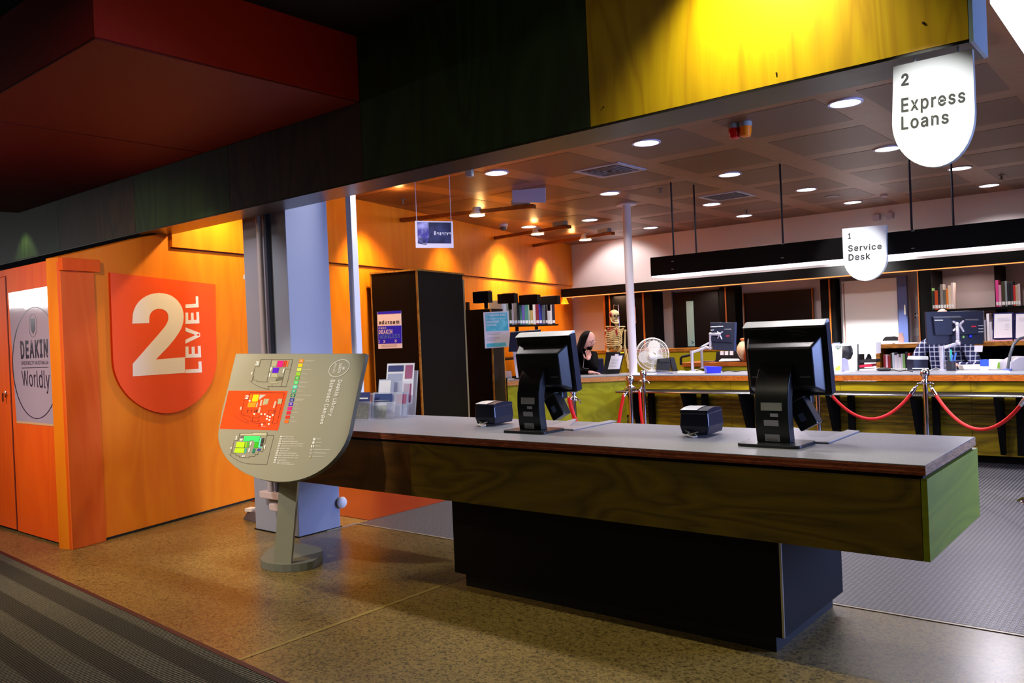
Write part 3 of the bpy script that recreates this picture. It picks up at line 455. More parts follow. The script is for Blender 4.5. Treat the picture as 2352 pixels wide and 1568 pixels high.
# ---- ceilings
ce = struct(MB().box((-11, -6, ZF), (5, YF-.001, ZF+.1)), 'ceiling_foyer', M_dark)
MB().box((-.6, YF, ZF), (5, 5.0, ZF+.1)).build('ceiling_return', M_dark, ce)
M_cl = ply('ceiling_ply', '8c5a30', '7c4e28', .38, 'X', 1.4, spec=.5)
def perf():
    m = bpy.data.materials.new('perforated_ply'); m.use_nodes = True; nt = m.node_tree; b = nt.nodes['Principled BSDF']; L = nt.links.new; N = nt.nodes.new
    tc = N('ShaderNodeTexCoord'); vo = N('ShaderNodeTexVoronoi'); vo.inputs['Scale'].default_value = 60; vo.inputs['Randomness'].default_value = 0; L(tc.outputs['Object'], vo.inputs[0])
    r = N('ShaderNodeValToRGB'); r.color_ramp.elements[0].position = .2; r.color_ramp.elements[1].position = .26; r.color_ramp.elements[0].color = lin('100a06'); r.color_ramp.elements[1].color = lin('6a4426'); L(vo.outputs['Distance'], r.inputs[0]); L(r.outputs[0], b.inputs['Base Color'])
    b.inputs['Roughness'].default_value = .45
    return m
M_pf = perf()
ci = struct(MB().box((-11, YK+.002, ZC), (5, YB, ZC+.1)), 'ceiling', M_cl)
xs = [-2.29-.88 + 1.19*k for k in range(-6, 5)]; ys = [7.82 + 1.2*k for k in range(-3, 5)]
pm = None
for x in xs:
    for y in ys:
        c = V((x+.44, y+.46, 0))
        if (c-W0).dot(NW) < .5 or c.y > 13.1 or c.y < 4.2 or c.x > 2.6: continue
        if pm is None:
            pm = bpy.data.meshes.new('perforated_panel'); q = MB().box((-.44, -.465, -.002), (.44, .465, .0)); pm.from_pydata([tuple(v) for v in q.v], [], q.f); pm.materials.append(M_pf)
        o = bpy.data.objects.new('perforated_panel', pm); COL.objects.link(o); o.parent = ci
        o.location = V((c.x, c.y, ZC)) - ci.location
# ---- back wall and right wall
wb = struct(MB().box((-11, YB, 0), (5, YB+.15, ZC+.1)), 'wall_back', M_white_wall)
struct(MB().box((3, 4.6, 0), (3.15, YB, ZC+.1)), 'wall_right', M_white_wall)
# ================================================================ FOREGROUND
M_yg = ply('yellow_green_ply', '8a8212', '5f5c0a', .45, 'X', 1.1, '767010')
M_ygd = ply('olive_ply', '6e5a10', '4c3d0a', .4, 'X', 1.3, '5e4c0c', spec=.4)
M_lam = mat('grey_laminate', '7c7c84', .42, noise=(90, '707178', (1, 1, 1), 3, .35, .65))
M_edge = ply('ply_edge_brown', 'a8583a', '7a3820', .5, 'X', 6)
M_edgel = ply('ply_edge_tan', 'b58a5a', '7d5a30', .5, 'Y', 6)
# ---- express loans counter
X0, X1, YA, YZ_, ZT = -5.53, -.888, 3.67, 4.64, .951
ct = thing('counter', 'long grey-topped counter with olive plywood sides cantilevered over a black plinth', 'counter', (-2.6, 4.18, 0))
MB().box((X0, YA, ZT-.004), (X1, YZ_, ZT)).build('worktop', M_lam, ct)
tp = ct
mb = MB()
for k in range(4): mb.box((X0, YA-.001*(k % 2), ZT-.042+.0095*k), (X1, YZ_, ZT-.0335+.0095*k))
mb.build('edge_lamination', M_edge, tp)
MB().box((X1+.0002, YA, ZT-.042), (X1+.0022, YZ_, ZT-.003)).build('end_edge', M_edgel, tp)
MB().box((X0+.01, YA+.012, .92-.03), (X1-.012, YZ_-.012, ZT-.0425)).build('shadow_gap', M_black, tp)
for a, b in ((X0, -3.93), (-3.928, X1-.02)):
    MB().box((a, YA+.002, .556), (b, YA+.02, .892)).build('front_panel', M_ygd if a > -4 else ply('brown_ply', '6a4414', '4a2e0c', .4, 'X', 1.1), tp, .001)
M_yge = ply('lime_ply', '84901c', '768214', .42, 'Y', .9)
MB().box((X1-.018, YA+.002, .556), (X1+.006, YZ_+.02, .895)).build('end_panel', M_yge, tp, .001)
MB().box((X0, YZ_-.02, .556), (X1-.02, YZ_, .892)).build('rear_panel', M_ygd, tp)
MB().box((X0, YA+.02, .556), (X1-.02, YZ_-.02, .565)).build('underside', M_black, tp)
M_bk = mat('black_plinth_laminate', '0a0a0c', .5, spec=.2)
MB().box((-3.67, 3.772, .08), (-1.552, 4.61, .556)).build('plinth', M_bk, tp, .002)
MB().box((-3.6, 3.80, 0), (-1.60, 4.58, .08)).build('kick', mat('black_kick', '070707', .6), tp)
MB().box((-1.556, 3.768, .085), (-1.546, 3.778, .556)).build('metal_corner_strip', mat('brushed_aluminium', 'c8cccc', .3, 1), tp)
# ---- wayfinding map stand
tn = math.tan(math.radians(24)); SP = PL((-5, 3.24, .55), (0, -math.cos(math.radians(24)), math.sin(math.radians(24))))
ms = thing('map_stand', 'grey floor-standing directory map on a flat post with a shield-shaped sloping panel', 'map stand', (-5.1, 3.6, 0))
M_ms = mat('stand_grey_enamel', '9c9a86', .5); M_msd = mat('stand_edge_grey', '62645a', .5)
out = [(542, 812), (840, 812), (822, 893), (810, 950)]
def bez(a, b, c_, d, n): return [tuple(a[i]*(1-t)**3+3*b[i]*t*(1-t)**2+3*c_[i]*t*t*(1-t)+d[i]*t**3 for i in (0, 1)) for t in [k/n for k in range(n+1)]]
out += bez((803, 985), (792, 1045), (730, 1106), (648, 1106), 14) + bez((648, 1106), (560, 1106), (493, 1050), (502, 988), 14)[1:] + [(510, 945)]
f3 = [SP.px(x, y) for x, y in out]
MB().prism(f3, -SP.n*.03).build('map_panel', M_ms, ms)
# darker edge band
mb = MB(); n = len(f3); b3 = [p-SP.n*.0302 for p in f3]
a3 = [p+SP.n*.0 for p in f3]
ctr = sum(f3, V((0, 0, 0)))/n
oa = [p+(p-ctr).normalized()*.001 for p in a3]; ob = [p+(p-ctr).normalized()*.001 for p in b3]
mb.add(oa+ob, [(i, (i+1) % n, (i+1) % n+n, i+n) for i in range(n)]); mb.build('panel_edge', M_msd, ms)
# post: flat blade from the base to the panel back
pa, pb = az(629, 1296, .05), az(668, 1296, .05); yp = (pa.y+pb.y)/2
wv = (pb-pa).normalized(); dv = V((-wv.y, wv.x, 0))
ta, tb = ad(641, 1112, depth(pa)-.02), ad(683, 1112, depth(pb)-.02)
top_shift = (ta-pa)
mb = MB(); zt = .78; k = (zt-.05)/(ta.z-.05); 
A = [pa, pb, pb+dv*.03, pa+dv*.03]; B = [pa+(ta-pa)*k, pb+(tb-pb)*k]; B += [B[1]+dv*.03, B[0]+dv*.03]
mb.add(A+B, [(0, 1, 2, 3), (7, 6, 5, 4), (0, 1, 5, 4), (1, 2, 6, 5), (2, 3, 7, 6), (3, 0, 4, 7)]); mb.build('post', M_ms, ms)
# base: disc cut flat on two sides
bp_ = [(598, 1282)] + bez((598, 1282), (606, 1268), (620, 1254), (640, 1250), 5)[1:] + bez((640, 1250), (680, 1244), (738, 1249), (740, 1263), 8)[1:] + bez((740, 1263), (740, 1272), (728, 1284), (718, 1288), 5)[1:] + bez((718, 1288), (690, 1298), (600, 1300), (598, 1282), 8)[1:-1]
pts = [az(x, y, .055) for x, y in bp_]
mb = MB(); mb.prism([V((p.x, p.y, 0)) for p in pts], (0, 0, .055)); mb.build('base', mat('stand_base_grey', '74766a', .45), ms, .002)
# printed map
def zA(pts): return [(500+x/6.533, 780+y/6.533) for x, y in pts]
def zB(pts): return [(500+x/6.533, 880+y/6.533) for x, y in pts]
Pm = {}
def ink(c): 
    if c not in Pm: Pm[c] = MB()
    return Pm[c]
pq(ink('ff4a00'), zA([(163, 763), (1050, 768), (905, 1360), (28, 1335)]), SP)
flats = [('b9b792', [(822, 315), (895, 315), (875, 400), (805, 400)]), ('ea0a8c', [(905, 313), (990, 313), (965, 410), (880, 410)]), ('ea1c24', [(998, 313), (1016, 313), (992, 408), (974, 408)]),
         ('f03010', [(1022, 313), (1042, 313), (1018, 408), (1000, 408)]), ('f7802a', [(1050, 315), (1068, 315), (1045, 408), (1028, 408)]), ('5b00e0', [(832, 420), (922, 420), (905, 497), (815, 497)]),
         ('b9b792', [(812, 505), (905, 505), (890, 563), (800, 560)]), ('b9b792', [(780, 635), (900, 635), (898, 650), (778, 650)]), ('6a6a58', [(912, 553), (978, 555), (965, 600), (865, 620), (875, 580), (905, 575)]),
         ('fa8a10', [(490, 822), (520, 822), (500, 905), (470, 905)]), ('ffe000', [(535, 822), (622, 822), (598, 930), (508, 928)]), ('c8cbc4', [(632, 823), (728, 823), (618, 902)]),
         ('fca010', [(460, 938), (578, 938), (562, 1013), (443, 1012)]), ('c3c1a0', [(588, 940), (608, 940), (590, 1012), (570, 1012)]), ('b9b792', [(695, 885), (775, 885), (745, 965), (672, 982)]), ('b9b792', [(908, 885), (970, 885), (955, 962), (895, 962)])]
for c_, p_ in flats: pq(ink(c_), zA(p_), SP, .002)
flB = [('c6c7a2', [(345, 755), (520, 755), (525, 738), (738, 742), (725, 783), (340, 780)]), ('6d6e6c', [(345, 787), (392, 787), (382, 822), (335, 822)]), ('40ff7c', [(400, 790), (640, 792), (618, 878), (545, 878), (548, 858), (478, 858), (474, 872), (380, 868)]),
       ('c2ff10', [(290, 877), (410, 880), (393, 965), (266, 962)]), ('c2ff10', [(265, 972), (405, 972), (388, 1045), (245, 1040)]), ('96d820', [(414, 880), (448, 880), (432, 962), (398, 962)]), ('52c820', [(456, 885), (478, 885), (460, 962), (440, 962)]),
       ('3cc810', [(555, 880), (620, 882), (604, 968), (538, 965)]), ('6ff0e0', [(640, 815), (658, 815), (632, 950), (668, 952), (665, 964), (606, 962)]), ('48b8a0', [(410, 975), (438, 975), (425, 1045), (397, 1045)]), ('188068', [(530, 978), (570, 980), (552, 1048), (515, 1047)]), ('1038b0', [(610, 980), (648, 982), (638, 1010), (585, 1008)])]
for c_, p_ in flB: pq(ink(c_), zB(p_), SP, .002)
for k in range(6): pq(ink('2a2a24'), zB([(662-5*k, 822+21*k), (702-5*k, 822+21*k), (699-5*k, 836+21*k), (659-5*k, 836+21*k)]), SP, .003)
for x in (445, 497, 548, 570, 585): pq(ink('2a2a24'), zA([(x+8, 1045), (x+16, 1045), (x+4, 1092), (x-4, 1092)]), SP, .003)
lnA = [[(1125, 296), (645, 296), (620, 402), (560, 402), (510, 630)], [(530, 550), (543, 550), (527, 602), (592, 605), (586, 628), (770, 632)], [(810, 300), (735, 628)], [(1125, 296), (1028, 702), (745, 702), (775, 742)],
       [(1085, 440), (1012, 438), (950, 700)], [(808, 662), (822, 700)], [(475, 612), (530, 655), (610, 700), (700, 730), (778, 743)],
       [(1000, 795), (485, 792), (462, 898), (402, 898), (345, 1125)], [(1000, 795), (888, 1250), (800, 1248)], [(370, 1105), (383, 1108), (375, 1138), (475, 1142), (473, 1168), (615, 1168), (630, 1140), (685, 1135)], [(525, 1170), (515, 1225)], [(615, 1168), (610, 1215)],
       [(325, 1125), (380, 1175), (470, 1225), (580, 1250), (720, 1245)], [(258, 1145), (320, 1195), (400, 1235), (470, 1250)], [(765, 1062), (860, 1062), (815, 1130), (752, 1130), (765, 1062)], [(905, 885), (820, 1245)], [(490, 1210), (560, 1228), (640, 1215)]]
for l in lnA: stroke(ink('2f2c22'), zA(l), SP, .55, .003)
lnB = [[(520, 752), (330, 752), (308, 858), (246, 858), (192, 1080)], [(520, 752), (525, 735), (747, 740), (675, 1022), (610, 1020), (598, 1070), (560, 1068), (555, 1095), (470, 1095), (465, 1115), (325, 1112), (328, 1088), (272, 1085), (275, 1055), (215, 1052), (222, 1005)],
       [(740, 780), (842, 782), (735, 1218), (440, 1205), (330, 1175), (230, 1115), (170, 1062)], [(245, 962), (400, 966), (412, 880)]]
for l in lnB: stroke(ink('2f2c22'), zB(l), SP, .55, .003)
wh = ink('f4f4ee')
def tq(s, q, **k): text(wh, s, q, SP, **k)
tq('3', zA([(572, 328), (622, 328), (612, 384), (562, 384)]), bold=.06, off=.003); tq('2', zA([(418, 832), (470, 832), (456, 888), (405, 888)]), bold=.06, off=.004)
tq('1', zB([(272, 790), (305, 790), (292, 843), (260, 843)]), bold=.06, off=.003)
tq('Deakin Library', zA([(1880, 603), (1722, 1148), (1652, 1142), (1797, 598)]), bold=.03, off=.003)
tq('Burwood Campus', zA([(1768, 603), (1588, 1268), (1520, 1264), (1682, 598)]), bold=.03, off=.003)
ring = [(1817+150*math.cos(a)-32*math.sin(a)+6, 427-22*math.cos(a)+125*math.sin(a)) for a in [2*math.pi*i/40 for i in range(41)]]
stroke(wh, zA(ring), SP, 1.3, .003)
ring2 = [(1888+22*math.cos(a), 425+24*math.sin(a)) for a in [2*math.pi*i/14 for i in range(15)]]
stroke(wh, zA(ring2), SP, .6, .003); pq(wh, zA([(1876, 416), (1900, 414), (1896, 436), (1874, 438)]), SP, .003)
tq('DEAKIN', zA([(1872, 358), (1838, 500), (1796, 496), (1828, 352)]), bold=.03, off=.003)
tq('Worldly', zA([(1790, 352), (1762, 502), (1712, 498), (1742, 350)]), off=.003, bold=0)
leg = [('fa9010', 'Architecture and\nconstruction'), ('ffe000', 'Literature'), ('d8f040', 'Social Science'), ('96e020', 'Languages'), ('40c020', 'Science'), ('38e070', 'Technology and\napplied science'), ('40e8c8', 'Agriculture'), ('30b090', 'Religion'), ('107858', 'Philosophy and Psychology'),
       ('1030a0', 'Computer science\ninformation and\ngeneral works'), ('5800d8', 'K Law'), ('e01090', 'Very Popular'), ('f01838', 'Journalism'), ('ff3010', 'Arts'), ('ff7010', 'Exhibitions')]
for i, (c_, t_) in enumerate(leg):
    t = i/14; x = 1228+(1005-1228)*t; y = 294+(1200-294)*t
    pq(ink(c_), zA([(x, y), (x+66, y), (x+54, y+48), (x-10, y+48)]), SP, .002)
    nl = t_.count('\n')+1; L_ = max(len(q) for q in t_.split('\n')); tw = L_*8.6
    tq(t_, zA([(x+88, y+14-5*nl+6), (x+88+tw, y+18-5*nl+6), (x+84+tw, y+22+7*nl), (x+82, y+18+7*nl)]), bold=.01, off=.003)
    if i in (0, 2, 4, 5, 6, 7, 8, 9, 10):
        r_ = [(x+28+15*math.cos(a)-3*math.sin(a), y+24+13*math.sin(a)) for a in [2*math.pi*q/(4+i % 5) for q in range(5+i % 5)]]
        stroke(wh, zA(r_), SP, .7, .003)
idx = ['Service Desk', 'Express Loans', 'Reserve Collection', 'Study Room Booking Sheets', 'Computers/ Printers/ MFDs', 'Deakin card', 'Newspapers', 'Reference Collection', 'Main Collection 700-999', 'Main Collection 001-699', 'Book Return', 'CRC Curriculum\nResources Collection']
for i, t_ in enumerate(idx):
    x = 955-9*i; y = 789+35*i
    r_ = [(x-16, y), (x+18, y), (x+16, y+12), (x+6, y+23), (x-8, y+24), (x-18, y+14)]
    pq(wh, zB(r_), SP, .003)
    L_ = max(len(q) for q in t_.split('\n')); nl = t_.count('\n')+1; tw = L_*13
    tq(t_, zB([(x+34, y+2), (x+34+tw, y+6), (x+30+tw, y+24*nl), (x+29, y+20*nl)]), bold=.012, off=.003)
    text(ink('2f2c22'), str(i+1), zB([(x-6, y+4), (x+5, y+4), (x+3, y+18), (x-8, y+18)]), SP, off=.004)
for i, t_ in enumerate(['Stairs', 'Elevator', 'Toilets', 'Wheelchair Accessible', 'Library Computers', 'Learning Spaces']):
    x = 1452-13*i; y = 820+53*i
    if i in (0, 1, 5): pq(wh if i < 5 else ink('b9b792'), zB([(x-14, y), (x+18, y), (x+10, y+38-(i > 0)*6), (x-22, y+38-(i > 0)*6)]), SP, .003)
    elif i == 2:
        for dx in (-24, 4): pq(wh, zB([(x+dx, y), (x+dx+18, y), (x+dx+12, y+36), (x+dx-6, y+36)]), SP, .003)
    else: stroke(wh, zB([(x+14*math.cos(a)-6, y+18+12*math.sin(a)) for a in [2*math.pi*q/10 for q in range(11)]]), SP, .8, .003)
    tw = len(t_)*11.5; tq(t_, zB([(x+36, y+3), (x+36+tw, y+8), (x+33+tw, y+23), (x+32, y+19)]), bold=.012, off=.003)
for (x, y) in [(480, 918), (550, 1115), (656, 1117), (709, 1118), (747, 1147), (785, 1160), (738, 1190), (777, 1205), (826, 1130), (768, 1265), (666, 1272)]:
    pq(wh, zA([(x-14, y-14), (x+14, y-14), (x+13, y+2), (x+3, y+14), (x-8, y+13), (x-15, y+2)]), SP, .003)
for q in ([(646, 902), (672, 902), (655, 992), (628, 990)], [(620, 1012), (648, 1014), (630, 1098), (600, 1096)], [(858, 922), (882, 924), (852, 1022), (826, 1020)], [(340, 1005), (365, 1005), (355, 1050), (332, 1050)]): pq(ink('f8c0a8'), zA(q), SP, .003)
for q in ([(795, 412), (815, 412), (802, 470), (782, 470)], [(778, 500), (795, 500), (782, 556), (762, 556)], [(985, 435), (1005, 435), (990, 496), (970, 496)], [(508, 485), (528, 485), (515, 522), (500, 522)]): pq(wh, zA(q), SP, .003)
for q in ([(492, 875), (515, 875), (498, 930), (478, 930)], [(468, 975), (488, 975), (474, 1030), (456, 1030)], [(700, 925), (720, 925), (708, 985), (692, 985)], [(198, 955), (214, 955), (206, 985), (190, 985)], [(340, 828), (378, 828), (368, 860), (332, 860)], [(375, 1078), (388, 1078), (380, 1105), (367, 1105)], [(397, 1078), (408, 1078), (402, 1105), (388, 1105)]): pq(wh, zB(q), SP, .003)
tq('Entrance', zA([(655, 1290), (722, 1292), (720, 1304), (652, 1302)]), bold=.01, off=.004)
pq(ink('d83a00'), zA([(620, 1250), (720, 1240), (690, 1255), (640, 1300), (600, 1308)]), SP, .002)
for c_, m_ in Pm.items(): m_.build('map_print', mat('map_ink_'+c_, c_, .5), ms)
# ---- shield signs
def shield(pts_top, cx_, yb, x0, x1, ys_, pl):
    pass
M_sw = mat('white_sign_face', 'f6fafa', .5); M_ink = mat('charcoal_lettering', '33332c', .6)
def sign(name, label, out_, pl, thick, m, medge, texts, ink_, shift=None):
    t = thing(name, label, 'sign', pl.px(*out_[0]))
    f = [pl.px(x, y) for x, y in out_]
    MB().prism(f, -pl.n*thick).build('sign_panel', m, t)
    n_ = len(f); c_ = sum(f, V((0, 0, 0)))/n_
    a_ = [p+(p-c_).normalized()*.0006 for p in f]; b_ = [p-pl.n*thick+(p-c_).normalized()*.0006 for p in f]
    MB().add(a_+b_, [(i, (i+1) % n_, (i+1) % n_+n_, i+n_) for i in range(n_)]).build('sign_edge', medge, t)
    mb = MB()
    for s_, q_, b__ in texts: text(mb, s_, q_, pl, b__, .0015)
    mb.build('lettering', ink_, t)
    return t
o1 = [(2052, 153), (2233, 112)] + [(2236, 170)] + bez((2239, 255), (2240, 325), (2200, 381), (2145, 384), 10) + bez((2145, 384), (2090, 384), (2050, 340), (2049, 285), 10)[1:]
ES = PL((-.8, 3.67, 2.4), (0, -1, 0))
es = sign('hanging_sign', 'white shield sign lettered Express Loans hanging below the end of the yellow beam', o1, ES, .03, M_sw, mat('grey_sign_edge', 'aab2ae', .5),
     [('2', [(2070, 170), (2087, 167), (2087, 195), (2070, 198)], .05), ('Express', [(2070, 226), (2217, 203), (2217, 242), (2070, 267)], .03), ('Loans', [(2070, 268), (2179, 253), (2179, 283), (2070, 299)], .03)], M_ink)
for x in (2100, 2200):
    q = ES.px(x, 140); MB().tube([(q.x, 3.685, q.z-.01), (q.x, 3.685, ZU-.01)], .004, 6).build('hanger', M_sw, es)
o2 = [(1934, 525), (2035, 516)] + [(2036, 560)] + bez((2037, 590), (2037, 622), (2012, 644), (1987, 645), 8) + bez((1987, 645), (1958, 645), (1938, 622), (1937, 595), 8)[1:]
SS = PL((-3, 8.86, 2.3), (0, -1, 0))
sign('hanging_sign', 'small white shield sign lettered Service Desk fixed to the black hanging light beam', o2, SS, .05, M_sw, mat('grey_sign_edge', 'aab2ae'),
     [('1', [(1948, 536), (1954, 535), (1954, 548), (1948, 549)], .04), ('Service', [(1948, 563), (2025, 558), (2025, 572), (1948, 578)], .03), ('Desk', [(1949, 584), (1999, 580), (1999, 595), (1949, 599)], .03)], M_ink)
o3 = [(253, 626), (495, 653)] + [(496, 740)] + bez((498, 825), (498, 895), (440, 947), (385, 949), 12) + bez((385, 949), (320, 949), (262, 895), (260, 825), 12)[1:]
LS = PL(WP(0, .022), NW)
sign('wall_sign', 'large orange shield sign reading Level 2 on the orange wall', o3, LS, .021, mat('vivid_orange_sign', 'ff5606', .5), mat('sign_edge_red', 'd03204', .5),
     [('2', [(303, 673), (424, 672), (425, 856), (305, 864)], .05), ('LEVEL', [(426, 857), (426, 682), (455, 680), (464, 855)], .05)], mat('white_sign_lettering', 'fff6e4', .5))
# ---- kiosk poster
KP = PL((-7.5, 2.846, 1), (0, -1, 0))
kp = thing('poster', 'glossy white poster with oval university crest on the orange kiosk wall', 'poster', KP.px(90, 970))
mp_ = mat('glossy_poster_paper', 'b8a4b8', .07, bump=(14, .06), coat=.6)
MB().prism([KP.px(19, 673), KP.px(127, 654), KP.px(145, 976), KP.px(38, 966)], (0, .004, 0)).build('sheet', mp_, kp)
mb = MB()
rg = [(83+54*math.cos(a)+2*math.sin(a), 832+(128)*math.sin(a)+1) for a in [2*math.pi*i/48 for i in range(49)]]
stroke(mb, rg, KP, 1.8, .001); stroke(mb, [(50, 845), (111, 843)], KP, 1.5, .001)
rg = [(75.5+9*math.cos(a), 747+27*math.sin(a)) for a in [2*math.pi*i/24 for i in range(25)]]
stroke(mb, rg, KP, .9, .001)
pq(mb, [(69, 732), (80, 731), (81, 756), (76, 767), (71, 758)], KP)
text(mb, 'DEAKIN', [(46, 783), (109, 778), (110, 820), (48, 824)], KP, .07, .0015)
text(mb, 'UNIVERSITY AUSTRALIA', [(48, 829), (111, 828), (111, 836), (49, 838)], KP, .01, .0015)
text(mb, 'Worldly', [(49, 851), (113, 850), (115, 905), (52, 894)], KP, 0, .0015)
mb.build('print', mat('poster_ink', '2c1830', .3), kp)
MB().prism([KP.px(38, 966), KP.px(145, 976), KP.px(145, 981), KP.px(38, 971)], (0, .006, 0)).build('bottom_rail', mat('cream_rail', 'd8a878', .4), kp)
# ---- column conduit, boxes
Cy = 4.04
CP = PL((-6, Cy, 1), (0, -1, 0))
cp = thing('conduit', 'round grey conduit pipe running down the blue-grey column face', 'conduit', CP.px(600, 1130))
q0, q1 = ay(600, 500, Cy-.05), ay(622, 1128, Cy-.05)
q0 = V((q1.x, q1.y, 2.75)); MB().tube([q0, q1], .024, 14).build('pipe', mat('pale_grey_paint', 'b2a8b0', .35), cp)
MB().box((q1.x+.06, Cy-.045, .3), (q1.x+.085, Cy, 2.7)).build('pipe_shadow_strip', mat('pipe_shadow_tone', '3a4256', .4), cp)  # dark strip put in for the pipe's shadow on the column
for (x0, y0, x1, y1, lb) in ((595, 1127, 650, 1151, 'upper white junction box on the column behind the map stand'), (617, 1156, 650, 1177, 'lower white junction box on the column behind the map stand')):
    a, b = ay(x0, y0, Cy-.08), ay(x1, y1, Cy-.08)
    MB().box((a.x, Cy-.08, b.z), (b.x, Cy, a.z)).build('junction_box', mat('pinkish_white_plastic', 'c4b4b8', .4), None, .006, label=lb, cat='junction box')
a = ay(553, 637, Cy); MB().cbox((-6.277, 4.06, a.z), (.03, .03, .04)).build('sensor', mat('white_plastic', 'e6e4e2', .4), None, .004, label='tiny white sensor on the left edge of the column', cat='sensor')
q = ax(781, 1153, -5.655); mb = MB(); mb.ball((-5.63, q.y, q.z), .05, 12, (.6, 1, 1)); mb.build('socket', mat('white_plastic', 'e6e4e2'), None, label='white round socket on the right side of the column low down', cat='socket')
q = az(578, 1195, 0); fb = thing('floor_box', 'grey wedge-shaped floor box with a white cap left of the column foot', 'floor box', (q.x, q.y, 0))
mb = MB(); mb.prism([(q.x-.14, q.y, 0), (q.x+.2, q.y-.05, 0), (q.x+.2, q.y-.05, .1), (q.x-.02, q.y-.02, .09)], (.05, .2, 0)); mb.build('wedge', mat('mauve_grey', '5e545c', .6), fb, .004)
MB().cbox((q.x+.0, q.y+.0, .1), (.08, .08, .03), .3).build('cap', mat('white_plastic', 'e6e4e2'), fb, .004)
# ---- square pole rising from the counter
q = ay(820, 810, 4.58); pl_ = MB().box((q.x-.03, 4.55, ZT), (q.x+.035, 4.61, ZC)); pl_.build('post', mat('white_powder_coat', 'd6d8e6', .35), None, .003, label='slim square white post rising from the left end of the grey counter to the ceiling', cat='post')
# ================================================================ THINGS ON THE COUNTER
M_pl = mat('black_plastic', '1c1e20', .3, bump=(300, .03)); M_pl2 = mat('dark_navy_plastic', '161a2c', .3); M_si = mat('silver_plastic', '9a9c9c', .3, .4); M_lab = mat('label_paper', 'a8a8b4', .5)
def terminal():
    t = thing('self_check_terminal', 'black touch-screen terminal on a curved neck at the right end of the grey counter', 'terminal', (-1.655, 4.03, ZT), 'self-check terminals on the counter')
    M = WORLD[t.name]
    def L(mb): mb.M = M; return mb
    # base
    pts = []
    for sx, sy in ((1, 1), (-1, 1), (-1, -1), (1, -1)):
        for k in range(5):
            a = math.atan2(sy, sx)-math.pi/4+k*math.pi/8; pts.append((sx*.13+.03*math.cos(a), sy*.09+.03*math.sin(a), 0))
    L(MB()).prism(pts, (0, 0, .016)).build('base', M_pl, t, .003)
    # curved neck: profile in (y,z) swept across x
    prof = [(-.035, .016), (-.045, .08), (-.05, .16), (-.045, .24), (-.025, .31), (.01, .37), (.05, .405)]
    back = [(.03, .016), (.02, .08), (.012, .16), (.016, .23), (.035, .29), (.065, .335), (.09, .36)]
    w_ = .085; v = []; 
    for (y, z) in prof: v += [(-w_, y, z), (w_, y, z)]
    for (y, z) in back: v += [(-w_, y, z), (w_, y, z)]
    n = len(prof); f = []
    for i in range(n-1):
        f += [(2*i, 2*i+1, 2*i+3, 2*i+2), (2*n+2*i+1, 2*n+2*i, 2*n+2*i+2, 2*n+2*i+3), (2*i, 2*i+2, 2*n+2*i+2, 2*n+2*i), (2*i+1, 2*n+2*i+1, 2*n+2*i+3, 2*i+3)]
    f += [(0, 2*n, 2*n+1, 1), (2*n-2, 2*n-1, 4*n-1, 4*n-2)]
    mb = L(MB()); mb.add(v, f, True); nk = mb.build('neck', M_pl, t, .004, sharp=50)
    def nl(x0, x1, z0, z1, m, name):   # label on the neck front, following its face
        def yy(z):
            for (a, za), (b, zb) in zip(prof, prof[1:]):
                if za <= z <= zb: return a+(b-a)*(z-za)/(zb-za)
            return prof[0][0]
        mb = L(MB()); ps = [(x0, yy(z0)-.0015, z0), (x1, yy(z0)-.0015, z0), (x1, yy(z1)-.0015, z1), (x0, yy(z1)-.0015, z1)]; mb.flat(ps); return mb.build(name, m, nk)
    nl(-.052, .055, .175, .215, mat('silver_label', 'b2b4b4', .3, .3), 'silver_label'); nl(-.005, .035, .145, .162, M_lab, 'asset_label'); nl(-.04, .035, .022, .128, M_lab, 'rating_label')
    mb = L(MB())
    for k in range(11): mb.cbox((-.004-(k % 3)*.004, -.0385-.0006*k, .03+.009*k), (.058-(k % 3)*.008, .0006, .0022))
    mb.build('fine_print', mat('grey_print', '50505a', .6), nk)
    # head: screen slab + rear housing, screen faces +y, leaning back
    T = M @ Matrix.Translation((.015, .115, .42)) @ Matrix.Rotation(math.radians(8), 4, 'X')
    def H(mb): mb.M = T; return mb
    H(MB()).box((-.215, .01, -.19), (.215, .075, .168)).build('screen_housing', M_pl, t, .012, seg=3)
    H(MB()).box((-.2, .076, -.16), (.2, .078, .165)).build('screen', mat('screen_glass', '06070a', .08), t)
    hs = H(MB()).prism([(-.19, .01, -.17), (.19, .01, -.17), (.16, -.075, -.13), (-.16, -.075, -.13)], (0, 0, .0)); 
    mb = H(MB()); v = [(-.195, .012, -.175), (.195, .012, -.175), (.195, .012, .12), (-.195, .012, .12), (-.165, -.075, -.13), (.165, -.075, -.13), (.165, -.075, .07), (-.165, -.075, .07)]
    mb.add(v, [(0, 3, 2, 1), (4, 5, 6, 7), (0, 1, 5, 4), (1, 2, 6, 5), (2, 3, 7, 6), (3, 0, 4, 7)]); mb.build('rear_housing', M_pl, t, .01, seg=3)
    H(MB()).prism([(-.214, .0, .168), (-.214, .05, .19), (-.214, .074, .19), (-.214, .076, .158)], (.428, 0, 0)).build('top_cap', mat('silver_cap', 'd2d6d4', .35), t, .004, seg=3)
    H(MB()).box((.2155, .015, -.18), (.2175, .07, .175)).build('side_trim', M_pl2, t)
    mb = H(MB())
    for s in (-1, 1):
        for k in range(2):
            mb.tube([(s*(.03+.02*k), .009, .145-.016*k), (s*.08, .009, .142-.018*k), (s*.12, .009, .132-.02*k)], .0018, 5)
    mb.tube([(-.12, .009, .155), (0, .009, .162), (.12, .009, .155)], .0018, 5); mb.build('vent_slots', mat('vent_grey', '3a3c40', .5), t)
    mb = H(MB())
    for x in (-.17, 0, .17): mb.cbox((x, .026, .1755), (.012, .006, .002), .5, .5)
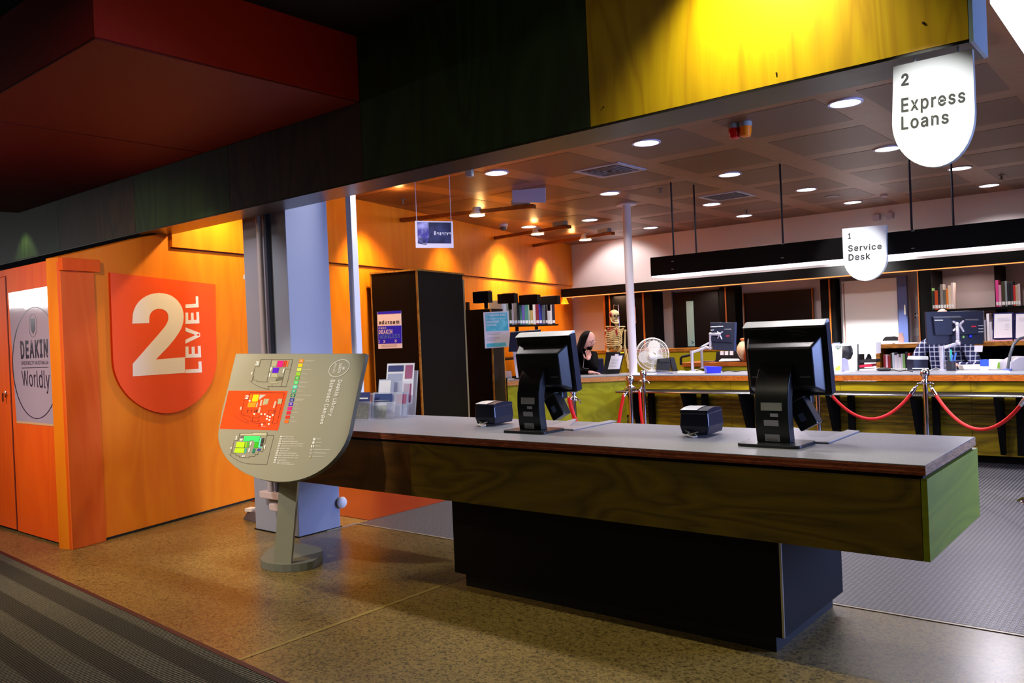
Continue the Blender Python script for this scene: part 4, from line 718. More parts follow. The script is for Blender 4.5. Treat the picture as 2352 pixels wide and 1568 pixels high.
    mb.build('clip', M_pl, t)
    mb = H(MB())
    for s in (-1, 1): mb.cbox((s*.125, -.0755, -.075), (.05, .003, .004))
    mb.build('housing_slot', M_si, t)
    H(MB()).box((-.12, -.02, -.235), (.12, .05, -.17)).build('lower_housing', M_pl, t, .015, seg=3)
    # scanner head behind the neck
    T2 = M @ Matrix.Translation((.10, .12, .14)) @ Matrix.Rotation(math.radians(-28), 4, 'Y')
    mb = MB(T2); mb.box((-.04, -.05, -.07), (.06, .03, .075)); sc = mb.build('scanner', M_pl, t, .008)
    mb = MB(T2); mb.box((-.01, -.0515, -.03), (.02, -.05, .01)); mb.build('scanner_label', mat('blue_grey_label', '5a6688', .4), sc)
    mb = MB(T2); mb.box((-.038, -.048, .0755), (.058, .028, .078)); mb.build('scanner_rim', M_si, sc)
    return t
T2_ = terminal()
d_ = V((-1.565, .035, 0))
T1_ = dup(T2_); T1_.location = T2_.location + d_; T1_['label'] = 'black touch-screen terminal on a curved neck nearer the brochure holder'
def printer(loc, label):
    t = thing('receipt_printer', label, 'printer', loc, 'receipt printers on the counter', rz=math.radians(4)); M = WORLD[t.name]
    v = [(-.075, -.09, .012), (.075, -.09, .012), (.082, .11, .012), (-.082, .11, .012), (-.085, -.10, .06), (.085, -.10, .06), (.088, .12, .06), (-.088, .12, .06), (-.08, -.095, .135), (.08, -.095, .135), (.082, .115, .14), (-.082, .115, .14)]
    f = [(3, 2, 1, 0)] + [(i, (i+1) % 4, (i+1) % 4+4, i+4) for i in range(4)] + [(4+i, 4+(i+1) % 4, (i+1) % 4+8, i+8) for i in range(4)] + [(8, 9, 10, 11)]
    b = MB(M).add(v, f).build('body', M_pl2, t, .01, seg=3)
    mb = MB(M); n = 6; vs = []
    for i in range(n+1):
        y = -.095+.21*i/n; z = .139+.022*math.sin(math.pi*(.15+.7*i/n)); vs += [(-.078, y, z), (.02, y, z)]
    mb.add(vs, [(2*i, 2*i+1, 2*i+3, 2*i+2) for i in range(n)], True)
    vs = [V(p)-V((0, 0, .03)) for p in vs]; mb.build('lid', mat('grey_satin_plastic', 'd0d4d4', .3, .2), t)
    mb = MB(M); vs = []
    for i in range(n+1):
        y = -.095+.21*i/n; z = .136+.022*math.sin(math.pi*(.15+.7*i/n)); vs += [(-.08, y, z), (.08, y, z), (.08, y, .13), (-.08, y, .13)]
    mb.add(vs, [q for i in range(n) for q in ((4*i, 4*i+1, 4*i+5, 4*i+4), (4*i+1, 4*i+2, 4*i+6, 4*i+5), (4*i+3, 4*i, 4*i+4, 4*i+7))] + [(0, 1, 2, 3), (4*n+3, 4*n+2, 4*n+1, 4*n)], True); mb.build('cover', M_pl2, t, sharp=30)
    MB(M).cbox((.05, .06, .15), (.05, .07, .004)).build('paper_slot', M_pl, t)
    mb = MB(M); mb.tube([(-.03, -.1, .03), (-.02, -.14, .012), (.02, -.16, .008), (.03, -.13, .006), (.01, -.11, .02)], .0035, 6).tube([(-.05, -.1, .035), (-.01, -.12, .02), (.03, -.11, .03)], .003, 6)
    mb.build('cable', mat('pale_cable', 'c8c8b8', .5), t)
    return t
pr2 = printer(az(1609, 1000, ZT)+V((-.01, .03, 0)), 'black receipt printer left of the right-hand terminal')
pr1 = dup(pr2); pr1.location = az(1130, 976, ZT)+V((-.01, .03, 0)); pr1['label'] = 'black receipt printer beside the left-hand terminal near the black cabinet'
# angled scanning pads
def pad(dx, dy, label):
    o_ = [(935, 1326), (1480, 1352), (1725, 1362), (2030, 1245), (1910, 1235), (1700, 1310), (1545, 1310), (1440, 1222), (1385, 1212), (1300, 1300)]
    ps = [az(1500+x/4.276, 700+y/4.276, ZT+.001)+V((dx, dy, 0)) for x, y in o_]
    return MB().prism(ps, (0, 0, .006)).build('scanning_pad', mat('pale_grey_pad', '8a8a90', .35), None, .001, label=label, cat='pad', group='scanning pads on the counter')
pad(0, 0, 'flat angled grey pad behind the right-hand terminal'); pad(-1.565, .035, 'flat angled grey pad behind the left-hand terminal')
# brochure holders
def acry(): return mat('clear_acrylic', 'e2e6f6', .06, alpha=.28, ior=1.49)
bh = thing('brochure_holder', 'tiered clear acrylic brochure holder with leaflets at the left end of the grey counter', 'brochure holder', az(880, 962, ZT))
o = az(862, 962, ZT); u = V((.96, .28, 0)).normalized(); v_ = V((-u.y, u.x, 0))
def P_(a, b, z): return o + u*a + v_*b + V((0, 0, z))
def sheet(mb, a0, a1, b, z0, z1, lean=.22, t=.003):
    mb.prism([P_(a0, b, z0), P_(a1, b, z0), P_(a1, b+(z1-z0)*lean, z1), P_(a0, b+(z1-z0)*lean, z1)], v_*t)
mb = MB()
for k, (a0, a1, b, z1) in enumerate(((-.1, .17, .0, .13), (-.07, .2, .05, .2), (-.04, .23, .1, .28), (-.01, .27, .15, .36))): sheet(mb, a0, a1, b, .004, z1)
mb.prism([P_(-.1, 0, 0), P_(.17, 0, 0), P_(.27, .2, 0), P_(0, .2, 0)], (0, 0, .004)); mb.build('acrylic_pocket', acry(), bh)
def leaflet(a0, a1, b, z0, z1, m, prints, name='leaflet'):
    mb = MB(); sheet(mb, a0, a1, b, z0, z1, t=.002); l = mb.build(name, m, bh)
    for (u0, u1, w0, w1, mm) in prints:
        mb = MB(); A0 = a0+(a1-a0)*u0; A1 = a0+(a1-a0)*u1; Z0 = z0+(z1-z0)*w0; Z1 = z0+(z1-z0)*w1
        mb.flat([P_(A0, b-.0015+(Z0-z0)*.22, Z0), P_(A1, b-.0015+(Z0-z0)*.22, Z0), P_(A1, b-.0015+(Z1-z0)*.22, Z1), P_(A0, b-.0015+(Z1-z0)*.22, Z1)]); mb.build('leaflet_print', mm, l)
    return l
Wp = mat('white_paper', 'e4e4ee', .6); Bp = mat('navy_print', '14246c', .5); Gp = mat('green_photo_print', '3f5a22', .5, noise=(60, '8a9a50', (1, 1, 1), 4, .4, .6)); Mp = mat('magenta_print', '9a4a78', .5); Lg = mat('light_grey_print', '9aa2c0', .5); B2 = mat('blue_print', '2a4aa0', .5)
leaflet(-.09, .09, .006, .008, .12, Gp, [(0, 1, .85, 1, Wp)])
leaflet(-.05, .12, .04, .05, .19, B2, [(0, 1, .45, 1, mat('deep_blue_print', '1c3a7c', .5)), (.1, .9, .6, .66, Wp), (.1, .9, .5, .55, Wp)])
leaflet(-.03, .11, .09, .14, .3, Lg, [(.05, .8, .2, .95, Wp)])
leaflet(.0, .25, .14, .1, .42, Wp, [(.05, .62, .8, .95, Bp), (.68, .95, .05, .5, Mp), (.68, .95, .62, .95, Mp), (.05, .6, .1, .75, Lg)])
leaflet(.13, .24, .07, .02, .2, Lg, [(.1, .9, .5, .9, Mp)])
bh2 = thing('brochure_holder', 'small clear leaflet holder with navy leaflets half hidden behind the map stand', 'brochure holder', az(826, 962, ZT)); bh_old = bh; bh = bh2
o = az(826, 965, ZT)
mb = MB(); sheet(mb, -.12, .08, .02, .004, .14); sheet(mb, -.12, .08, .06, .004, .2); mb.prism([P_(-.12, 0, 0), P_(.08, 0, 0), P_(.08, .1, 0), P_(-.12, .1, 0)], (0, 0, .004)); mb.build('acrylic_pocket', acry(), bh2)
leaflet(-.11, .06, .03, .006, .21, Bp, [(0, 1, 0, .55, Gp), (.1, .9, .75, .8, Wp)])
# ================================================================ CEILING FIXTURES
M_glow = mat('lamp_glow', 'ffffff', emit=9); M_rim = mat('white_rim', 'c8c4d8', .3)
def ring_(c, r0, r1, z0, z1, n=28):
    mb = MB(); vs = []
    for r, z in ((r0, z0), (r1, z0), (r1, z1), (r0, z1)): vs += [V((c[0]+r*math.cos(2*math.pi*k/n), c[1]+r*math.sin(2*math.pi*k/n), z)) for k in range(n)]
    mb.add(vs, [(a*n+k, a*n+(k+1) % n, ((a+1) % 4)*n+(k+1) % n, ((a+1) % 4)*n+k) for a in range(4) for k in range(n)], True); return mb
rown = {0: 'front row nearest the yellow beam', 1: 'second row', 2: 'third row', 3: 'back row'}
dlab = ['front row, right-hand one beside the Express Loans sign', 'front row, middle one above the right-hand terminal', 'front row, left-hand one above the black cabinet', 'second row, middle one', 'second row, right-hand one partly behind the Express Loans sign',
        'third row, just right of the Express Loans sign tip', 'second row, left of the tall white pole', 'third row, right of the second hanging rod', 'back row, farthest right', 'third row, just below the square vent',
        'back row, above the Service Desk sign', 'back row, between the vent and the white wall', 'third row, left of the pole near the lamp arm', 'third row, farthest left by the orange wall', 'back row, right of the white pole', 'hidden row behind the beam, right-hand one', 'hidden row behind the beam, middle one', 'hidden row behind the beam, left-hand one']
d0 = None
for i, (x, y) in enumerate(DL):
    if d0 is None:
        d0 = thing('downlight', '', 'downlight', (x, y, ZC-.012), 'round recessed ceiling downlights')
        ring_((x, y), .115, .135, ZC-.012, ZC).build('rim', M_rim, d0, sharp=30)
        MB().lathe([(0, 0), (.115, 0), (.115, .006), (0, .006)], (x, y, ZC-.008), 24).build('lens', M_glow, d0); o = d0
    else: o = dup(d0); o.location = (x, y, ZC-.012)
    o['label'] = 'round white recessed ceiling downlight, ' + dlab[i]
def vent(cx_, cy_, lab):
    t = thing('ceiling_vent', lab, 'vent', (cx_, cy_, ZC-.012), 'square ceiling vents'); h = .29
    mf = mat('vent_white_metal', 'a8a8b4', .4); 
    mb = MB()
    for a, b in (((-h, -h), (h, -h+.05)), ((-h, h-.05), (h, h)), ((-h, -h+.05), (-h+.05, h-.05)), ((h-.05, -h+.05), (h, h-.05))): mb.box((cx_+a[0], cy_+a[1], ZC-.012), (cx_+b[0], cy_+b[1], ZC))
    mb.build('frame', mf, t)
    MB().box((cx_-h+.05, cy_-h+.05, ZC-.001), (cx_+h-.05, cy_+h-.05, ZC)).build('backing', M_black, t)
    for k in range(4):
        r = .21-.05*k; mb = MB()
        for a, b in (((-r, -r), (r, -r+.02)), ((-r, r-.02), (r, r)), ((-r, -r+.02), (-r+.02, r-.02)), ((r-.02, -r+.02), (r, r-.02))): mb.box((cx_+a[0], cy_+a[1], ZC-.016), (cx_+b[0], cy_+b[1], ZC-.008))
        mb.build('louvre', mat('vent_louvre', '5e5e68', .4), t)
    return t
vent(-4.9, 7.7, 'larger-looking square louvred ceiling vent above the grey hanging panel and the counter'); vent(-4.86, 10.5, 'farther square louvred ceiling vent by the first hanging rod')
def small(name, lab, cat, px, py, build):
    p = az(px, py, ZC); t = thing(name, lab, cat, (p.x, p.y, ZC-.03)); build(t, p); return t
def strobe(t, p, c):
    MB().lathe([(0, 0), (.055, 0), (.055, -.04), (0, -.04)], (p.x, p.y, ZC), 18).build('mount', mat('grey_plastic', '8a908e', .4), t)
    MB().lathe([(0, -.04), (.05, -.04), (.05, -.075), (.042, -.12), (.03, -.128), (0, -.128)], (p.x, p.y, ZC), 18).build('lens', c, t)
small('warning_strobe', 'red warning strobe hanging from the ceiling under the yellow beam', 'strobe light', 1686, 285, lambda t, p: strobe(t, p, mat('red_lens', 'c01008', .15)))
small('warning_strobe', 'amber warning strobe hanging from the ceiling beside the red one', 'strobe light', 1712, 280, lambda t, p: strobe(t, p, mat('amber_lens', 'f08018', .15)))
M_gp = mat('grey_plastic', '8a908e', .4)
def sprink(t, p):
    MB().lathe([(0, 0), (.04, 0), (.04, -.008), (.012, -.012), (.01, -.05), (.028, -.052), (.028, -.058), (0, -.058)], (p.x, p.y, ZC), 12).build('head', mat('dull_brass', '6a6460', .4, .6), t)
for i, (x, y, l) in enumerate(((925, 457, 'by the orange wall left of the Reserve sign'), (1517, 433, 'left of the first hanging rod'), (1714, 482, 'just above the back-row downlight right of the farther vent'), (2300, 402, 'near the right picture edge'), (1000, 508, 'at the left end of the lamp arm'))):
    small('sprinkler', 'small ceiling sprinkler head ' + l, 'sprinkler', x, y, sprink)
def bracket(t, p):
    MB().box((p.x-.09, p.y-.03, ZC-.03), (p.x+.09, p.y+.03, ZC)).build('plate', M_gp, t, .004); MB().cbox((p.x+.05, p.y, ZC-.06), (.07, .07, .07), .3).build('detector', M_gp, t, .008)
small('motion_sensor', 'small grey ceiling bracket with a sensor left of the leftmost front-row downlight', 'sensor', 1070, 387, bracket)
def dome(t, p): 
    MB().lathe([(0, 0), (.07, 0), (.07, -.04), (0, -.04)], (p.x, p.y, ZC), 18).build('mount', M_rim, t); MB().ball((p.x, p.y, ZC-.05), .055, 14).build('dome', mat('smoked_dome', '55545a', .1), t)
small('camera_dome', 'white ceiling camera dome between the two lamp arms', 'camera', 1156, 515, dome)
def disc(t, p): MB().lathe([(0, 0), (.1, 0), (.1, -.01), (0, -.012)], (p.x, p.y, ZC), 22).build('grille', mat('speaker_grey', '8c8690', .5), t)
small('ceiling_speaker', 'round grey ceiling speaker right of the second rod', 'speaker', 1912, 450, disc)
small('smoke_detector', 'flat smoke detector on the ceiling above the Service Desk sign', 'detector', 2030, 447, lambda t, p: MB().lathe([(0, 0), (.05, 0), (.045, -.03), (0, -.035)], (p.x, p.y, ZC), 16).build('body', M_rim, t))
# hanging blank panel
p = az(1213, 433, ZC); t = thing('blank_sign', 'blank pale grey sign hung flat under the ceiling left of the vent', 'panel', (p.x, p.y, 3.0))
pp = PL((p.x, p.y, 3), (.45, -.89, 0)); q = [pp.px(*a) for a in ((1176, 434), (1253, 434), (1253, 465), (1177, 464))]
zt = ZC; q[0].z = q[1].z = ZC-.005; MB().prism(q, -pp.n*.02).build('panel', mat('lilac_grey_panel', 'a2a4be', .4), t)
# lamp arms on the orange wall
def arm(pw, pe, lamp, lab, i):
    a = pw; b = pe; t = thing('lamp_arm', lab, 'lamp', a, 'timber lamp arms on the orange wall')
    d = (b-a).normalized(); s_ = V((-d.y, d.x, 0))
    mb = MB(); mb.prism([a-s_*.05, b-s_*.05, b+s_*.05, a+s_*.05], (0, 0, .05)); mb.build('arm', ply('arm_ply', '8a4a14', '6a340c', .4, 'X', 2), t, .003)
    mb = MB(); c = b-d*.18; mb.cbox((c.x, c.y, c.z+.09), (.22, .1, .06), math.atan2(d.y, d.x)); mb.build('bracket', M_gp, t, .004)
    c0 = V(lamp); mb = MB(); mb.lathe([(0, .1), (.05, .1), (.085, .03), (.09, 0), (0, 0)], (c0.x, c0.y, c0.z+.02), 20); mb.build('lamp_head', mat('white_reflector', 'e8e0d0', .3), t)
    MB().lathe([(0, 0), (.1, 0), (.1, .008), (0, .008)], (c0.x, c0.y, c0.z+.01), 20).build('lamp_lens', mat('warm_glow', 'fff0c8', emit=7), t)
    return t
ZA = 3.12
for i, (w_, e_, lp, lab) in enumerate((((1011, 500), (1228, 478), (1085, 489), 'timber lamp arm with a glowing head nearest the Reserve sign'), ((1175, 547), (1308, 524), (1240, 536), 'middle timber lamp arm on the orange wall by the camera dome'), ((1252, 565), (1408, 539), (1315, 547), 'farthest timber lamp arm with a glowing head near the back wall corner'))):
    a = az(*w_, ZA); b = az(*e_, ZA); a = WP((a-W0).dot(DW), .03, ZA); c = az(*lp, ZA)
    d = (b-a).normalized(); c = a+d*(c-a).dot(d); arm(a, b, V((c.x, c.y, ZA-.03)), lab, i)
# linear luminaire at top right
mb = MB(); q = [az(x, y, ZC-.1) for x, y in ((2274, 8), (2335, -35), (2420, 95), (2355, 128))]
lt = thing('linear_light', 'long white fluorescent ceiling fitting at the top right corner', 'ceiling light', q[0])
mb.prism(q, (0, 0, .05)); mb.build('diffuser', mat('fluorescent_glow', 'f4f2ff', emit=2.2), lt)
mb = MB(); c = sum(q, V((0, 0, 0)))/4; mb.prism([c+(p-c)*1.04+V((0, 0, .05)) for p in q], (0, 0, .05)); mb.build('housing', M_rim, lt)
# black suspended light beam above the service desk
YT = 8.9; xa = ay(1493, 587, YT).x
tr = thing('suspended_light_beam', 'long black hanging light beam with a bright strip underneath above the service desk', 'hanging light', (-2, 9.1, 2.19))
MB().box((xa, YT, 2.2), (2.5, YT+.5, 2.425)).build('beam', M_black, tr, .002)
MB().box((xa+.01, YT+.004, 2.188), (2.5, YT+.42, 2.2)).build('light_strip', mat('strip_glow', 'f2e8ff', emit=3.2), tr)
mb = MB()
for (x, y) in ((1545, 600), (1545, 618), (1797, 560), (1797, 592), (2097, 530), (2097, 570)): p = ay(x, y, YT); mb.cbox((p.x, YT-.002, p.z), (.03, .004, .008))
mb.build('fixing_bolt', M_si, tr)
for i, (px_, off) in enumerate(((1545, .06), (1597, .44), (1797, .06), (2094, .06), (2190, .44))):
    p = ay(px_, 520, YT+off); MB().tube([(p.x, YT+off, 2.42), (p.x, YT+off, ZC)], .011, 8).build('hanging_rod', mat('dark_rod', '1a1a24', .4, .4), tr)
light('truss_strip', 'AREA', (-1.6, 9.1, 2.18), 55, (.95, .9, 1), .35, sy=None, spread=170)
light('truss_strip', 'AREA', (-3.8, 9.1, 2.18), 55, (.95, .9, 1), .35, sy=None, spread=170)
# tall white pole
p = ay(1446, 650, 9.95); mb = MB(); mb.tube([(p.x, 9.95, .0), (p.x, 9.95, ZC)], .058, 20); 
tp_ = thing('pole', 'tall slim white pole running from floor to ceiling behind the service desk', 'pole', (p.x, 9.95, 0)); mb.build('shaft', mat('white_pole_paint', 'd8d2da', .35), tp_)
MB().lathe([(0, 0), (.14, 0), (.14, -.02), (.06, -.02), (.06, -.03), (0, -.03)], (p.x, 9.95, ZC), 20).build('flange', mat('white_pole_paint', 'd8d2da'), tp_)
# hanging Reserve sign
rp = PL(ad(997, 538, 8.0), -FW); 
rs = thing('hanging_sign', 'white-bordered sign reading Reserve with a blue picture hanging from the ceiling', 'sign', rp.px(997, 568))
MB().prism([rp.px(*a) for a in ((953, 507), (1040, 508), (1042, 569), (955, 569))], -rp.n*.008).build('board', mat('white_board', 'e6e0f4', .4), rs)
mb = MB(); pq(mb, [(958.5, 510), (1036, 511), (1036.5, 559), (959.5, 558.5)], rp, .001); mb.build('picture', mat('dark_blue_picture', '20264e', .4, noise=(6, '4a5090', (1, 1, 1), 2, .4, .7)), rs)
mb = MB(); pq(mb, [(958.5, 510), (984, 510), (986, 540), (981, 559), (959.5, 558.5)], rp, .002); mb.build('picture', mat('violet_picture', '4a46a0', .4, noise=(9, 'b8b8f4', (1, 1, 1), 3, .45, .65)), rs)
mb = MB()
for k in range(5): pq(mb, [(960, 545+3*k), (980, 549+3*k), (979.5, 550.4+3*k), (960, 546.4+3*k)], rp, .003)
mb.build('picture_stripes', mat('stripe_ink', '181c38', .5), rs)
mb = MB(); text(mb, 'Reserve', [(997, 531), (1036, 531.5), (1036, 540.5), (997, 540)], rp, .08, .003); mb.build('lettering', mat('white_print', 'f0f0ff', .5), rs)
for x in (957, 1036):
    q = rp.px(x, 507); MB().tube([(q.x, q.y, q.z-.01), (q.x, q.y, ZC)], .003, 5).build('wire', M_rim, rs)
# small boxes high on the back wall
for x, l in ((2013, 'left'), (2043, 'right')):
    q = ay(x, 499 if x < 2020 else 495, YB-.04); MB().cbox((q.x, YB-.03, q.z), (.1, .06, .09)).build('junction_box', mat('lilac_box', 'b8b0c8', .5), None, .005, label='small pale box high on the back wall above Service Desk sign, %s of the pair' % l, cat='junction box')
# ================================================================ BACK WALL JOINERY
def yb(px0, py0, px1, py1, Y): a = ay(px0, py0, Y); b = ay(px1, py1, Y); return a.x, b.x, a.z, b.z
M_gold = mat('warm_timber_edge', 'b0601c', .5)
# fascia rail over the joinery
YR = 12.95
ra = ay(1289, 682, YR)
rl = thing('light_rail', 'long black fascia with a thin orange light strip along the back wall', 'light rail', (-4, 13.1, 2.25))
MB().box((ra.x, YR, 2.245), (2.98, YR+.2, 2.40)).build('fascia', M_black, rl)
MB().box((ra.x, YR+.2, 2.36), (2.98, YB, 2.40)).build('top_board', M_black, rl)
MB().box((ra.x+.01, YR+.01, 2.232), (2.98, YR+.05, 2.245)).build('light_strip', mat('orange_strip_glow', 'ff9850', emit=1.6), rl)
light('rail_strip', 'AREA', (-8.3, 13.2, 2.2), 12, (1, .6, .35), .25, spread=170); light('rail_strip', 'AREA', (-6.6, 13.2, 2.2), 7, (1, .75, .6), .25, spread=170)
light('rail_strip', 'AREA', (-2.6, 13.1, 2.2), 3, (1, .75, .65), .25, spread=170)
p = WP(10.55, .02, 2.12); wl_ = thing('wall_lamp', 'small glowing wedge-shaped wall lamp at the left end of the black rail', 'lamp', p)
MB().lathe([(0, .12), (.03, .12), (.08, 0), (0, 0)], p+NW*.03, 14).build('shade', mat('amber_shade_glow', 'ffa018', emit=1.6), wl_)
# dark cabinet behind the skeleton
def slab(name, lab, cat, px0, px1, Y0, Y1, z0, z1, m, edges=(), ypx=740):
    a, b = ay(px0, ypx, Y0).x, ay(px1, ypx, Y0).x
    t = thing(name, lab, cat, ((a+b)/2, Y0, z0)); MB().box((a, Y0, z0), (b, Y1, z1)).build('body', m, t)
    for (e0, e1) in edges: 
        xa_, xb_ = ay(e0, ypx, Y0-.003).x, ay(e1, ypx, Y0-.003).x; MB().box((xa_, Y0-.004, z0), (xb_, Y0, z1)).build('timber_edge', M_gold, t)
    return t, a, b
cbn, a, b = slab('tall_cabinet', 'tall black cabinet with timber edges behind the skeleton', 'cabinet', 1388, 1500, 13.2, YB-.01, 0, 2.23, M_black, ((1387, 1391), (1400, 1403), (1477, 1481)))
x0, x1, z1, z0 = yb(1441, 705, 1461, 742, 13.19); MB().box((x0, 13.185, z0), (x1, 13.195, z1)).build('notice', mat('peach_notice', 'e8b898', .6), cbn)
# timber-lined panel end left of the skeleton
d2 = struct(MB().box((ay(1547, 700, 13.5).x, 13.5, 0), (ay(1650, 700, 13.5).x, YB-.01, 2.2)), 'door_2', mat('black_door', '0e0d10', .5, spec=.15))
x0, x1, z1, z0 = yb(1576, 692, 1596, 795, 13.49); MB().box((x0, 13.485, z0), (x1, 13.497, z1)).build('glass_pane', mat('lit_glass', '8aa8a4', .12, emit=.25), d2)
mb = MB(); q = PL((0, 13.484, 0), (0, -1, 0)); stroke(mb, [(1588, 783), (1594, 786), (1589, 789)], q, 1.4); mb.build('pane_mark', mat('navy_print', '14246c'), d2)
x0, x1, z1, z0 = yb(1543, 672, 1548, 800, 13.49); MB().box((x0, 13.47, 0), (x1, YB-.01, 2.23)).build('door_frame', mat('grey_frame', '7a6c74', .5), d2)
slab('cabinet_column', 'narrow black column with an orange timber edge right of the dark door', 'column', 1655, 1690, 13.3, YB-.01, 0, 2.23, M_black, ((1667, 1670),))
x0, x1, z1, z0 = yb(1708, 674, 1868, 772, 13.5)
tv = thing('wall_screen', 'large black wall-mounted screen behind the right-hand terminal', 'screen', ((x0+x1)/2, 13.5, z0)); MB().box((x0, 13.5, z0-.35), (x1, 13.56, z1)).build('screen', mat('dark_screen', '08070b', .25, spec=.3), tv, .006)
MB().box((x0+.3, 13.56, z0), (x1-.3, YB-.001, z1-.1)).build('wall_bracket', M_black, tv); MB().box((x0-.012, 13.495, z0-.36), (x0, 13.565, z1+.01)).box((x1, 13.495, z0-.36), (x1+.012, 13.565, z1+.01)).build('frame', M_gold, tv)
slab('cabinet_column', 'black column with a gold timber edge left of the bright white door', 'column', 1887, 1918, 13.3, YB-.01, 0, 2.23, M_black, ((1906, 1909.5),))
# bright white door and blue-grey leaf
d3 = struct(MB().box((ay(1936, 740, 13.45).x, 13.45, 0), (ay(2063, 740, 13.45).x, YB-.01, 2.18)), 'door_3', mat('bright_white_door', 'f6f6f6', .5))
x0, x1, z1, z0 = yb(1938, 650, 1941.5, 790, 13.44); MB().box((x0, 13.435, .1), (x1, 13.449, z1)).build('door_edge', mat('tan_strip', 'b89080', .5), d3)
d4 = struct(MB().box((ay(2064, 740, 13.35).x, 13.35, 0), (ay(2085, 740, 13.35).x, 13.44, 2.2)), 'door_4', mat('blue_grey_leaf', '5a68a0', .35))
x0, x1, z1, z0 = yb(2077, 700, 2081, 722, 13.34); MB().box((x0, 13.325, z0), (x1, 13.349, z1)).build('handle', mat('cream_handle', 'e8e4d8', .4), d4)
light('white_door_fill', 'AREA', (-4.0, 12.7, 2.9), 150, (1, 1, 1), .4, (-3.95, 13.5, 1.4), spread=90)  # added area light brightening the white door, no fitting there
# switch, first aid sign
x0, x1, z1, z0 = yb(2101, 719, 2112, 730, YB-.01); fa = thing('first_aid_sign', 'small dark sign with a white cross on the back wall right of the blue door', 'sign', (x0, YB, z0))
MB().box((x0, YB-.012, z0), (x1, YB, z1)).build('plate', mat('dark_green_plate', '2c2c2c', .5), fa); c = ((x0+x1)/2, (z0+z1)/2)
MB().box((c[0]-.035, YB-.014, c[1]-.012), (c[0]+.035, YB-.012, c[1]+.012)).box((c[0]-.012, YB-.0145, c[1]-.035), (c[0]+.012, YB-.0125, c[1]+.035)).build('cross', M_sw, fa)
q = ay(2106, 762, YB); MB().cbox((q.x, YB-.006, q.z), (.1, .012, .12)).build('switch_plate', mat('white_plastic', 'e6e4e2'), None, .003, label='white switch plate on the back wall below the first aid sign', cat='switch')
# shelving right
YS = 12.9
def rb_(x0, x1, y0, y1, z0, z1): return MB().box((x0, y0, z0), (x1, y1, z1))
u0 = ay(2113, 740, YS).x; u1 = ay(2142, 740, YS).x; s0 = u1; z_s = ay(2200, 707, YS).z
sh = thing('bookshelf', 'black wall shelving with book groups at the right of the back wall', 'shelf', (-2, 13.1, 0))
rb_(u0, u1, YS, YB-.01, 0, 2.23).build('end_panel', M_black, sh)
rb_(u0-.015, u0, YS-.005, YS+.03, 0, 2.23).build('timber_edge', M_gold, sh)
um = ay(2293, 680, YS+.3).x; rb_(um-.04, um+.04, YS+.3, YB-.01, 1.2, 2.23).build('upright', M_black, sh)
rb_(s0, 2.9, YS, YB-.01, z_s-.045, z_s-.01).build('shelf_board', M_black, sh)
rb_(s0, 2.9, YS, YB-.01, 1.2, 1.235).build('shelf_board', M_black, sh)
rb_(s0, 2.9, YB-.03, YB-.012, 1.235, z_s-.2).build('back_board', mat('dark_mauve_board', '4a4048', .6), sh)
BC = ['2a2a34', '7cb060', 'd8541c', '6a6a62', '8e8a86', 'f08a30', 'f0d8c0', 'f4e0d8', 'e8489a', '3c3820', '8c98a0', '16161e', '202430', 'd02424', 'c8b090', 'e0e0ea', '2c3c88', '8c1c24', '3a7048', 'e8e4f0', '5878b0']
def book(loc, w_, d_, h_, c, rz=0, lab=None, grp=None, label_band=True):
    """upright book, spine facing -y before turning: cover block, page block showing on top, white shelf label"""
    M = Matrix.Translation(V(loc)) @ Matrix.Rotation(rz, 4, 'Z')
    b = MB(M).box((0, 0, 0), (w_, d_, h_)).build('book', mat('cloth_'+c, c, .5), None, label=lab, cat='book', group=grp)
    MB(M).box((w_*.12, .004, h_-.004), (w_*.88, d_-.004, h_+.0015)).build('pages', mat('page_cream', 'e8dcc8', .7), b)
    if label_band: MB(M).box((w_*.08, -.0015, .02), (w_*.92, 0, .065)).build('shelf_label', M_sw, b)
    return b
def booklabel(c):
    r, g, b_ = [int(c[i:i+2], 16) for i in (0, 2, 4)]; mx_, mn = max(r, g, b_), min(r, g, b_)
    if mx_-mn < 28: return 'black' if mx_ < 70 else ('grey' if mx_ < 190 else 'white')
    h = (r >= g and r >= b_) and ('orange' if g > b_*1.8 and g > 60 else ('pink' if b_ > g+20 and r > 150 else 'red')) or ('green' if g >= b_ and g >= r else 'blue')
    return ('pale ' if mn > 150 else ('dark ' if mx_ < 90 else ''))+h
def row(x0, x1, Y, z, cols, h0, h1, grp, where, rz=0, dirv=None, dep=.17):
    n = len(cols); x = 0; tot = x1-x0; ws = [random.uniform(.7, 1.3) for _ in cols]; k = tot/sum(ws)
    for i, c in enumerate(cols):
        w_ = ws[i]*k; h_ = random.uniform(h0, h1)
        if dirv is None: loc = (x0+x, Y, z)
        else: q = dirv[0]+dirv[1]*x; loc = (q.x, q.y, z)
        nth = ['first', 'second', 'third', 'fourth', 'fifth', 'sixth', 'seventh', 'eighth', 'ninth', 'tenth', 'eleventh', 'twelfth', 'thirteenth', 'fourteenth', 'fifteenth', 'sixteenth', 'seventeenth', 'eighteenth', 'nineteenth', 'twentieth'][i] if i < 20 else 'last'
        book(loc, w_*.94, dep, h_, c, rz, '%s book, %s from left %s' % (booklabel(c), nth, where), grp); x += w_
zt = z_s-.01
xa, xb = ay(2135, 690, YS).x, ay(2190, 690, YS).x
row(xa, xb, YS+.02, zt, ['7cb060', '2a2a34', 'd8541c', '16161e', '8e8a86', '6a6a62', 'f08a30', 'f0d8c0', 'f4e0d8'], .26, .37, 'books on the upper back shelf, left group', 'in the left group on the upper back shelf')
xa, xb = ay(2287, 690, YS).x, ay(2344, 690, YS).x
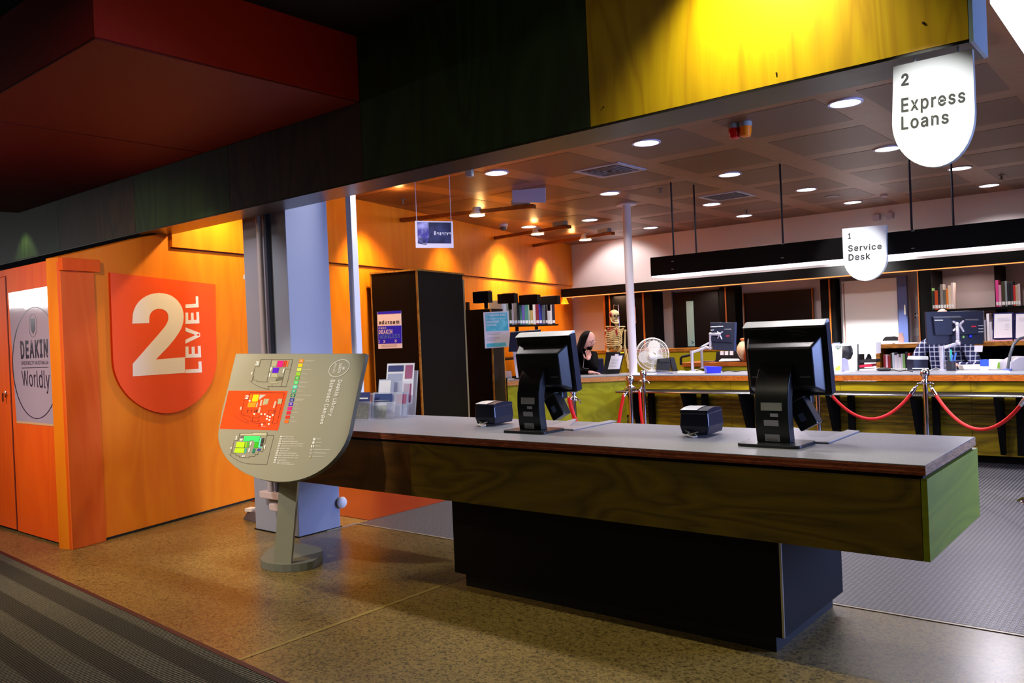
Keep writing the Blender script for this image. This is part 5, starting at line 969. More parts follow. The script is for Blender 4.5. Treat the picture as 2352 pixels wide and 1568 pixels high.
row(xa, xb, YS+.02, zt, ['e8489a', 'e0a0c0', '3c3820', '8c98a0', '16161e', '202430', 'd02424', 'c8b090', 'c8b8c0'], .27, .38, 'books on the upper back shelf, right group', 'in the right group on the upper back shelf')
xa, xb = ay(2185, 720, YS).x, ay(2245, 720, YS).x
row(xa, xb, YS+.02, 1.235, ['8c98a0', 'c8c8d8', 'a8a8c0', 'e0e0ea', '8888a0', 'c8c8d8'], .2, .3, 'pale folders on the lower back shelf', 'on the lower back shelf above the large monitor')
# mid-height bench behind the right of the desk
YM = 11.5; zt = 1.232; bx0 = ay(2010, 790, YM).x
bn = thing('low_shelving', 'low timber-topped open shelving running behind the service desk at the right', 'shelf', (-1, 11.7, 0))
rb_(bx0, 2.6, YM, YM+.45, zt-.055, zt).build('timber_top', M_timber, bn, .002)
rb_(bx0, bx0+.05, YM+.005, YM+.44, 0, zt-.055).build('side_panel', M_timber, bn)
rb_(bx0+.05, 2.6, YM+.42, YM+.44, 0, zt-.055).build('back_panel', M_black, bn)
for x in (bx0+.78, bx0+1.9, bx0+3.0): rb_(x, x+.03, YM+.01, YM+.42, 0, zt-.055).build('divider', M_black, bn)
rb_(bx0+.05, 2.6, YM+.01, YM+.42, .82, .85).build('shelf_board', M_black, bn)
rb_(bx0+.05, 2.6, YM+.01, YM+.42, .4, .43).build('shelf_board', M_black, bn)
xb = ay(2108, 830, YM+.05).x
row(bx0+.08, xb, YM+.05, .85, ['8c1c24', 'e8c0dc', '8c1c24', '3c3820', 'c8d8ec', 'e8e4f0', 'dcdcec', 'e8e4f0', 'd8d0e4', '7cb060', '16161e', 'd02424', '5878b0', '8c1c24', '2a2a34'], .2, .27, 'books inside the low shelving', 'inside the low shelving left of the plaid shirt')
# left-hand back bench
YL = 12.7; xl = ay(1360, 806, YL); xr = ay(1712, 790, YL)
bb = thing('back_bench', 'yellow-green bench with a timber top in front of the back wall', 'bench', (-7.2, YL, 0))
rb_(xl.x-.55, xr.x+.5, YL, YL+.45, 1.16, 1.215).build('timber_top', M_timber, bb, .002)
rb_(xl.x-.55, xr.x+.5, YL+.02, YL+.43, .06, 1.16).build('panel', mat('yellow_panel', 'a8a40c', .45), bb)
rb_(xl.x-.55, xr.x+.5, YL+.05, YL+.4, 0, .06).build('kick', M_black, bb)
# ================================================================ SERVICE DESK AND QUEUE
ZD = .945; YD = 9.8
sd = thing('service_desk', 'long yellow-green service desk with a grey top and timber edge beyond the counter', 'desk', (-3, YD, 0))
cxx = ay(1437, 862, YD).x; XE = 2.9
aL = az(1165, 873, ZD); cC = V((cxx, YD, ZD)); dl = (aL-cC); dl.z = 0; dl.normalize(); nl_ = V((-dl.y, dl.x, 0))
if nl_.y < 0: nl_ = -nl_
M_dtop = mat('desk_grey_top', '84868c', .4)
Lb = cC+nl_*.62; LE = aL
top = [cC, V((XE, YD, ZD)), V((XE, YD+.85, ZD)), V((cxx+.1, YD+.85, ZD)), Lb+V((-.1, 0, 0)), LE+nl_*.5, LE]
MB().prism([p-V((0, 0, .012)) for p in top], (0, 0, .012)).build('desktop', M_dtop, sd)
M_de = ply('desk_edge', 'c06a20', '96480e', .45, 'X', 5)
mb = MB(); mb.prism([p+V((0, .0, -.075)) for p in (cC+V((0, .001, 0)), V((XE, YD+.001, ZD)), V((XE, YD+.83, ZD)), V((cxx+.1, YD+.83, ZD)))], (0, 0, .062)); mb.build('timber_edge', M_de, sd)
mb = MB(); mb.prism([p+V((0, 0, -.075)) for p in (cC, LE, LE+nl_*.48, Lb)], (0, 0, .062)); mb.build('timber_edge', ply('desk_edge_pale', 'd09458', 'a8703c', .45, 'X', 5), sd)
M_dp = ply('service_ply', 'ac980c', '74640a', .42, 'X', 1.0, '98820a')
xs_ = [cxx, -4.6, -3.25, -1.9, -.6, .7, 2.0, XE]
for a, b in zip(xs_, xs_[1:]): MB().box((a+.002, YD+.03, .09), (b-.002, YD+.05, ZD-.08)).build('front_panel', M_dp, sd)
MB().box((cxx, YD+.1, 0), (XE, YD+.7, .09)).build('kick', M_black, sd)
MB().box((cxx, YD+.05, .09), (XE, YD+.8, .12)).build('bottom', M_black, sd)
mb = MB(); A = cC+nl_*.03; B = LE+nl_*.03; mb.prism([V((A.x, A.y, .02)), V((B.x, B.y, .02)), V((B.x, B.y, .02))+nl_*.02, V((A.x, A.y, .02))+nl_*.02], (0, 0, ZD-.1)); mb.build('front_panel', ply('bright_green_ply', 'a2a41c', '8c8f12', .42, 'X', .8), sd)
# darker ply strips painting the shadow stripes behind the bag shelf
mb = MB()
for k in range(5): MB().box((cxx+.15, YD+.015, .60-.055*k), (XE, YD+.03, .625-.055*k)).build('shadow_stripe', ply('shadow_stripe_ply', '86740c', '5e5008', .45, 'X', 1.2), sd)
# bag shelf
bs = thing('bag_shelf', 'black bag shelf with a polished front edge on tapered black legs along the service desk', 'shelf', (-3, 9.45, 0))
sx0 = ay(1415, 898, 9.42).x
MB().box((sx0, 9.42, .735), (XE, YD-.002, .757)).build('shelf_board', M_black, bs, .002)
MB().tube([(sx0, 9.415, .746), (XE, 9.415, .746)], .012, 8).build('front_rail', mat('polished_rail', 'b8b8c0', .18, 1), bs)
for px in (1450, 1572, 1705, 1905, 2098, 2290):
    x = ay(px, 930, 9.5).x
    mb = MB(); mb.prism([(x-.02, 9.43, .735), (x-.02, YD-.003, .735), (x-.02, YD-.003, .12), (x-.02, YD-.09, .12)], (.04, 0, 0)); mb.build('leg', M_black, bs, .002)
    mb = MB(); mb.box((x+.13, YD-.09, .12), (x+.19, YD-.003, .735)); mb.build('leg', M_black, bs, .002)
# ---- chrome queue posts and red ropes
M_ch = mat('mirror_chrome', 'e4e4ee', .05, 1)
ZP = 1.05
def post_at(px, py):
    d = ray(px, py); return ORG + d*((ZP-EYE)/d.z)
ppos = [post_at(1316, 884), post_at(1447, 861), post_at(1477, 849), post_at(1876, 853), post_at(2124, 846)]
p6 = az(2356, 1149, .02); ppos.append(V((p6.x+.09, p6.y+.05, 0)))
plab = ['chrome queue post partly hidden behind the left-hand terminal', 'chrome queue post at the desk corner, nearer one of the close pair', 'chrome queue post at the desk corner, farther one of the close pair', 'chrome queue post behind the right-hand terminal with its ball hidden', 'chrome queue post with two red ropes in full view on the right', 'chrome queue post at the right edge showing only part of its base']
qp = None
for i, p in enumerate(ppos):
    if qp is None:
        qp = thing('queue_post', '', 'queue post', (p.x, p.y, 0), 'chrome queue posts'); b = V((p.x, p.y, 0))
        MB().lathe([(0, 0), (.155, 0), (.16, .012), (.13, .03), (.06, .042), (.035, .06), (0, .06)], b, 28).build('base', M_ch, qp, sharp=60)
        MB().tube([b+V((0, 0, .05)), b+V((0, 0, .90))], .0235, 18).build('tube', M_ch, qp)
        MB().lathe([(0, .895), (.028, .895), (.05, .9), (.062, .903), (.064, .909), (.05, .914), (.03, .93), (.02, .945), (.022, .95), (.03, .957), (.03, .963), (.02, .968), (0, .968)], b, 24).build('collar', M_ch, qp, sharp=60)
        MB().ball(b+V((0, 0, 1.005)), .045, 24).build('ball', M_ch, qp)
        mb = MB()
        for s_ in (-1, 1): mb.tube([b+V((s_*.05, 0, .905)), b+V((s_*.075, 0, .9)), b+V((s_*.08, 0, .88)), b+V((s_*.07, 0, .87))], .005, 6)
        mb.build('hook', M_ch, qp); o = qp
    else: o = dup(qp); o.location = (p.x, p.y, 0)
    o['label'] = plab[i]
M_rp = mat('red_rope', 'd20602', .65, bump=(120, .2))
def rope(a, b, sag, lab):
    a = V((a.x, a.y, .885)); b = V((b.x, b.y, .885)); d = (b-a).normalized(); a = a+d*.075; b = b-d*.075
    t = thing('rope', lab, 'rope', ((a+b)/2)-V((0, 0, sag)), 'red ropes between the queue posts')
    pts = [a.lerp(b, k/28) - V((0, 0, sag*(1-(2*k/28-1)**2))) for k in range(29)]
    MB().tube(pts[2:-2], .016, 10).build('rope_body', M_rp, t)
    for q in ((pts[0], pts[1], pts[2], pts[3]), (pts[-1], pts[-2], pts[-3], pts[-4])):
        MB().tube([q[0], q[0].lerp(q[2], .25), q[0].lerp(q[2], .3), q[0].lerp(q[2], .5), q[0].lerp(q[2], .55), q[2]], [.006, .012, .021, .019, .02, .02], 10).build('end_ferrule', M_ch, t, sharp=60)
rope(ppos[3], ppos[4], .33, 'red rope sagging between the right-hand terminal and the post with two ropes')
off = ppos[5]
rope(ppos[4], off, .36, 'rightmost red rope running off the right edge of the picture')
def hang(p, px0, py0, px1, py1, lab):
    D_ = depth(V((p.x, p.y, .9)))-.05; a = ad(px0, py0, D_); b = ad(px1, py1, D_); e = b+(b-a)*.9; e.z = max(e.z, .12)
    t = thing('rope', lab, 'rope', e, 'red ropes between the queue posts'); h_ = V((p.x, p.y, .885)); h_ = h_+(a-h_)*.45
    MB().tube([a, a.lerp(b, .5)-_R*.006, b, b.lerp(e, .5)+_R*.012, e], .019, 10).build('rope_body', M_rp, t)
    MB().tube([h_, a.lerp(h_, .6), a.lerp(h_, .55), a.lerp(h_, .3), a.lerp(h_, .25), a-V((0, 0, .02))], [.006, .01, .021, .019, .021, .021], 10).build('end_ferrule', M_ch, t, sharp=60)
hang(ppos[1], 1433, 906, 1421, 972, 'red rope slanting down to the left from the nearer post of the close pair')
hang(ppos[2], 1469, 897, 1475, 972, 'red rope hanging straight down from the farther post of the close pair')
hang(ppos[0], 1307, 912, 1318, 955, 'dark red rope beside the post behind the left-hand terminal')
# ---- tall black cabinet against the slanted wall
D = 10.0; Nc = ad(957, 617, D); PLl = PL(Nc, DW); PLr = PL(Nc, NW)
wL = (Nc-PLl.px(850, 628)).length; wR = (PLr.px(1067, 634)-Nc).length; wL = min(wL, (Nc-W0).dot(NW)-.035); HC = Nc.z
cb = thing('tall_cabinet', 'tall black cabinet with pale timber edges against the orange wall carrying a blue wireless poster', 'cabinet', (Nc.x, Nc.y, 0))
def cpr(a0, a1, b0, b1, z0, z1):     # a towards the wall, b along the wall
    B = V((Nc.x, Nc.y, 0)); f = lambda a, b: B-NW*a+DW*b+V((0, 0, z0))
    return MB().prism([f(a0, b0), f(a1, b0), f(a1, b1), f(a0, b1)], (0, 0, z1-z0))
M_cab = mat('black_cabinet_board', '070606', .5, spec=.15)
cpr(.02, wL, 0, .018, 0, HC-.02).build('side_panel', M_cab, cb); cpr(0, .018, .02, wR-.06, 0, HC-.02).build('front_panel', M_cab, cb)
cpr(.02, wL, wR-.06, wR-.04, 0, HC-.02).build('side_panel', M_cab, cb); cpr(wL-.01, wL, .02, wR-.04, 0, HC-.02).build('back_panel', M_cab, cb)
M_tm = ply('pale_timber_edge', 'a8762a', '7a5216', .5, 'Z', 3)
cpr(0, .02, -.002, .02, 0, HC-.02).build('corner_edge', M_tm, cb); cpr(-.01, wL, -.01, wR-.02, HC-.02, HC).build('top_board', M_tm, cb)
cpr(wL-.018, wL, -.003, 0, 0, HC-.02).build('corner_edge', M_tm, cb); cpr(-.002, .05, wR-.06, wR-.02, 0, HC-.08).build('door_edge', mat('grey_timber_edge', '7a7050', .5), cb)
PP = PL(Nc-DW*.004, -DW)
po = thing('poster', 'blue and white eduroam wireless poster on the tall black cabinet', 'poster', PP.px(895, 800))
MB().prism([PP.px(*q) for q in ((866, 716), (921, 713), (924, 799), (869, 801))], DW*.003).build('sheet', mat('poster_white', 'ffffff', .4), po)
mb = MB(); pq(mb, [(867, 716), (921, 713), (921, 719), (866.5, 722)], PP); pq(mb, [(868, 749), (922, 747), (923, 788), (869, 789.5)], PP); mb.build('blue_field', mat('royal_blue_print', '1c28f0', .4), po)
mb = MB(); text(mb, 'eduroam', [(870, 736), (917, 734), (917, 743), (870, 745)], PP, .05, .0015); mb.build('lettering', mat('black_navy_ink', '141030', .5), po)
mb = MB(); text(mb, 'DEAKIN', [(870, 758), (901, 756), (901, 766), (870, 767)], PP, .06, .002); text(mb, '1', [(870, 781), (872.5, 781), (872.5, 787), (870, 787)], PP, .04, .002); text(mb, '2', [(880, 781), (885, 781), (885, 786.5), (880, 787)], PP, .04, .002); text(mb, '3', [(906, 780), (911, 779.5), (911, 785.5), (906, 786)], PP, .04, .002)
text(mb, 'FREE', [(870, 751.5), (887, 750.5), (887, 755), (870, 756)], PP, .02, .002); mb.build('lettering', mat('white_print', 'f0f0ff'), po)
mb = MB(); text(mb, 'WIRELESS', [(871, 768.5), (918, 766), (918, 775.5), (872, 778)], PP, .02, .002); mb.build('lettering', mat('sky_print', '5a90f0', .4), po)
mb = MB()
for k in range(3): stroke(mb, [(876, 792.5+2.2*k), (912, 791+2.2*k)], PP, .5)
mb.build('fine_print', mat('grey_print', '50505a', .6), po)
# ---- shelving along the orange wall
D = 12.0; Ns = ad(1130, 709, D); HS = Ns.z; Sb = V((Ns.x, Ns.y, 0)); SPf = PL(Ns, NW)
ws = min(.45, (Ns-W0).dot(NW)-.02); LS_ = (SPf.px(1282, 730)-Ns).dot(DW)
def spr(a0, a1, b0, b1, z0, z1):
    f = lambda a, b: Sb-NW*a+DW*b+V((0, 0, z0)); return MB().prism([f(a0, b0), f(a1, b0), f(a1, b1), f(a0, b1)], (0, 0, z1-z0))
sv = thing('bookshelf', 'black library shelving with header boxes along the orange wall beyond the tall cabinet', 'shelf', (Sb.x, Sb.y, 0))
spr(0, ws, -.06, 0, 0, HS).build('end_panel', M_cab, sv)
spr(-.02, .0, -.075, -.055, 0, HS).build('timber_edge', M_tm, sv)
pE = SPf.px(1154, 800); bE = (pE-Ns).dot(DW); spr(-.02, 0, -.055, bE, 0, HS).build('end_fascia', mat('dark_blue_black', '14161e', .4), sv); spr(-.022, 0, bE, bE+.025, 0, HS).build('timber_edge', M_tm, sv)
zr1 = SPf.px(1230, 744).z; zr2 = zr1-.5
for z in (zr1-.03, zr2-.03): spr(.0, ws-.05, bE+.03, LS_, z, z+.025).build('shelf_board', M_cab, sv)
spr(ws-.05, ws-.03, 0, LS_, 0, .9).build('back_panel', M_cab, sv)
spr(0, ws-.05, 0, LS_, .0, .1).build('plinth', M_cab, sv)
ups = [0.0, LS_*.34, LS_*.67, LS_-.03]
for b in ups: spr(ws-.06, ws-.02, b, b+.05, 0, HS+.12).build('upright', M_cab, sv)
for k, (x0, y0, x1, y1) in enumerate(((1092, 670, 1137, 696), (1148, 675, 1191, 697), (1197, 678, 1238, 700), (1240, 681, 1278, 700))):
    # header boxes stand out from the wall
    Dk = 11.3+.75*k; c = ad((x0+x1)/2, (y0+y1)/2, Dk); b = (c-Sb).dot(DW); a = -(c-Sb).dot(NW)
    hw = .175; z1 = ad(x0, y0, Dk).z; z0 = ad(x0, y1, Dk).z
    hb = spr(max(a-hw, -.3), min(a+hw, ws), b-.03, b+.1, z0, z1).build('header_box', M_cab, sv)
    spr(a-hw*.6, a+hw*.6, b-.02, b+.0, z1, z1+.008).build('reflection_strip', mat('peach_reflection', 'c89a7a', .5), hb)  # pale strip painting a reflection along the box top
    spr(a-.02, a+.02, b, b+.04, HS-.02, z0).build('header_stem', M_cab, hb)
cols = ['b8bcc8', 'c8ccd4', '7a8878', '2c3c1c', 'a89ca8', '8c8070', '14202c', '3a8070', '6a58b0', '4c9080', 'a8b8a0', 'c0a860', 'e8e4e0', '882838', '3040b8', '7890a8', '101018', 'c8c8d0', 'e8e8ec', '1c2040']
b0 = bE+.06; rot = math.atan2(NW.y, NW.x)+math.pi/2
q0 = Sb+DW*b0+NW*(-.02); zb_ = zr1-.004
row(0, LS_-b0-.08, 0, zb_, cols, .3, .37, 'books on the shelf by the orange wall', 'on the upper shelf by the orange wall', rz=rot, dirv=(V((q0.x, q0.y, 0)), DW), dep=.2)
row(0, (LS_-b0)*.35, 0, zr2-.004, ['3c4a80', 'c8c8d8', 'a09c90', '3c3c90', '4a5a9c'], .28, .36, 'books on the lower shelf by the orange wall', 'on the lower shelf by the orange wall', rz=rot, dirv=(V((q0.x, q0.y, 0))+DW*(LS_-b0)*.55, DW), dep=.2)
# cyan notice on the shelf end
NP = PL(Ns-V((0, 0, 0))+V((-FW.x, -FW.y, 0))*.12, -FW)
no = thing('poster', 'cyan and white notice on the end of the shelving beside the left-hand terminal', 'poster', NP.px(1140, 800))
MB().prism([NP.px(*q) for q in ((1110, 717), (1168, 714), (1172.5, 796), (1114, 800))], FW*.012).build('sheet', mat('notice_white', 'e2e4f6', .4), no)
mb = MB(); pq(mb, [(1114.5, 719.5), (1165, 717), (1168, 758.5), (1116.5, 761)], NP); pq(mb, [(1117.5, 789), (1161, 786), (1164, 795), (1118, 797.5)], NP); mb.build('cyan_field', mat('cyan_print', '4cc0dc', .4, noise=(9, '7adcf0', (1, 1, 1), 2, .4, .65)), no)
mb = MB(); text(mb, 'IT SERVICE DESK', [(1117, 722), (1162, 720), (1162, 724.5), (1117, 726.5)], NP, .05, .002); text(mb, 'IT support enquiries', [(1117, 731), (1163, 728.5), (1163, 732), (1117, 734.5)], NP, .03, .002); text(mb, 'SERVICE', [(1117, 737.5), (1146, 736), (1146, 740.5), (1117, 742)], NP, .05, .002); text(mb, 'CENTRE', [(1118, 745), (1140, 744), (1140, 748), (1118, 749)], NP, .05, .002); mb.build('lettering', mat('white_print', 'f0f0ff'), no)
mb = MB()
for k, (y, x1) in enumerate(((765, 1152), (768, 1148), (776, 1147), (779, 1149), (782, 1140))): stroke(mb, [(1119, y), (x1, y-1.5)], NP, .5)
mb.build('fine_print', mat('grey_print', '50505a'), no)
# ================================================================ THINGS ON AND BEHIND THE SERVICE DESK
M_wp = mat('white_plastic', 'e6e4e2', .4); M_bp = mat('matte_black_plastic', '141418', .45); M_pap = mat('bright_paper', 'f0eef6', .6)
def dk(px, py, z=ZD): return az(px, py, z)
def face(px, py, z=ZD, yaw=0):
    b = az(px, py, z); n = Matrix.Rotation(math.radians(yaw), 3, 'Z') @ V((-_f0.x, -_f0.y, 0)); return b, PL(b, n)
def slabpx(pts, pl, t, name, m, parent=None, bevel=0, **k): return MB().prism([pl.px(*q) for q in pts], -pl.n*t).build(name, m, parent, bevel, **k)
# --- desk fan
b, fp = face(1500, 853)
fan = thing('desk_fan', 'white pedestal desk fan with a round wire cage on the service desk', 'fan', b)
MB().lathe([(0, 0), (.11, 0), (.11, .012), (.04, .03), (.022, .05), (.02, .2), (.0, .2)], b, 24).build('stand', M_wp, fan)
c = fp.px(1498, 814); R_ = (fp.px(1536, 814)-c).length; up = V((0, 0, 1)); rt = _R.copy(); fw = V((-_f0.x, -_f0.y, 0))
MB().ball(fp.px(1494, 818)+fw*.1, .055, 16).build('motor_housing', M_wp, fan)
MB().tube([V((b.x, b.y, b.z+.18)), fp.px(1494, 826)+fw*.02], .02, 10).build('neck', M_wp, fan)
mb = MB()
for r, o_ in ((1, 0), (.98, .03), (.8, .06), (.55, .075), (.3, .085)):
    mb.tube([c+fw*o_+(rt*math.cos(a)+up*math.sin(a))*R_*r for a in [2*math.pi*i/36 for i in range(36)]], .004 if r < .97 else .007, 5, closed=True)
for k in range(72):
    a = 2*math.pi*k/72; d = rt*math.cos(a)+up*math.sin(a)
    mb.tube([c+d*R_+fw*.0, c+d*R_*.8+fw*.06, c+d*R_*.5+fw*.077, c+d*R_*.15+fw*.085], .0026, 4, cap=False)
mb.build('cage', mat('ivory_wire', 'f0f0e8', .4), fan)
for k in range(3):
    mb = MB(); a0 = 2*math.pi*k/3+.5; ps = []
    for i in range(10):
        a = a0+i/9*1.6; ps.append(c+(rt*math.cos(a)+up*math.sin(a))*R_*(.3+.58*math.sin(math.pi*(i+1)/11)))
    ps.append(c); mb.prism(ps, fw*.01); mb.build('blade', mat('white_blade', 'f0f0ea', .35), fan)
# --- laptop with a paper on its lid
b, lp = face(1410, 858, yaw=-8)
lt_ = thing('laptop', 'open black laptop with a white paper taped on its lid in front of the man', 'laptop', b)
lid = [lp.px(x, y, 0) for x, y in ((1385, 856), (1423, 856), (1434.5, 809), (1392, 808))]
for i in (2, 3): lid[i] = lid[i]+FW*-.03
nl2 = (lid[1]-lid[0]).cross(lid[3]-lid[0]).normalized(); nl2 = nl2 if nl2.dot(FW) < 0 else -nl2
MB().prism(lid, -nl2*.008).build('lid', M_bp, lt_, .002)
LPP = PL(lid[0], nl2)
base = [lid[0], lid[1], lid[1]+_f0*.22, lid[0]+_f0*.22]; MB().prism([V((p.x, p.y, ZD+.002)) for p in base], (0, 0, .018)).build('keyboard_base', M_bp, lt_, .002)
mb = MB(); pq(mb, [(1404, 817), (1430, 816), (1423, 847), (1396, 848)], LPP, .002); pq(mb, [(1413, 813), (1421, 813), (1420, 818), (1412, 818)], LPP, .0025); mb.build('taped_paper', M_pap, lt_)
mb = MB()
for k in range(6): stroke(mb, [(1404-k*.9, 825+3.3*k), (1421-k*.9, 824.5+3.3*k)], LPP, .4, .003)
mb.build('fine_print', mat('grey_print', '50505a'), lt_)
mb = MB(); pq(mb, [(1425, 808.5), (1434, 808), (1433, 810.5), (1424, 811)], LPP, .0025); mb.build('yellow_tag', mat('yellow_tag', 'e8e020', .5), lt_)
# --- desk phone and small black speaker boxes beside the fan
b, q = face(1530, 853)
ph = thing('desk_phone', 'black desk phone beside the white fan', 'phone', b)
MB().prism([q.px(1509, 850), q.px(1541, 851), q.px(1539, 822), q.px(1512, 824)], _f0*.12).build('body', M_bp, ph, .006)
MB().prism([q.px(1513, 826)+fw*.02, q.px(1537, 825)+fw*.02, q.px(1536, 832)+fw*.02, q.px(1514, 833)+fw*.02], _f0*.05).build('handset', M_bp, ph, .008)
mb = MB(); MB().prism([q.px(1509, 853), q.px(1536, 854), q.px(1535, 850), q.px(1509, 849)], _f0*.1).build('tray', mat('grey_tray', '5a5a62', .4), ph)
b, q = face(1549, 852); slabpx([(1545, 852), (1557, 852), (1549, 820), (1538, 820)], q, .09, 'speaker', M_bp, None, .004, label='small tilted black speaker right of the desk phone', cat='speaker')
# --- monitor on arm facing away (left one)
def monitor(name, lab, cor, D_, yaw, hump, text_y=True, extra=None):
    c_ = ad(sum(p[0] for p in cor)/4, sum(p[1] for p in cor)/4, D_); n = Matrix.Rotation(math.radians(yaw), 3, 'Z') @ V((-_f0.x, -_f0.y, 0)); P = PL(c_, n)
    t = thing(name, lab, 'monitor', c_, 'monitors on the service desk')
    slabpx(cor, P, .035, 'housing', mat('navy_black_plastic', '1a1e34', .4), t, .004)
    h = [P.px(*p) for p in hump]; MB().prism(h, n*.035).build('rear_cover', mat('navy_black_plastic2', '161a30', .35), t, .006)
    return t, P, n
m1, P1, n1 = monitor('monitor', 'black monitor on a silver arm left of the right-hand terminal, seen from behind', [(1631, 740), (1691, 740), (1688, 806), (1637, 803)], 11.5, -12, [(1632, 750), (1660, 749), (1664, 755), (1680, 756), (1682, 787), (1634, 784)])
slabpx([(1688, 740), (1692.5, 740), (1690, 806), (1686, 806)], PL(P1.px(1690, 770)+n1*.003, n1), .03, 'side_edge', mat('blue_edge', '34406c', .3), m1)
mb = MB()
for a, b_ in (((1661, 749.5), (1632, 751)), ((1679, 756), (1663, 756))): 
    mb.tube([P1.px(*a)+n1*.03, P1.px(*b_)+n1*.03], .006, 6)
mb.build('highlight_rim', M_si, m1)
mb = MB(); stroke(mb, [(1632, 758), (1640, 757.5)], P1, 1.2, .037); mb.build('maker_mark', M_pap, m1); mb = MB(); stroke(mb, [(1668, 771.5), (1675, 771)], P1, 2, .037); mb.build('red_mark', mat('red_mark', 'd02030', .4), m1)
M_arm = mat('silver_arm', 'c8c6d6', .3, .5)
def arm_(t, pts, D_, poleb, rp=.022):
    b = dk(*poleb); Dp = depth(b)
    top = ad(pts[0][0], pts[0][1], Dp)
    MB().lathe([(0, 0), (.05, 0), (.05, .01), (rp, .014), (rp, top.z-b.z), (rp*1.25, top.z-b.z), (rp*1.25, top.z-b.z+.03), (0, top.z-b.z+.03)], b, 16).build('pole', M_arm, t, sharp=50)
    P = [ad(x, y, Dp+(D_-.08-Dp)*i/(len(pts)-1)) for i, (x, y) in enumerate(pts)]
    for i, (a, c_) in enumerate(zip(P, P[1:])):
        MB().tube([a, a.lerp(c_, .15), a.lerp(c_, .85), c_], [.014, .02, .02, .014], 10).build('arm_segment', M_arm, t)
        mb = MB(); mb.ball(c_, .026, 12); mb.build('joint', M_arm, t)
    return t, P
a1, Pq = arm_(m1, [(1588, 810), (1622, 798), (1632, 799), (1632, 767), (1652, 767)], 11.5, (1591, 852))
mb = MB()
for dx, dy in ((-5, -6), (8, -6), (6, 12), (-4, 10)): mb.tube([P1.px(1652, 767)+n1*.045, P1.px(1652+dx, 767+dy)+n1*.04], [.012, .008], 6)
mb.build('mount_plate', M_arm, a1)
b = dk(1613, 846); Dp = depth(b); a2 = thing('support_pole', 'farther silver support pole half hidden behind the first one', 'pole', b)
tz = ad(1611, 800, Dp).z-b.z; MB().lathe([(0, 0), (.04, 0), (.04, .01), (.02, .014), (.02, tz), (.026, tz+.03), (0, tz+.03)], b, 14).build('pole', M_arm, a2)
MB().tube([ad(1611, 797, Dp), ad(1628, 788, Dp+.1)], .018, 8).build('arm_segment', M_arm, a2)
# --- blue tray
b, q = face(1641, 857)
MB().prism([q.px(1624, 857), q.px(1655, 857), q.px(1659, 842), q.px(1622, 841)], _f0*.14).build('blue_box', mat('cobalt_plastic', '1c20c8', .35), None, .004, label='bright blue plastic box on the front edge of the service desk', cat='box')
# --- black tape dispenser and cables behind
b, q = face(1630, 845); t = thing('tape_dispenser', 'black tape dispenser behind the blue box', 'tape dispenser', b)
MB().prism([q.px(1616, 848), q.px(1650, 848), q.px(1648, 830), q.px(1617, 829)], _f0*.12).build('body', M_bp, t, .01)
mb = MB(); c = q.px(1648, 834)+_f0*.03; mb.tube([c, c+_f0*.05], .05, 18); mb.build('wheel', mat('slate_disc', '3a3a4a', .4), t)
mb = MB(); z = ZD+.006
def cable(pts, m, lab, r=.005): 
    ps = [az(x, y, z) for x, y in pts]; sm = []
    for i in range(len(ps)-1):
        a = ps[max(i-1, 0)]; b_ = ps[i]; c_ = ps[i+1]; d_ = ps[min(i+2, len(ps)-1)]
        for k in range(5):
            u = k/5; sm.append(b_*(2*u**3-3*u*u+1)+c_*(3*u*u-2*u**3)+(c_-a)*.5*(u**3-2*u*u+u)+(d_-b_)*.5*(u**3-u*u))
    MB().tube(sm+[ps[-1]], r, 6).build('cable', m, None, label=lab, cat='cable')
cable([(1556, 853), (1568, 851), (1580, 853), (1598, 849), (1612, 852)], M_wp, 'white cable curling round the silver pole on the service desk', .006)
cable([(1660, 853), (1675, 851), (1690, 853), (1710, 850), (1724, 851)], M_bp, 'black cable lying right of the bright blue box')
cable([(1480, 855), (1495, 857), (1520, 856), (1545, 857)], mat('blue_cable', '3848a8', .4), 'blue cable along the desk edge in front of the fan')
MB().prism([az(1448, 861, ZD), az(1503, 860, ZD), az(1510, 857, ZD), az(1455, 857, ZD)], (0, 0, .004)).build('paper', M_pap, None, label='white paper lying at the desk corner in front of the fan', cat='paper')
MB().prism([az(1556, 856.5, ZD), az(1618, 856.5, ZD), az(1612, 853, ZD), az(1560, 853, ZD)], (0, 0, .004)).build('paper', M_pap, None, label='white papers at the foot of the silver monitor pole', cat='paper')
# --- raised inner desk
Yi = 11.35; zi = ay(1690, 836, Yi).z
idk = thing('inner_desk', 'raised inner desk with a timber edge and yellow-green panel behind the service desk', 'desk', (-5, Yi, 0))
xi0, xi1 = ay(1564, 838, Yi).x, ay(1735, 835, Yi).x+.9
MB().box((xi0, Yi, zi-.03), (xi1, Yi+.6, zi+.03)).build('timber_top', M_de, idk, .002); MB().box((xi0+.03, Yi+.03, 0), (xi1-.03, Yi+.05, zi-.03)).build('panel', mat('yellow_panel', 'a8a40c'), idk)
MB().box((xi0+.05, Yi+.5, 0), (xi1-.05, Yi+.55, zi-.03)).build('rear_panel', M_black, idk)
def onp(x, y): return az(x, y, zi+.03)
b = ay(1675, 815, 11.45); b.z = zi+.03
cl_ = thing('desk_clutter_box', 'black equipment box under the left monitor on the inner desk', 'box', b)
q = PL(b, (0, -1, 0)); slabpx([(1643, 829), (1726, 829), (1726, 792), (1686, 792), (1684, 806), (1645, 808)], PL((0, 11.5, 0), (0, -1, 0)), .2, 'body', M_bp, cl_, .004)
for i, x in enumerate((1654, 1664.5, 1676)):
    slabpx([(x, 815), (x+8, 815), (x+8, 806), (x, 806)], PL((0, 11.49, 0), (0, -1, 0)), .004, 'note', M_pap, cl_)
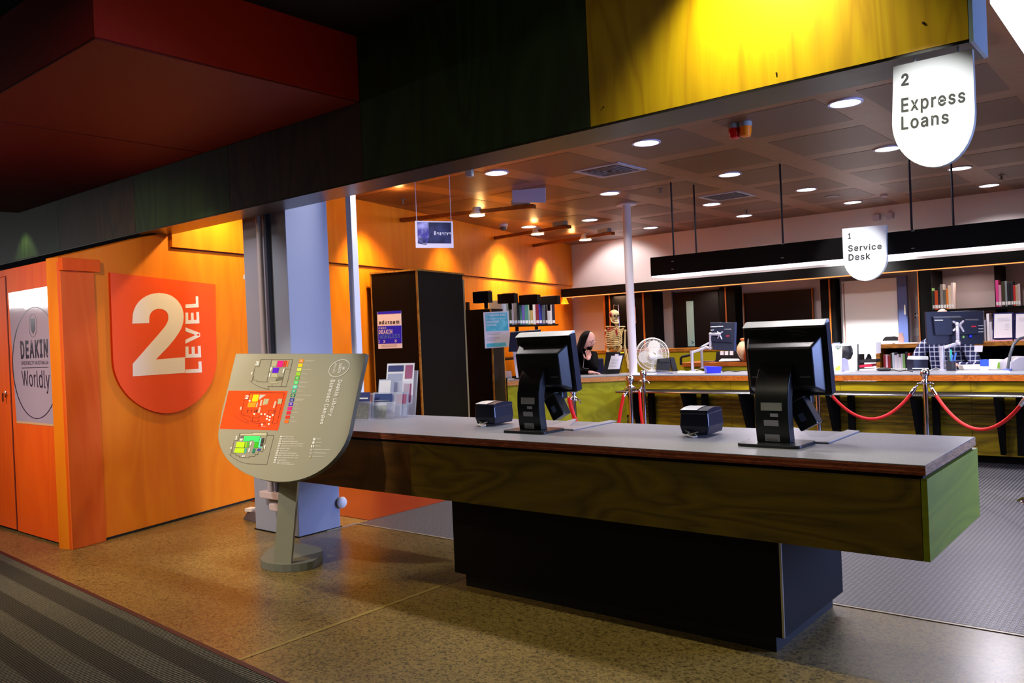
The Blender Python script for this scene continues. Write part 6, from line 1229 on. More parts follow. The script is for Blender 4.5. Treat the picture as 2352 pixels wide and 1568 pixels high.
MB().prism([ay(1651, 830, 11.36)-V((0, 0, .0)), ay(1700, 828, 11.36), ay(1690, 827, 11.36)+V((0, .1, .01)), ay(1650, 827, 11.36)+V((0, .1, .01))], (0, 0, .008)).build('paper', M_pap, None, label='white papers on the inner desk under the left monitor', cat='paper')
# jar / ceramic pot
pj = ay(1716, 800, 11.42); pj.z = ay(1716, 829, 11.42).z; hj = ay(1716, 775, 11.42).z-pj.z
jar = thing('ceramic_jar', 'round cream and russet ceramic jar beside the right-hand terminal', 'jar', pj)
MB().lathe([(0, 0), (.07, 0), (.12, hj*.2), (.15, hj*.42), (.145, hj*.6), (.11, hj*.78), (.075, hj*.86), (.09, hj*.93), (.09, hj*.98), (0, hj)], pj, 22).build('body', mat('cream_russet_glaze', 'e8c49a', .35, noise=(5, 'a83c14', (1, 1, .6), 2, .5, .62)), jar)
MB().lathe([(0, hj*.9), (.094, hj*.9), (.094, hj*.95), (0, hj*.95)], pj, 22).build('rim', mat('orange_rim', 'e07030', .4), jar)
# chair arm
mb = MB(); Y_ = 11.2; mb.tube([ay(1564, 838, Y_), ay(1564, 822, Y_), ay(1567, 819, Y_), ay(1590, 814, Y_)], .02, 8); 
cr = thing('office_chair', 'black office chair arm showing left of the silver monitor pole', 'chair', (ay(1590, 838, Y_).x, Y_, 0)); mb.build('armrest', M_bp, cr)
cxq = ay(1590, 838, Y_).x+.1
MB().box((cxq-.25, Y_-.3, .5), (cxq+.2, Y_-.0, .58)).build('seat', M_bp, cr, .02); MB().tube([(cxq, Y_-.15, .08), (cxq, Y_-.15, .5)], .03, 10).build('gas_post', M_bp, cr)
for k in range(5):
    a = 2*math.pi*k/5; MB().tube([(cxq, Y_-.15, .1), (cxq+.26*math.cos(a), Y_-.15+.26*math.sin(a), .05)], [.025, .018], 8).build('base_leg', M_bp, cr)
# --- big monitor at right
m2, P2, n2 = monitor('monitor', 'large dark blue monitor with silver X-shaped mount in front of the plaid shirt', [(2126, 716), (2258.5, 713), (2259.5, 789.7), (2131, 791.6)], 9.6, 0, [(2140, 728), (2204, 726), (2210, 734), (2243, 734), (2244, 767), (2145, 770)])
mb = MB(); mb.prism([P2.px(x, y)+n2*.036 for x, y in ((2139, 727), (2200, 725), (2206, 729), (2142, 730.5))], n2*.004); mb.build('top_ridge', mat('grey_ridge', '5c5c60', .35), m2)
mb = MB(); mb.prism([P2.px(x, y)+n2*.036 for x, y in ((2212, 732.5), (2242, 732), (2245, 736), (2214, 735.5))], n2*.004); mb.build('top_ridge', mat('grey_ridge', '5c5c60'), m2)
mb = MB(); mb.prism([P2.px(x, y)+n2*.036 for x, y in ((2178, 730), (2204, 729), (2211, 734), (2184, 735))], n2*.002); mb.build('recess', M_bp, m2)
mb = MB(); stroke(mb, [(2146.5, 735.2), (2166, 735)], P2, 2, .038); mb.build('maker_mark', M_pap, m2); mb = MB(); stroke(mb, [(2231, 749.5), (2242, 749.2)], P2, 2.4, .038); mb.build('red_mark', mat('red_mark', 'd02030'), m2)
for y in (748, 755, 762): mb = MB(); stroke(mb, [(2245.5, y), (2259, y-.4)], P2, 1.1, .003); mb.build('vent_slot', M_pap, m2)
mb = MB(); pq(mb, [(2211, 771), (2215, 771), (2215, 776), (2211, 776)], P2, .004); mb.build('green_port', mat('green_port', '8ad060', .4), m2); mb = MB(); mb.ball(P2.px(2228, 772)+n2*.01, .02, 10); mb.build('blue_plug', mat('blue_plug', '2038d8', .3), m2)
a3, Pq = arm_(m2, [(2163, 800), (2202, 788), (2200, 784), (2199, 745)], 9.6, (2165, 851))
mb = MB()
for x, y in ((2184, 738), (2209, 737), (2185, 760), (2209, 761)): mb.tube([P2.px(2199, 746)+n2*.05, P2.px(x, y)+n2*.04], [.016, .012], 8)
mb.build('mount_plate', M_arm, a3)
b, q = face(2245, 804, 1.12); slabpx([(2238.5, 793), (2257.5, 793), (2256.5, 808), (2237.5, 808)], PL(ad(2248, 800, 9.6), -FW), .002, 'paper_note', M_pap, m2)
# --- leaflet stand, webcam cup, boxes
b, q = face(1922, 853); ls = thing('leaflet_stand', 'white leaflet stand with a green corner beside the right-hand terminal', 'leaflet stand', b)
slabpx([(1905, 854), (1933, 853), (1935, 790), (1906, 789)], q, .012, 'card', M_pap, ls); slabpx([(1914, 790), (1930, 789), (1930, 786.5), (1914, 787.5)], q, .02, 'clip', M_si, ls)
mb = MB(); pq(mb, [(1919, 793), (1932, 793), (1931, 801), (1924, 803), (1918, 799)], q, .002); mb.build('picture', mat('lilac_green_picture', 'b8a0b8', .5, noise=(40, '5c8a50', (1, 1, 1), 3, .4, .6)), ls)
mb = MB(); pq(mb, [(1923, 841), (1930, 838), (1930, 849), (1919, 852), (1918, 846)], q, .002); mb.build('leaf_print', mat('lime_print', 'b8d84c', .5), ls)
mb = MB()
for k in range(8): stroke(mb, [(1909, 806+4.4*k), (1929, 805.6+4.4*k)], q, .5, .002)
mb.build('fine_print', mat('grey_lines', 'b0aeb8', .6), ls)
b, q = face(1945, 852); cu = thing('card_reader', 'black and lime cup-shaped device on a lilac wedge stand by the leaflet stand', 'card reader', b)
slabpx([(1933, 853), (1952, 852), (1947, 822), (1935, 822)], q, .12, 'wedge', mat('lilac_grey_plastic', '8c8cac', .4), cu, .006)
c = q.px(1946, 808)+_f0*.06; MB().lathe([(0, -.09), (.06, -.09), (.088, -.03), (.088, .03), (.07, .075), (0, .09)], c, 20).build('cup', M_bp, cu); MB().lathe([(0, .07), (.07, .07), (.06, .1), (0, .11)], c, 20).build('cap', mat('frosted_cap', 'c0ccd0', .3), cu); MB().lathe([(0, -.1), (.04, -.1), (.055, -.088), (0, -.088)], c, 16).build('lime_ring', mat('lime_ring', '8a8a18', .4), cu)
MB().prism([az(1938, 855, ZD), az(1966, 853, ZD), az(1960, 850, ZD), az(1944, 851, ZD)], (0, 0, .004)).build('paper', M_pap, None, label='white slip of paper right of the lilac wedge stand', cat='paper')
b, q = face(1992, 849, yaw=0); q = PL((0, 10.6, 0), (0, -1, 0)); dt = thing('document_tray', 'white and black document trays stacked left of the low shelving', 'tray', (q.px(1990, 848).x, 10.6, ZD))
for (pp_, m_, n_) in (([(1972, 788), (2012, 786), (2012, 812), (1972, 813)], M_pap, 'white_tray'), ([(1972, 826), (2012, 825), (2012, 832), (1972, 833)], M_bp, 'shelf_plate'), ([(1974, 838), (2002, 836), (2002, 842), (1974, 844)], mat('crimson_box', 'b01838', .4), 'red_box'), ([(1974, 847), (2012, 846), (2012, 855), (1974, 856)], M_pap, 'white_tray'), ([(1969, 790), (1974, 790), (1974, 856), (1969, 856)], M_bp, 'side_frame')):
    slabpx(pp_, q, .2, n_, m_, dt)
q3 = PL((0, 10.68, 0), (0, -1, 0)); slabpx([(1986, 826), (1999, 826), (1998, 818), (1993, 812), (1991, 818)], q3, .06, 'black_puncher', M_bp, dt)
b, q = face(2114, 850); pe = thing('card_printer', 'low black printer with a grey lid at the foot of the silver pole', 'printer', b)
slabpx([(2098, 851), (2132, 851), (2132, 824), (2097, 824)], q, .16, 'body', mat('navy_black_plastic2', '161a30'), pe, .008); slabpx([(2097, 826), (2133, 826), (2132, 818), (2099, 818)], PL(q.p+fw*.01, q.n), .15, 'lid', mat('grey_satin_plastic', '8e9090'), pe, .004); slabpx([(2097, 845), (2133, 845), (2133, 847), (2097, 847)], PL(q.p+fw*.02, q.n), .02, 'slot_strip', M_pap, pe)
b = dk(2030, 852); mb = MB(); mb.ball(b+V((0, 0, .02)), .07, 14, (1.2, .7, .35)); mb.build('stapler', M_bp, None, label='black stapler on the desk in front of the low shelving books', cat='stapler')
cable([(2040, 851), (2052, 849), (2066, 852), (2080, 850), (2096, 853)], M_bp, 'black cable between the stapler and the low black printer')
cable([(2134, 853), (2142, 848), (2150, 845), (2160, 848)], M_wp, 'white cable by the foot of the right silver pole', .005)
# pens and small things right of the pole
b, q = face(2185, 851); pc = thing('pen_holder', 'cluster of teal and blue pens and tools right of the silver pole', 'pen holder', b)
MB().lathe([(0, 0), (.045, 0), (.05, .11), (.045, .11), (.042, .01), (0, .01)], b, 16).build('cup', mat('dark_cup', '22242e', .4), pc)
for i, (dx, dy, h_, c_) in enumerate(((.0, .01, .24, '30b0a0'), (.025, .0, .2, '3868c8'), (-.02, .01, .22, '2a2a30'), (.01, -.02, .18, '4878d8'))):
    MB().tube([b+V((dx*.5, dy, .02)), b+V((dx*2.2, dy*2, h_))], .009, 7).build('pen', mat('pen_'+c_, c_, .4), pc)
MB().prism([q.px(2215, 850)-V((0, 0, 0)), q.px(2256, 850), q.px(2260, 837), q.px(2211, 838)], _f0*.12).build('white_bowl', mat('ivory_plastic', 'e8e4dc', .4), None, .01, label='shallow white rectangular tub on the desk below the large monitor', cat='tub')
b, q = face(2265, 851); bx = thing('carton', 'small blue and white carton right of the white tub', 'box', b)
slabpx([(2258, 851), (2270, 851), (2270, 841), (2258, 841)], q, .06, 'white_lower', M_pap, bx); slabpx([(2258, 841), (2271, 841), (2271, 825), (2258, 826)], q, .06, 'blue_upper', mat('carton_blue', '2a50d0', .4), bx)
b, q = face(2296, 849); tb = thing('tissue_box', 'white tissue box with a green front at the right of the desk', 'box', b)
slabpx([(2284, 849), (2309, 849), (2309, 825), (2285, 825)], q, .12, 'box_body', M_pap, tb, .004); mb = MB(); pq(mb, [(2290, 846), (2308, 846), (2308, 834), (2303, 831), (2292, 832)], q, .002); mb.build('green_print', mat('tissue_green', '8cc048', .5), tb)
MB().prism([az(2195, 856, ZD), az(2320, 855, ZD), az(2316, 851, ZD), az(2202, 851.5, ZD)], (0, 0, .004)).build('paper', M_pap, None, label='long row of white papers along the desk edge at the right', cat='paper')
# gooseneck lamp
b = dk(2314, 851); Dg = depth(b); gl = thing('gooseneck', 'grey gooseneck microphone arm curving up at the right edge of the desk', 'microphone', b)
MB().tube([b, ad(2316, 840, Dg), ad(2320, 815, Dg), ad(2328, 790, Dg), ad(2340, 778, Dg), ad(2362, 772, Dg), ad(2374, 776, Dg)], .016, 10).build('flexible_neck', mat('dark_grey_neck', '4c5054', .35, .4), gl)
MB().lathe([(0, 0), (.045, 0), (.045, .02), (0, .025)], b, 16).build('foot', mat('blue_grey_foot', '5868a8', .4), gl)
b, q = face(2345, 850); slabpx([(2320, 852), (2364, 852), (2360, 818), (2340, 820), (2321, 831)], q, .2, 'scanner_unit', mat('light_grey_shell', 'a4a2ac', .4), None, .01, label='light grey sloping desktop unit at the right edge of the picture', cat='scanner')
# document stands and folders on the low shelving
zt2 = 1.232
for i, (x0, x1, l) in enumerate(((2283, 2325, 'left white document stand on the low shelving at the right'), (2333, 2375, 'right white document stand cut by the picture edge'))):
    q = PL((0, 11.6, 0), (0, -1, 0)); t = thing('document_stand', l, 'document stand', (q.px((x0+x1)/2, 778).x, 11.6, zt2), 'white document stands')
    slabpx([(x0-3, 779), (x1+3, 778), (x1+3, 717), (x0-2, 719)], PL((0, 11.61, 0), (0, -1, 0)), .03, 'backing', mat('navy_backing', '1c1c5c', .4), t); slabpx([(x0, 776), (x1, 775), (x1-1, 720), (x0+1, 721)], q, .006, 'sheet', M_pap, t)
    mb = MB()
    for k in range(3): stroke(mb, [(x0+8, 731+3*k), (x1-6, 730.4+3*k)], q, .6, .002)
    for k in range(4): stroke(mb, [(x1-16-2*(k % 2), 745+4*k), (x1-7, 744.6+4*k)], q, .7, .002)
    mb.build('fine_print', mat('lilac_lines', 'b0a0c0', .6), t)
    mb = MB(); mb.box((t.location.x-.12, 11.55, zt2), (t.location.x+.12, 11.6, zt2+.015)); mb.build('foot', mat('pink_foot', 'd8a0c0', .4), t)
q = PL((0, 11.75, 0), (0, -1, 0))
for i, (x0, x1, y0, c_) in enumerate(((2252, 2258, 714, 'b8b8c8'), (2262, 2267, 735, '9c9cac'), (2268, 2275, 720, 'e4e4f0'), (2271, 2280, 740, 'd8d8e8'), (2279, 2284, 758, 'c8c8dc'))):
    mb = MB(); a = q.px(x0, 778); c2 = q.px(x1, 778); mb.box((a.x, 11.72+.01*i, zt2), (c2.x-.004, 11.9, q.px(x0, y0).z)); fo = mb.build('folder', mat('folder_'+c_, c_, .5), None, .002, label='%s pale folder from the left behind the document stands' % ['first', 'second', 'third', 'fourth', 'fifth'][i], cat='folder', group='pale folders on the low shelving')
for i, (x, y) in enumerate(((2299, 712), (2316, 710), (2350, 708))):
    p = ay(x, 714, 12.98); p.z = 1.235; MB().lathe([(0, 0), (.05, 0), (.055, .1), (.05, .1), (.045, .01), (0, .01)], (p.x, 13.0, ay(2299, 722, 13.0).z if False else 1.236), 14).build('mug', M_wp if i < 2 else mat('cobalt_mug', '3850c8', .3), None, label=['left white mug on the back shelf above the document stands', 'right white mug on the back shelf above the document stands', 'blue mug on the back shelf at the right edge'][i], cat='mug')
# black chair back and papers left of plaid man on low shelving
b = ay(2045, 790, 11.75); b.z = zt2; mb = MB()
MB().prism([ay(2026, 783, 11.75), ay(2064, 782, 11.75), ay(2062, 774, 11.75), ay(2054, 772, 11.75), ay(2034, 773, 11.75), ay(2029, 777, 11.75)], (0, .05, 0)).build('chair_back', M_bp, None, .006, label='black rounded chair back showing above the low shelving', cat='chair')
MB().prism([V((ay(x, 787, Y_).x, Y_, zt2)) for x, Y_ in ((2014, 11.53), (2050, 11.53), (2050, 11.75), (2014, 11.75))], (0, 0, .02)).build('paper', M_pap, None, label='stack of white papers on the left end of the low shelving', cat='paper')
MB().prism([V((ay(x, 786, Y_).x, Y_, zt2)) for x, Y_ in ((2055, 11.53), (2110, 11.53), (2100, 11.7), (2060, 11.72))], (0, 0, .01)).build('paper', M_pap, None, label='spread white papers on the low shelving left of the large monitor', cat='paper')
p = ay(2070, 786, 11.62); MB().lathe([(0, 0), (.03, 0), (.04, .06), (.025, .1), (.03, .13), (0, .13)], (p.x, 11.62, zt2+.01), 12).build('figurine', mat('peach_glaze', 'd8b0a8', .4), None, label='small pinkish ornament on the papers on the low shelving', cat='ornament')
# computer on the angled desk section behind the left-hand terminal
q = PL(ad(1200, 800, 11.6), -FW)
pcx = thing('monitor', 'black monitor at the far left of the service desk behind the cyan notice', 'monitor', V((q.p.x, q.p.y, ZD)))
slabpx([(1172, 762), (1242, 756), (1242, 806), (1168, 808)], q, .04, 'housing', mat('navy_black_plastic2', '161a30'), pcx, .006)
slabpx([(1172, 762), (1238, 756.5), (1238, 758), (1172, 763.6)], PL(q.p-FW*.006, q.n), .006, 'top_edge', M_si, pcx)
mb = MB(); bb_ = V((q.p.x, q.p.y, ZD)); mb.box((bb_.x-.03, bb_.y+.02, ZD+.02), (bb_.x+.03, bb_.y+.06, 1.3)); mb.box((bb_.x-.12, bb_.y-.06, ZD), (bb_.x+.12, bb_.y+.12, ZD+.02)); mb.build('stand', M_bp, pcx)
b, q = face(1180, 869); slabpx([(1176, 797), (1192, 798), (1194, 868), (1186, 868)], q, .02, 'paper_stand', M_pap, None, .0, label='tall white sheet standing on the desk left of the left-hand terminal', cat='paper')
b, q = face(1168, 868); slabpx([(1161, 868), (1176, 868), (1174, 852), (1160, 852)], q, .1, 'plastic_box', acry(), None, .003, label='small clear plastic box at the far left of the service desk', cat='box')
# ================================================================ PEOPLE AND SKELETON
def skin(name, pts, edges, m, parent, lv=2, smooth=True):
    """pts = [(position, radius)], grown with Skin + Subdivision; positions in world space"""
    Mi = WORLD[parent.name].inverted(); me = bpy.data.meshes.new(name)
    me.from_pydata([tuple(Mi @ V(p)) for p, r in pts], edges, []); o = bpy.data.objects.new(name, me); COL.objects.link(o); o.parent = parent; WORLD[o.name] = WORLD[parent.name].copy()
    sk = o.modifiers.new('skin', 'SKIN'); sk.use_smooth_shade = True
    for i, (p, r) in enumerate(pts):
        s = me.skin_vertices[0].data[i]; s.radius = r if isinstance(r, tuple) else (r, r); s.use_root = (i == 0)
    sb = o.modifiers.new('sub', 'SUBSURF'); sb.levels = lv; sb.render_levels = lv
    me.materials.append(m); return o
M_skin = mat('skin', 'e4ac9e', .5); M_hair = mat('dark_hair', '0a0605', .7, bump=(140, .9), spec=.15); M_shirt = mat('black_jumper', '070608', .9, bump=(60, .3), spec=.1); M_trs = mat('dark_trousers', '15151c', .8)
def head(parent, c, fwd, up, s, bald=True, long_hair=True, beard=True):
    """c = head centre; fwd = facing; s = head height"""
    X = V(fwd).normalized(); Z = (V(up)-X*V(up).dot(X)).normalized(); Y = Z.cross(X)
    T = Matrix.Translation(V(c)) @ Matrix(((X.x, Y.x, Z.x, 0), (X.y, Y.y, Z.y, 0), (X.z, Y.z, Z.z, 0), (0, 0, 0, 1)))
    n, h = 28, 20; vs = []; fs = []
    for i in range(h+1):
        th = math.pi*i/h
        for k in range(n):
            ph = 2*math.pi*k/n; x = math.sin(th)*math.cos(ph); y = math.sin(th)*math.sin(ph); z = math.cos(th)
            X_ = x*.40; Y_ = y*.33; Z_ = z*.5
            if z < -.1: Y_ *= 1-.42*(-z-.1); X_ = X_*(1-.25*(-z)) + .05*(-z) if x < 0 else X_*(1-.12*(-z))
            if x > .3:
                X_ += .075*math.exp(-((y/.16)**2+((z+.12)/.2)**2))      # nose
                X_ -= .03*math.exp(-(((abs(y)-.38)/.16)**2+((z-.08)/.12)**2))   # eye sockets
                X_ += .02*math.exp(-((y/.5)**2+((z-.25)/.1)**2)) + .02*math.exp(-((y/.25)**2+((z+.5)/.1)**2)) + .03*math.exp(-((y/.25)**2+((z+.85)/.12)**2))
            vs.append((X_*s, Y_*s, Z_*s))
    for i in range(h):
        for k in range(n): fs.append((i*n+k, (i+1)*n+k, (i+1)*n+(k+1) % n, i*n+(k+1) % n))
    hd = MB(T).add(vs, fs, True).build('head', M_skin, parent, sharp=180)
    for sy in (-1, 1):
        MB(T).ball((-.02*s, sy*.325*s, -.04*s), .06*s, 10, (.6, .35, 1)).build('ear', M_skin, hd)
        MB(T).ball((.325*s, sy*.125*s, .035*s), .035*s, 8).build('eye', mat('eye_white', 'e8e4e0', .3), hd)
        MB(T).ball((.352*s, sy*.125*s, .03*s), .017*s, 8).build('iris', mat('iris_dark', '201410', .2), hd)
        MB(T).tube([(.37*s, sy*.06*s, .1*s), (.375*s, sy*.13*s, .115*s), (.34*s, sy*.2*s, .1*s)], .012*s, 5).build('eyebrow', M_hair, hd)
    MB(T).tube([(.37*s, -.08*s, -.255*s), (.395*s, 0, -.25*s), (.37*s, .08*s, -.255*s)], [.01*s, .02*s, .01*s], 6).build('mouth', mat('lip', '8c4a3c', .5), hd)
    if beard: MB(T).ball((.24*s, 0, -.34*s), .2*s, 14, (.72, .95, .6)).build('beard', M_hair, hd); MB(T).tube([(.34*s, -.1*s, -.22*s), (.4*s, 0, -.2*s), (.34*s, .1*s, -.22*s)], .022*s, 6).build('moustache', M_hair, hd)
    if long_hair:
        vs = []; fs = []; N_ = 20; H_ = 12
        for i in range(H_+1):
            th = math.pi*.5*i/H_*1.0
            for k in range(N_+1):
                ph = math.radians(72)+math.radians(216)*k/N_
                r = 1.0
                vs.append((math.sin(th)*math.cos(ph)*.45*s-.03*s, math.sin(th)*math.sin(ph)*.375*s, math.cos(th)*.53*s+.0*s))
        base = len(vs)-(N_+1)
        for j in range(1, 7):
            for k in range(N_+1):
                q = vs[base+k]; f = j/6; vs.append((q[0]*(1-.15*f)-.04*s*f, q[1]*(1+.08*f), q[2]-.75*s*f+.02*s*math.sin(k*2.1)))
        H2 = H_+6
        for i in range(H2):
            for k in range(N_): a = i*(N_+1)+k; fs.append((a, a+1, a+N_+2, a+N_+1))
        hr = MB(T).add(vs, fs, True).build('hair', M_hair, hd, sharp=180); so = hr.modifiers.new('solid', 'SOLIDIFY'); so.thickness = .03*s; so.offset = -1
    return hd, T
def hand(parent, w_, d, pn, s=1, curl=.5, side=1, name='hand'):
    """w_ wrist, d pointing to the fingers, pn palm normal; palm + four bent fingers of unequal length and a thumb leaving the side"""
    d = V(d).normalized(); pn = (V(pn)-d*V(pn).dot(d)).normalized(); sx = d.cross(pn)*side
    pts = [(w_-d*.02*s, .027*s), (w_+d*.03*s, (.035*s, .02*s)), (w_+d*.075*s, (.04*s, .018*s))]; ed = [(0, 1), (1, 2)]
    o = skin(name, pts, ed, M_skin, parent, 2)
    for i, L in enumerate((.068, .078, .074, .058)):
        b = w_+d*.075*s+sx*(.03-.02*i)*s; d1 = (d+pn*curl*.5).normalized(); d2 = (d+pn*curl*1.5).normalized(); d3 = (d+pn*curl*2.6).normalized()
        p1 = b+d1*L*.45*s; p2 = p1+d2*L*.32*s; p3 = p2+d3*L*.26*s
        Mi = MB().tube([b-d*.02*s, b, p1, p2, p3, p3+d3*.005*s], [.009*s, .0095*s, .0088*s, .008*s, .0068*s, .003*s], 8); Mi.build('finger', M_skin, o)
    b = w_+d*.025*s+sx*.032*s; t1 = b+(d*.7+sx*.8+pn*.2).normalized()*.035*s; t2 = t1+(d*1.0+sx*.25+pn*.4).normalized()*.03*s; t3 = t2+(d+pn*.5).normalized()*.022*s
    MB().tube([b-sx*.01*s, b, t1, t2, t3], [.012*s, .012*s, .0105*s, .0095*s, .005*s], 8).build('thumb', M_skin, o)
    return o
# ---- man at the laptop
def Zm(x, y, D_): return ad(1300+x/6.534, 640+y/6.534, D_)
hc = Zm(325, 925, 12.25); 
face_dir = (_R*.82 - _f0*.52 + V((0, 0, -.38)))
man = thing('person', 'long-haired balding man in black with glasses leaning his chin on his hand over the laptop', 'person', (hc.x, hc.y, 0))
neck = Zm(245, 1090, 12.5); chest = Zm(250, 1260, 12.62); pel = V((chest.x-.02, chest.y+.15, .70))
shL = Zm(150, 1190, 12.72); shR = Zm(420, 1150, 12.5)
elR = Zm(440, 1385, 12.2); elR.z = 1.0; wrR = Zm(335, 1205, 12.1); elL = Zm(190, 1400, 12.35); elL.z = .99; wrL = Zm(345, 1372, 12.05); wrL.z = ZD+.035
hipL = pel-_R*.09; hipR = pel+_R*.09
kL = hipL-_f0*.38+V((0, 0, .02)); kR = hipR-_f0*.38+V((0, 0, .02)); fL = kL+V((0, 0, -.42)); fR = kR+V((0, 0, -.42))
pts = [(pel, .14), (pel.lerp(chest, .5), .13), (chest, (.17, .12)), (neck.lerp(chest, .3), .1), (neck, .055), (hc-V((0, 0, .06)), .06), (shL, .075), (elL, .05), (wrL, .035), (shR, .075), (elR, .05), (wrR, .035), (hipL, .1), (kL, .075), (fL, .05), (hipR, .1), (kR, .075), (fR, .05)]
ed = [(0, 1), (1, 2), (2, 3), (3, 4), (4, 5), (3, 6), (6, 7), (7, 8), (3, 9), (9, 10), (10, 11), (0, 12), (12, 13), (13, 14), (0, 15), (15, 16), (16, 17)]
skin('body', pts, ed, M_shirt, man)
head(man, hc, face_dir, V((0, 0, 1))+_R*.12, .275)
for s_ in (-1, 1):
    pass
hand(man, wrR, (hc-V((0, 0, .13))-wrR)+_R*.02, -_R*.2-_f0*.2+V((0, 0, .5)), 1.05, 1.5, -1)
hand(man, wrL, _R+V((0, 0, -.1)), V((0, 0, -1)), 1.15, .25, 1)
X = face_dir.normalized(); gl_c = hc+X*.105+V((0, 0, .012)); sy = X.cross(V((0, 0, 1))).normalized(); uz = sy.cross(X)
mb = MB()
for s_ in (-1, 1):
    mb.tube([gl_c+sy*s_*.036+(sy*math.cos(a)*.028+uz*math.sin(a)*.022) for a in [2*math.pi*i/16 for i in range(16)]], .0025, 5, closed=True)
    mb.tube([gl_c+sy*s_*.064, gl_c+sy*s_*.085-X*.1], .0025, 5)
mb.tube([gl_c-sy*.01, gl_c+sy*.01], .0025, 5); mb.build('glasses', mat('thin_frame', '5a3a48', .3, .5), man)
mb = MB(); mb.tube([Zm(240, 1080, 12.3), Zm(270, 1200, 12.25), Zm(262, 1310, 12.15), Zm(250, 1330, 12.1), Zm(290, 1345, 12.05), Zm(340, 1345, 12.0)], .003, 5); mb.build('earphone_cord', mat('grey_cord', '8a8a90', .4), man)
# his chair
pc_ = V((pel.x, pel.y, 0)); ch = thing('office_chair', 'dark blue office chair the long-haired man sits on', 'chair', pc_)
MB().cbox(pc_+V((0, 0, .55)), (.46, .46, .08), YAW).build('seat', mat('navy_fabric', '10143c', .8), ch, .02)
MB().cbox(pc_+_f0*.26+_R*.05+V((0, 0, .92)), (.46, .05, .45), YAW).build('backrest', mat('navy_fabric', '10143c'), ch, .02)
MB().cbox(pc_+_f0*.25+V((0, 0, .66)), (.06, .03, .2), YAW).build('back_support', M_bp, ch)
MB().tube([pc_+V((0, 0, .08)), pc_+V((0, 0, .52))], .03, 10).build('gas_post', M_bp, ch)
for k in range(5):
    a = 2*math.pi*k/5; MB().tube([pc_+V((0, 0, .1)), pc_+V((.28*math.cos(a), .28*math.sin(a), .05))], [.025, .018], 8).build('base_leg', M_bp, ch)
# ---- man in the plaid shirt
def plaid():
    m = bpy.data.materials.new('blue_plaid_cloth'); m.use_nodes = True; nt = m.node_tree; b = nt.nodes['Principled BSDF']; L = nt.links.new; N = nt.nodes.new
    tc = N('ShaderNodeTexCoord'); sp = N('ShaderNodeSeparateXYZ'); L(tc.outputs['Object'], sp.inputs[0]); outs = []
    for ax_, f in (('X', 36), ('Z', 36)):
        a = N('ShaderNodeMath'); a.operation = 'MULTIPLY'; a.inputs[1].default_value = f; L(sp.outputs[ax_], a.inputs[0])
        p = N('ShaderNodeMath'); p.operation = 'PINGPONG'; p.inputs[1].default_value = 1; L(a.outputs[0], p.inputs[0])
        g = N('ShaderNodeMath'); g.operation = 'GREATER_THAN'; g.inputs[1].default_value = .78; L(p.outputs[0], g.inputs[0]); outs.append(g.outputs[0])
    ad_ = N('ShaderNodeMath'); ad_.operation = 'ADD'; L(outs[0], ad_.inputs[0]); L(outs[1], ad_.inputs[1])
    r = N('ShaderNodeValToRGB'); r.color_ramp.elements[0].color = lin('141c50'); r.color_ramp.elements[1].color = lin('d8e0f8'); h_ = N('ShaderNodeMath'); h_.operation = 'MULTIPLY'; h_.inputs[1].default_value = .6; L(ad_.outputs[0], h_.inputs[0]); L(h_.outputs[0], r.inputs[0]); L(r.outputs[0], b.inputs['Base Color']); b.inputs['Roughness'].default_value = .85
    return m
Yp = 11.1; hp = ay(2165, 732, Yp); 
m2p = thing('person', 'person in a blue and white plaid shirt seated behind the large monitor', 'person', (hp.x, Yp, 0))
n_ = V((hp.x, Yp, hp.z-.17)); sw = .2; zs = ay(2170, 792, Yp).z
ch_ = V((hp.x+.03, Yp+.02, zs-.12)); pl2 = V((hp.x+.03, Yp+.12, .62))
shl, shr = V((hp.x-.22, Yp, zs+.0)), V((hp.x+.26, Yp, zs-.01)); ell, elr = V((hp.x-.33, Yp-.12, zs-.27)), V((hp.x+.38, Yp-.12, zs-.27)); wl2, wr2 = V((hp.x-.2, Yp-.4, ZD+.05)), V((hp.x+.22, Yp-.42, ZD+.05))
hl, hr_ = pl2-V((.09, 0, 0)), pl2+V((.09, 0, 0)); k1, k2 = hl+V((0, -.3, .02)), hr_+V((0, -.3, .02)); f1, f2 = k1-V((0, 0, .42)), k2-V((0, 0, .42))
pts = [(pl2, .15), (pl2.lerp(ch_, .5), (.2, .14)), (ch_, (.23, .14)), (ch_.lerp(n_, .55), .13), (n_, .06), (hp-V((0, 0, .07)), .06), (shl, .085), (ell, .065), (wl2, .035), (shr, .085), (elr, .065), (wr2, .035), (hl, .1), (k1, .075), (f1, .05), (hr_, .1), (k2, .075), (f2, .05)]
skin('body', pts, ed, plaid(), m2p)
head(m2p, hp, V((0, -1, -.1)), V((0, 0, 1)), .24, long_hair=False, beard=False)
hand(m2p, wl2, V((.3, -1, -.1)), V((0, 0, -1)), 1, .3, 1); hand(m2p, wr2, V((-.3, -1, -.1)), V((0, 0, -1)), 1, .3, -1)
c2 = dup(ch); c2.location = (pl2.x, pl2.y-.07, -.03+.0); c2.rotation_euler.z = -YAW; c2['label'] = 'office chair under the person in the plaid shirt'; c2.location.z = 0
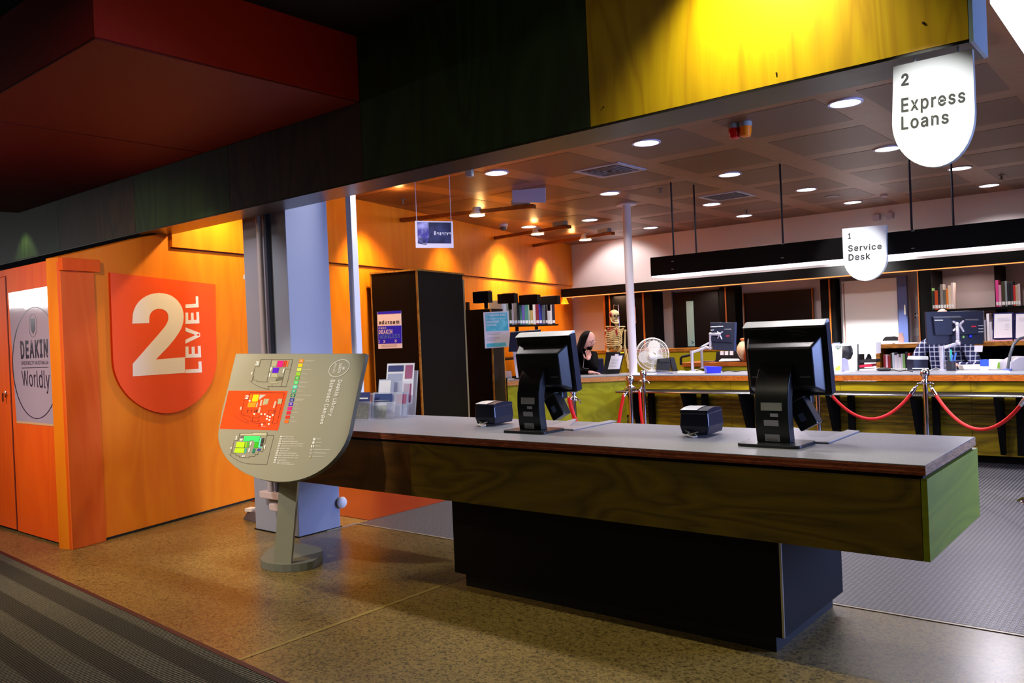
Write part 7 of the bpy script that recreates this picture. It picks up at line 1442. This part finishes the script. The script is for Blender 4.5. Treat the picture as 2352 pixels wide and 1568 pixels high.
# ---- anatomical skeleton
YS_ = 12.25
def K(x, y, dy=0): return ay(1300+x/6.534, 640+y/6.534, YS_+dy)
sk_ = thing('anatomical_skeleton', 'life-size anatomical skeleton hanging on a stand in front of the black cabinet', 'skeleton', (K(740, 900).x, YS_, 0))
M_bone = mat('bone', 'd8c890', .45); M_rd = mat('red_muscle_paint', '8c1218', .5)
c = K(722, 545); mb = MB(); 
Tn = (-_f0*.8+_R*.3).normalized(); Tr = V((0, 0, 1)).cross(Tn).normalized()
Ms = Matrix(((Tn.x, Tr.x, 0, 0), (Tn.y, Tr.y, 0, 0), (0, 0, 1, 0), (0, 0, 0, 1))); 
vs = []; n, h = 20, 14
for i in range(h+1):
    th = math.pi*i/h
    for k in range(n):
        ph_ = 2*math.pi*k/n; x = math.sin(th)*math.cos(ph_); y = math.sin(th)*math.sin(ph_); z = math.cos(th)
        X_ = x*.1; Y_ = y*.085; Z_ = z*.095
        if z < -.2 and x > 0: Z_ *= 1.15; Y_ *= .75
        if x > .4: X_ -= .025*math.exp(-(((abs(y)-.36)/.17)**2+((z+.15)/.2)**2)) ; X_ -= .015*math.exp(-((y/.14)**2+((z+.5)/.14)**2))
        q = Ms @ V((X_, Y_, Z_)); vs.append(c+q)
fs = [(i*n+k, (i+1)*n+k, (i+1)*n+(k+1) % n, i*n+(k+1) % n) for i in range(h) for k in range(n)]
skl = mb.add(vs, fs, True).build('skull', M_bone, sk_, sharp=180)
for s_ in (-1, 1): q = Ms @ V((.082, s_*.031, -.016)); MB().ball(c+q, .018, 10).build('eye_socket', mat('socket_dark', '1c140c', .9), skl)
q = Ms @ V((.092, 0, -.05)); MB().ball(c+q, .011, 8).build('nose_opening', mat('socket_dark', '1c140c'), skl)
q = Ms @ V((.02, -.07, .01)); MB().ball(c+q, .038, 10, (1, .8, 1)).build('red_temple', M_rd, skl)
j = [Ms @ V(p) for p in ((-.01, .065, -.06), (.03, .06, -.115), (.075, .035, -.135), (.09, 0, -.138), (.075, -.035, -.135), (.03, -.06, -.115), (-.01, -.065, -.06))]
MB().tube([c+p for p in j], [.01, .014, .015, .016, .015, .014, .01], 8).build('jaw', M_bone, sk_)
mb = MB()
for k in range(7): mb.cbox(c+(Ms @ V((.088-.004*abs(k-3), (k-3)*.009, -.1))), (.008, .008, .022))
mb.build('teeth', mat('teeth_ivory', 'e8e0c8', .4), sk_)
top_, bot = K(740, 665, .05), K(742, 1080, .06)
for k in range(20):
    f = k/19; p = top_.lerp(bot, f)+V((0, .035*math.sin(f*6.2), 0)); r = .016+.014*f
    mb = MB(); mb.lathe([(0, 0), (r, 0), (r*.85, .008), (r, .016), (0, .016)], p, 10); mb.cbox(p+V((0, .03, .006)), (.012, .05, .01)); mb.build('vertebra', M_bone, sk_)
s1, s2 = K(745, 735, -.1), K(765, 850, -.12); mb = MB(); mb.prism([s1-V((.02, 0, 0)), s1+V((.02, 0, 0)), s2+V((.014, 0, 0)), s2-V((.014, 0, 0))], (0, .012, 0)); mb.build('breastbone', M_rd, sk_, .003)
for k in range(10):
    f = k/9; zc = K(745, 725+22*k).z; sp_ = V((top_.x, top_.y+.02, zc)); wr = .085+.055*math.sin(min(1, f*1.15)*math.pi*.62); dz = -.035-.05*f
    for s_ in (-1, 1):
        fr = s1.lerp(s2, min(1, f*1.2)); end = V((fr.x+s_*(.02+(.05*max(0, f-.6)/.4)), YS_-.1+.03*max(0, f-.7), fr.z-.01 if f < .7 else zc+dz*1.1))
        ps = []
        for q_ in range(9):
            a = math.pi*q_/8; ps.append(V((sp_.x+s_*(wr*math.sin(a)*1.05+.012), YS_+.06-.17*(1-math.cos(a))/2, zc+dz*math.sin(a*.5)**1.2)))
        ps.append(end); MB().tube(ps, [.0075]*9+[.006], 6, cap=False).build('rib', M_bone if not (s_ < 0 and k in (0, 1)) else M_rd, sk_)
for s_, a, b in ((-1, (740, 725), (600, 718)), (1, (755, 728), (888, 720))):
    p, q = K(*a, -.08), K(*b, .0); MB().tube([p, p.lerp(q, .35)+V((0, -.01, .008)), p.lerp(q, .7)+V((0, .01, .004)), q], [.009, .0075, .008, .011], 8).build('collar_bone', M_bone, sk_)
    MB().prism([K(b[0]-s_*20, b[1]+15, .08), K(b[0]-s_*95, b[1]+40, .1), K(b[0]-s_*60, b[1]+170, .1)], (0, .01, 0)).build('shoulder_blade', M_bone, sk_, .004)
for s_, sh_, el_, wr_, hd_ in ((1, (888, 765), (882, 1025), (932, 1285), (958, 1370)), (-1, (592, 765), (632, 1025), (600, 1290), (590, 1370))):
    S_, E_, W_, H_ = K(*sh_), K(*el_), K(*wr_, -.03), K(*hd_, -.04)
    MB().tube([S_, S_.lerp(E_, .06), S_.lerp(E_, .15), S_.lerp(E_, .85), S_.lerp(E_, .96), E_], [.02, .024, .013, .012, .022, .018], 10).build('upper_arm_bone', M_bone if s_ > 0 else M_bone, sk_)
    MB().tube([E_+V((.012, 0, 0)), E_.lerp(W_, .5)+V((.016, 0, 0)), W_+V((.008, 0, 0))], [.012, .008, .011], 8).build('forearm_bone', M_bone, sk_); MB().tube([E_-V((.012, 0, 0)), E_.lerp(W_, .5)-V((.012, 0, 0)), W_-V((.01, 0, 0))], [.014, .008, .009], 8).build('forearm_bone', M_bone, sk_)
    MB().ball(W_-V((0, 0, .015)), .02, 10, (1.1, .7, 1)).build('wrist_bones', M_bone, sk_)
    for k in range(5):
        o_ = V(((k-2)*.011, 0, 0)); a = W_+o_*.6-V((0, 0, .025)); e = H_+o_*1.8+V((0, 0, .012*abs(k-2)))
        MB().tube([a, a.lerp(e, .45), a.lerp(e, .5), a.lerp(e, .75), a.lerp(e, .79), e], [.0065, .0045, .006, .004, .005, .003], 6).build('finger_bone', M_bone, sk_)
    if s_ < 0: MB().tube([S_, S_.lerp(E_, .5)+V((.02, -.02, 0)), E_], [.012, .022, .01], 8).build('red_muscle', M_rd, sk_)
for s_ in (-1, 1):
    pc3 = bot; ps = [pc3+V((s_*.02, .02, .02)), pc3+V((s_*.08, .03, .08)), pc3+V((s_*.135, -.02, .06)), pc3+V((s_*.12, -.06, -.0)), pc3+V((s_*.07, -.07, -.07)), pc3+V((s_*.02, -.07, -.09))]
    MB().tube(ps, [.02, .03, .022, .03, .022, .015], 10).build('hip_bone', M_bone, sk_)
    h0 = pc3+V((s_*.1, -.03, -.03)); kn = V((h0.x-s_*.02, YS_-.02, h0.z*.5)); an = V((kn.x, YS_, .09))
    MB().tube([h0, h0.lerp(kn, .08), h0.lerp(kn, .9), kn], [.02, .014, .016, .03], 10).build('thigh_bone', M_bone, sk_)
    MB().tube([kn-V((0, 0, .02)), kn.lerp(an, .1), kn.lerp(an, .92), an], [.03, .014, .012, .02], 10).build('shin_bone', M_bone, sk_)
    MB().tube([an+V((0, .04, -.04)), an+V((0, -.05, -.045)), an+V((0, -.14, -.065))], [.022, .02, .012], 8).build('foot_bones', M_bone, sk_)
pt, pb_ = K(785, 385, .14), K(800, 720, .14)
MB().tube([V((pt.x, pt.y, .04)), V((pt.x, pt.y, pt.z))], .009, 10).build('stand_pole', M_ch, sk_)
MB().tube([V((pt.x, pt.y, pt.z-.02)), V((c.x, c.y, pt.z-.01)), V((c.x, c.y, pt.z-.03)), V((c.x, c.y, c.z+.09))], .005, 8).build('hook', M_ch, sk_)
MB().box((pt.x-.3, YS_-.3, 0), (pt.x+.3, YS_+.3, .04)).build('stand_base', M_bp, sk_, .01)
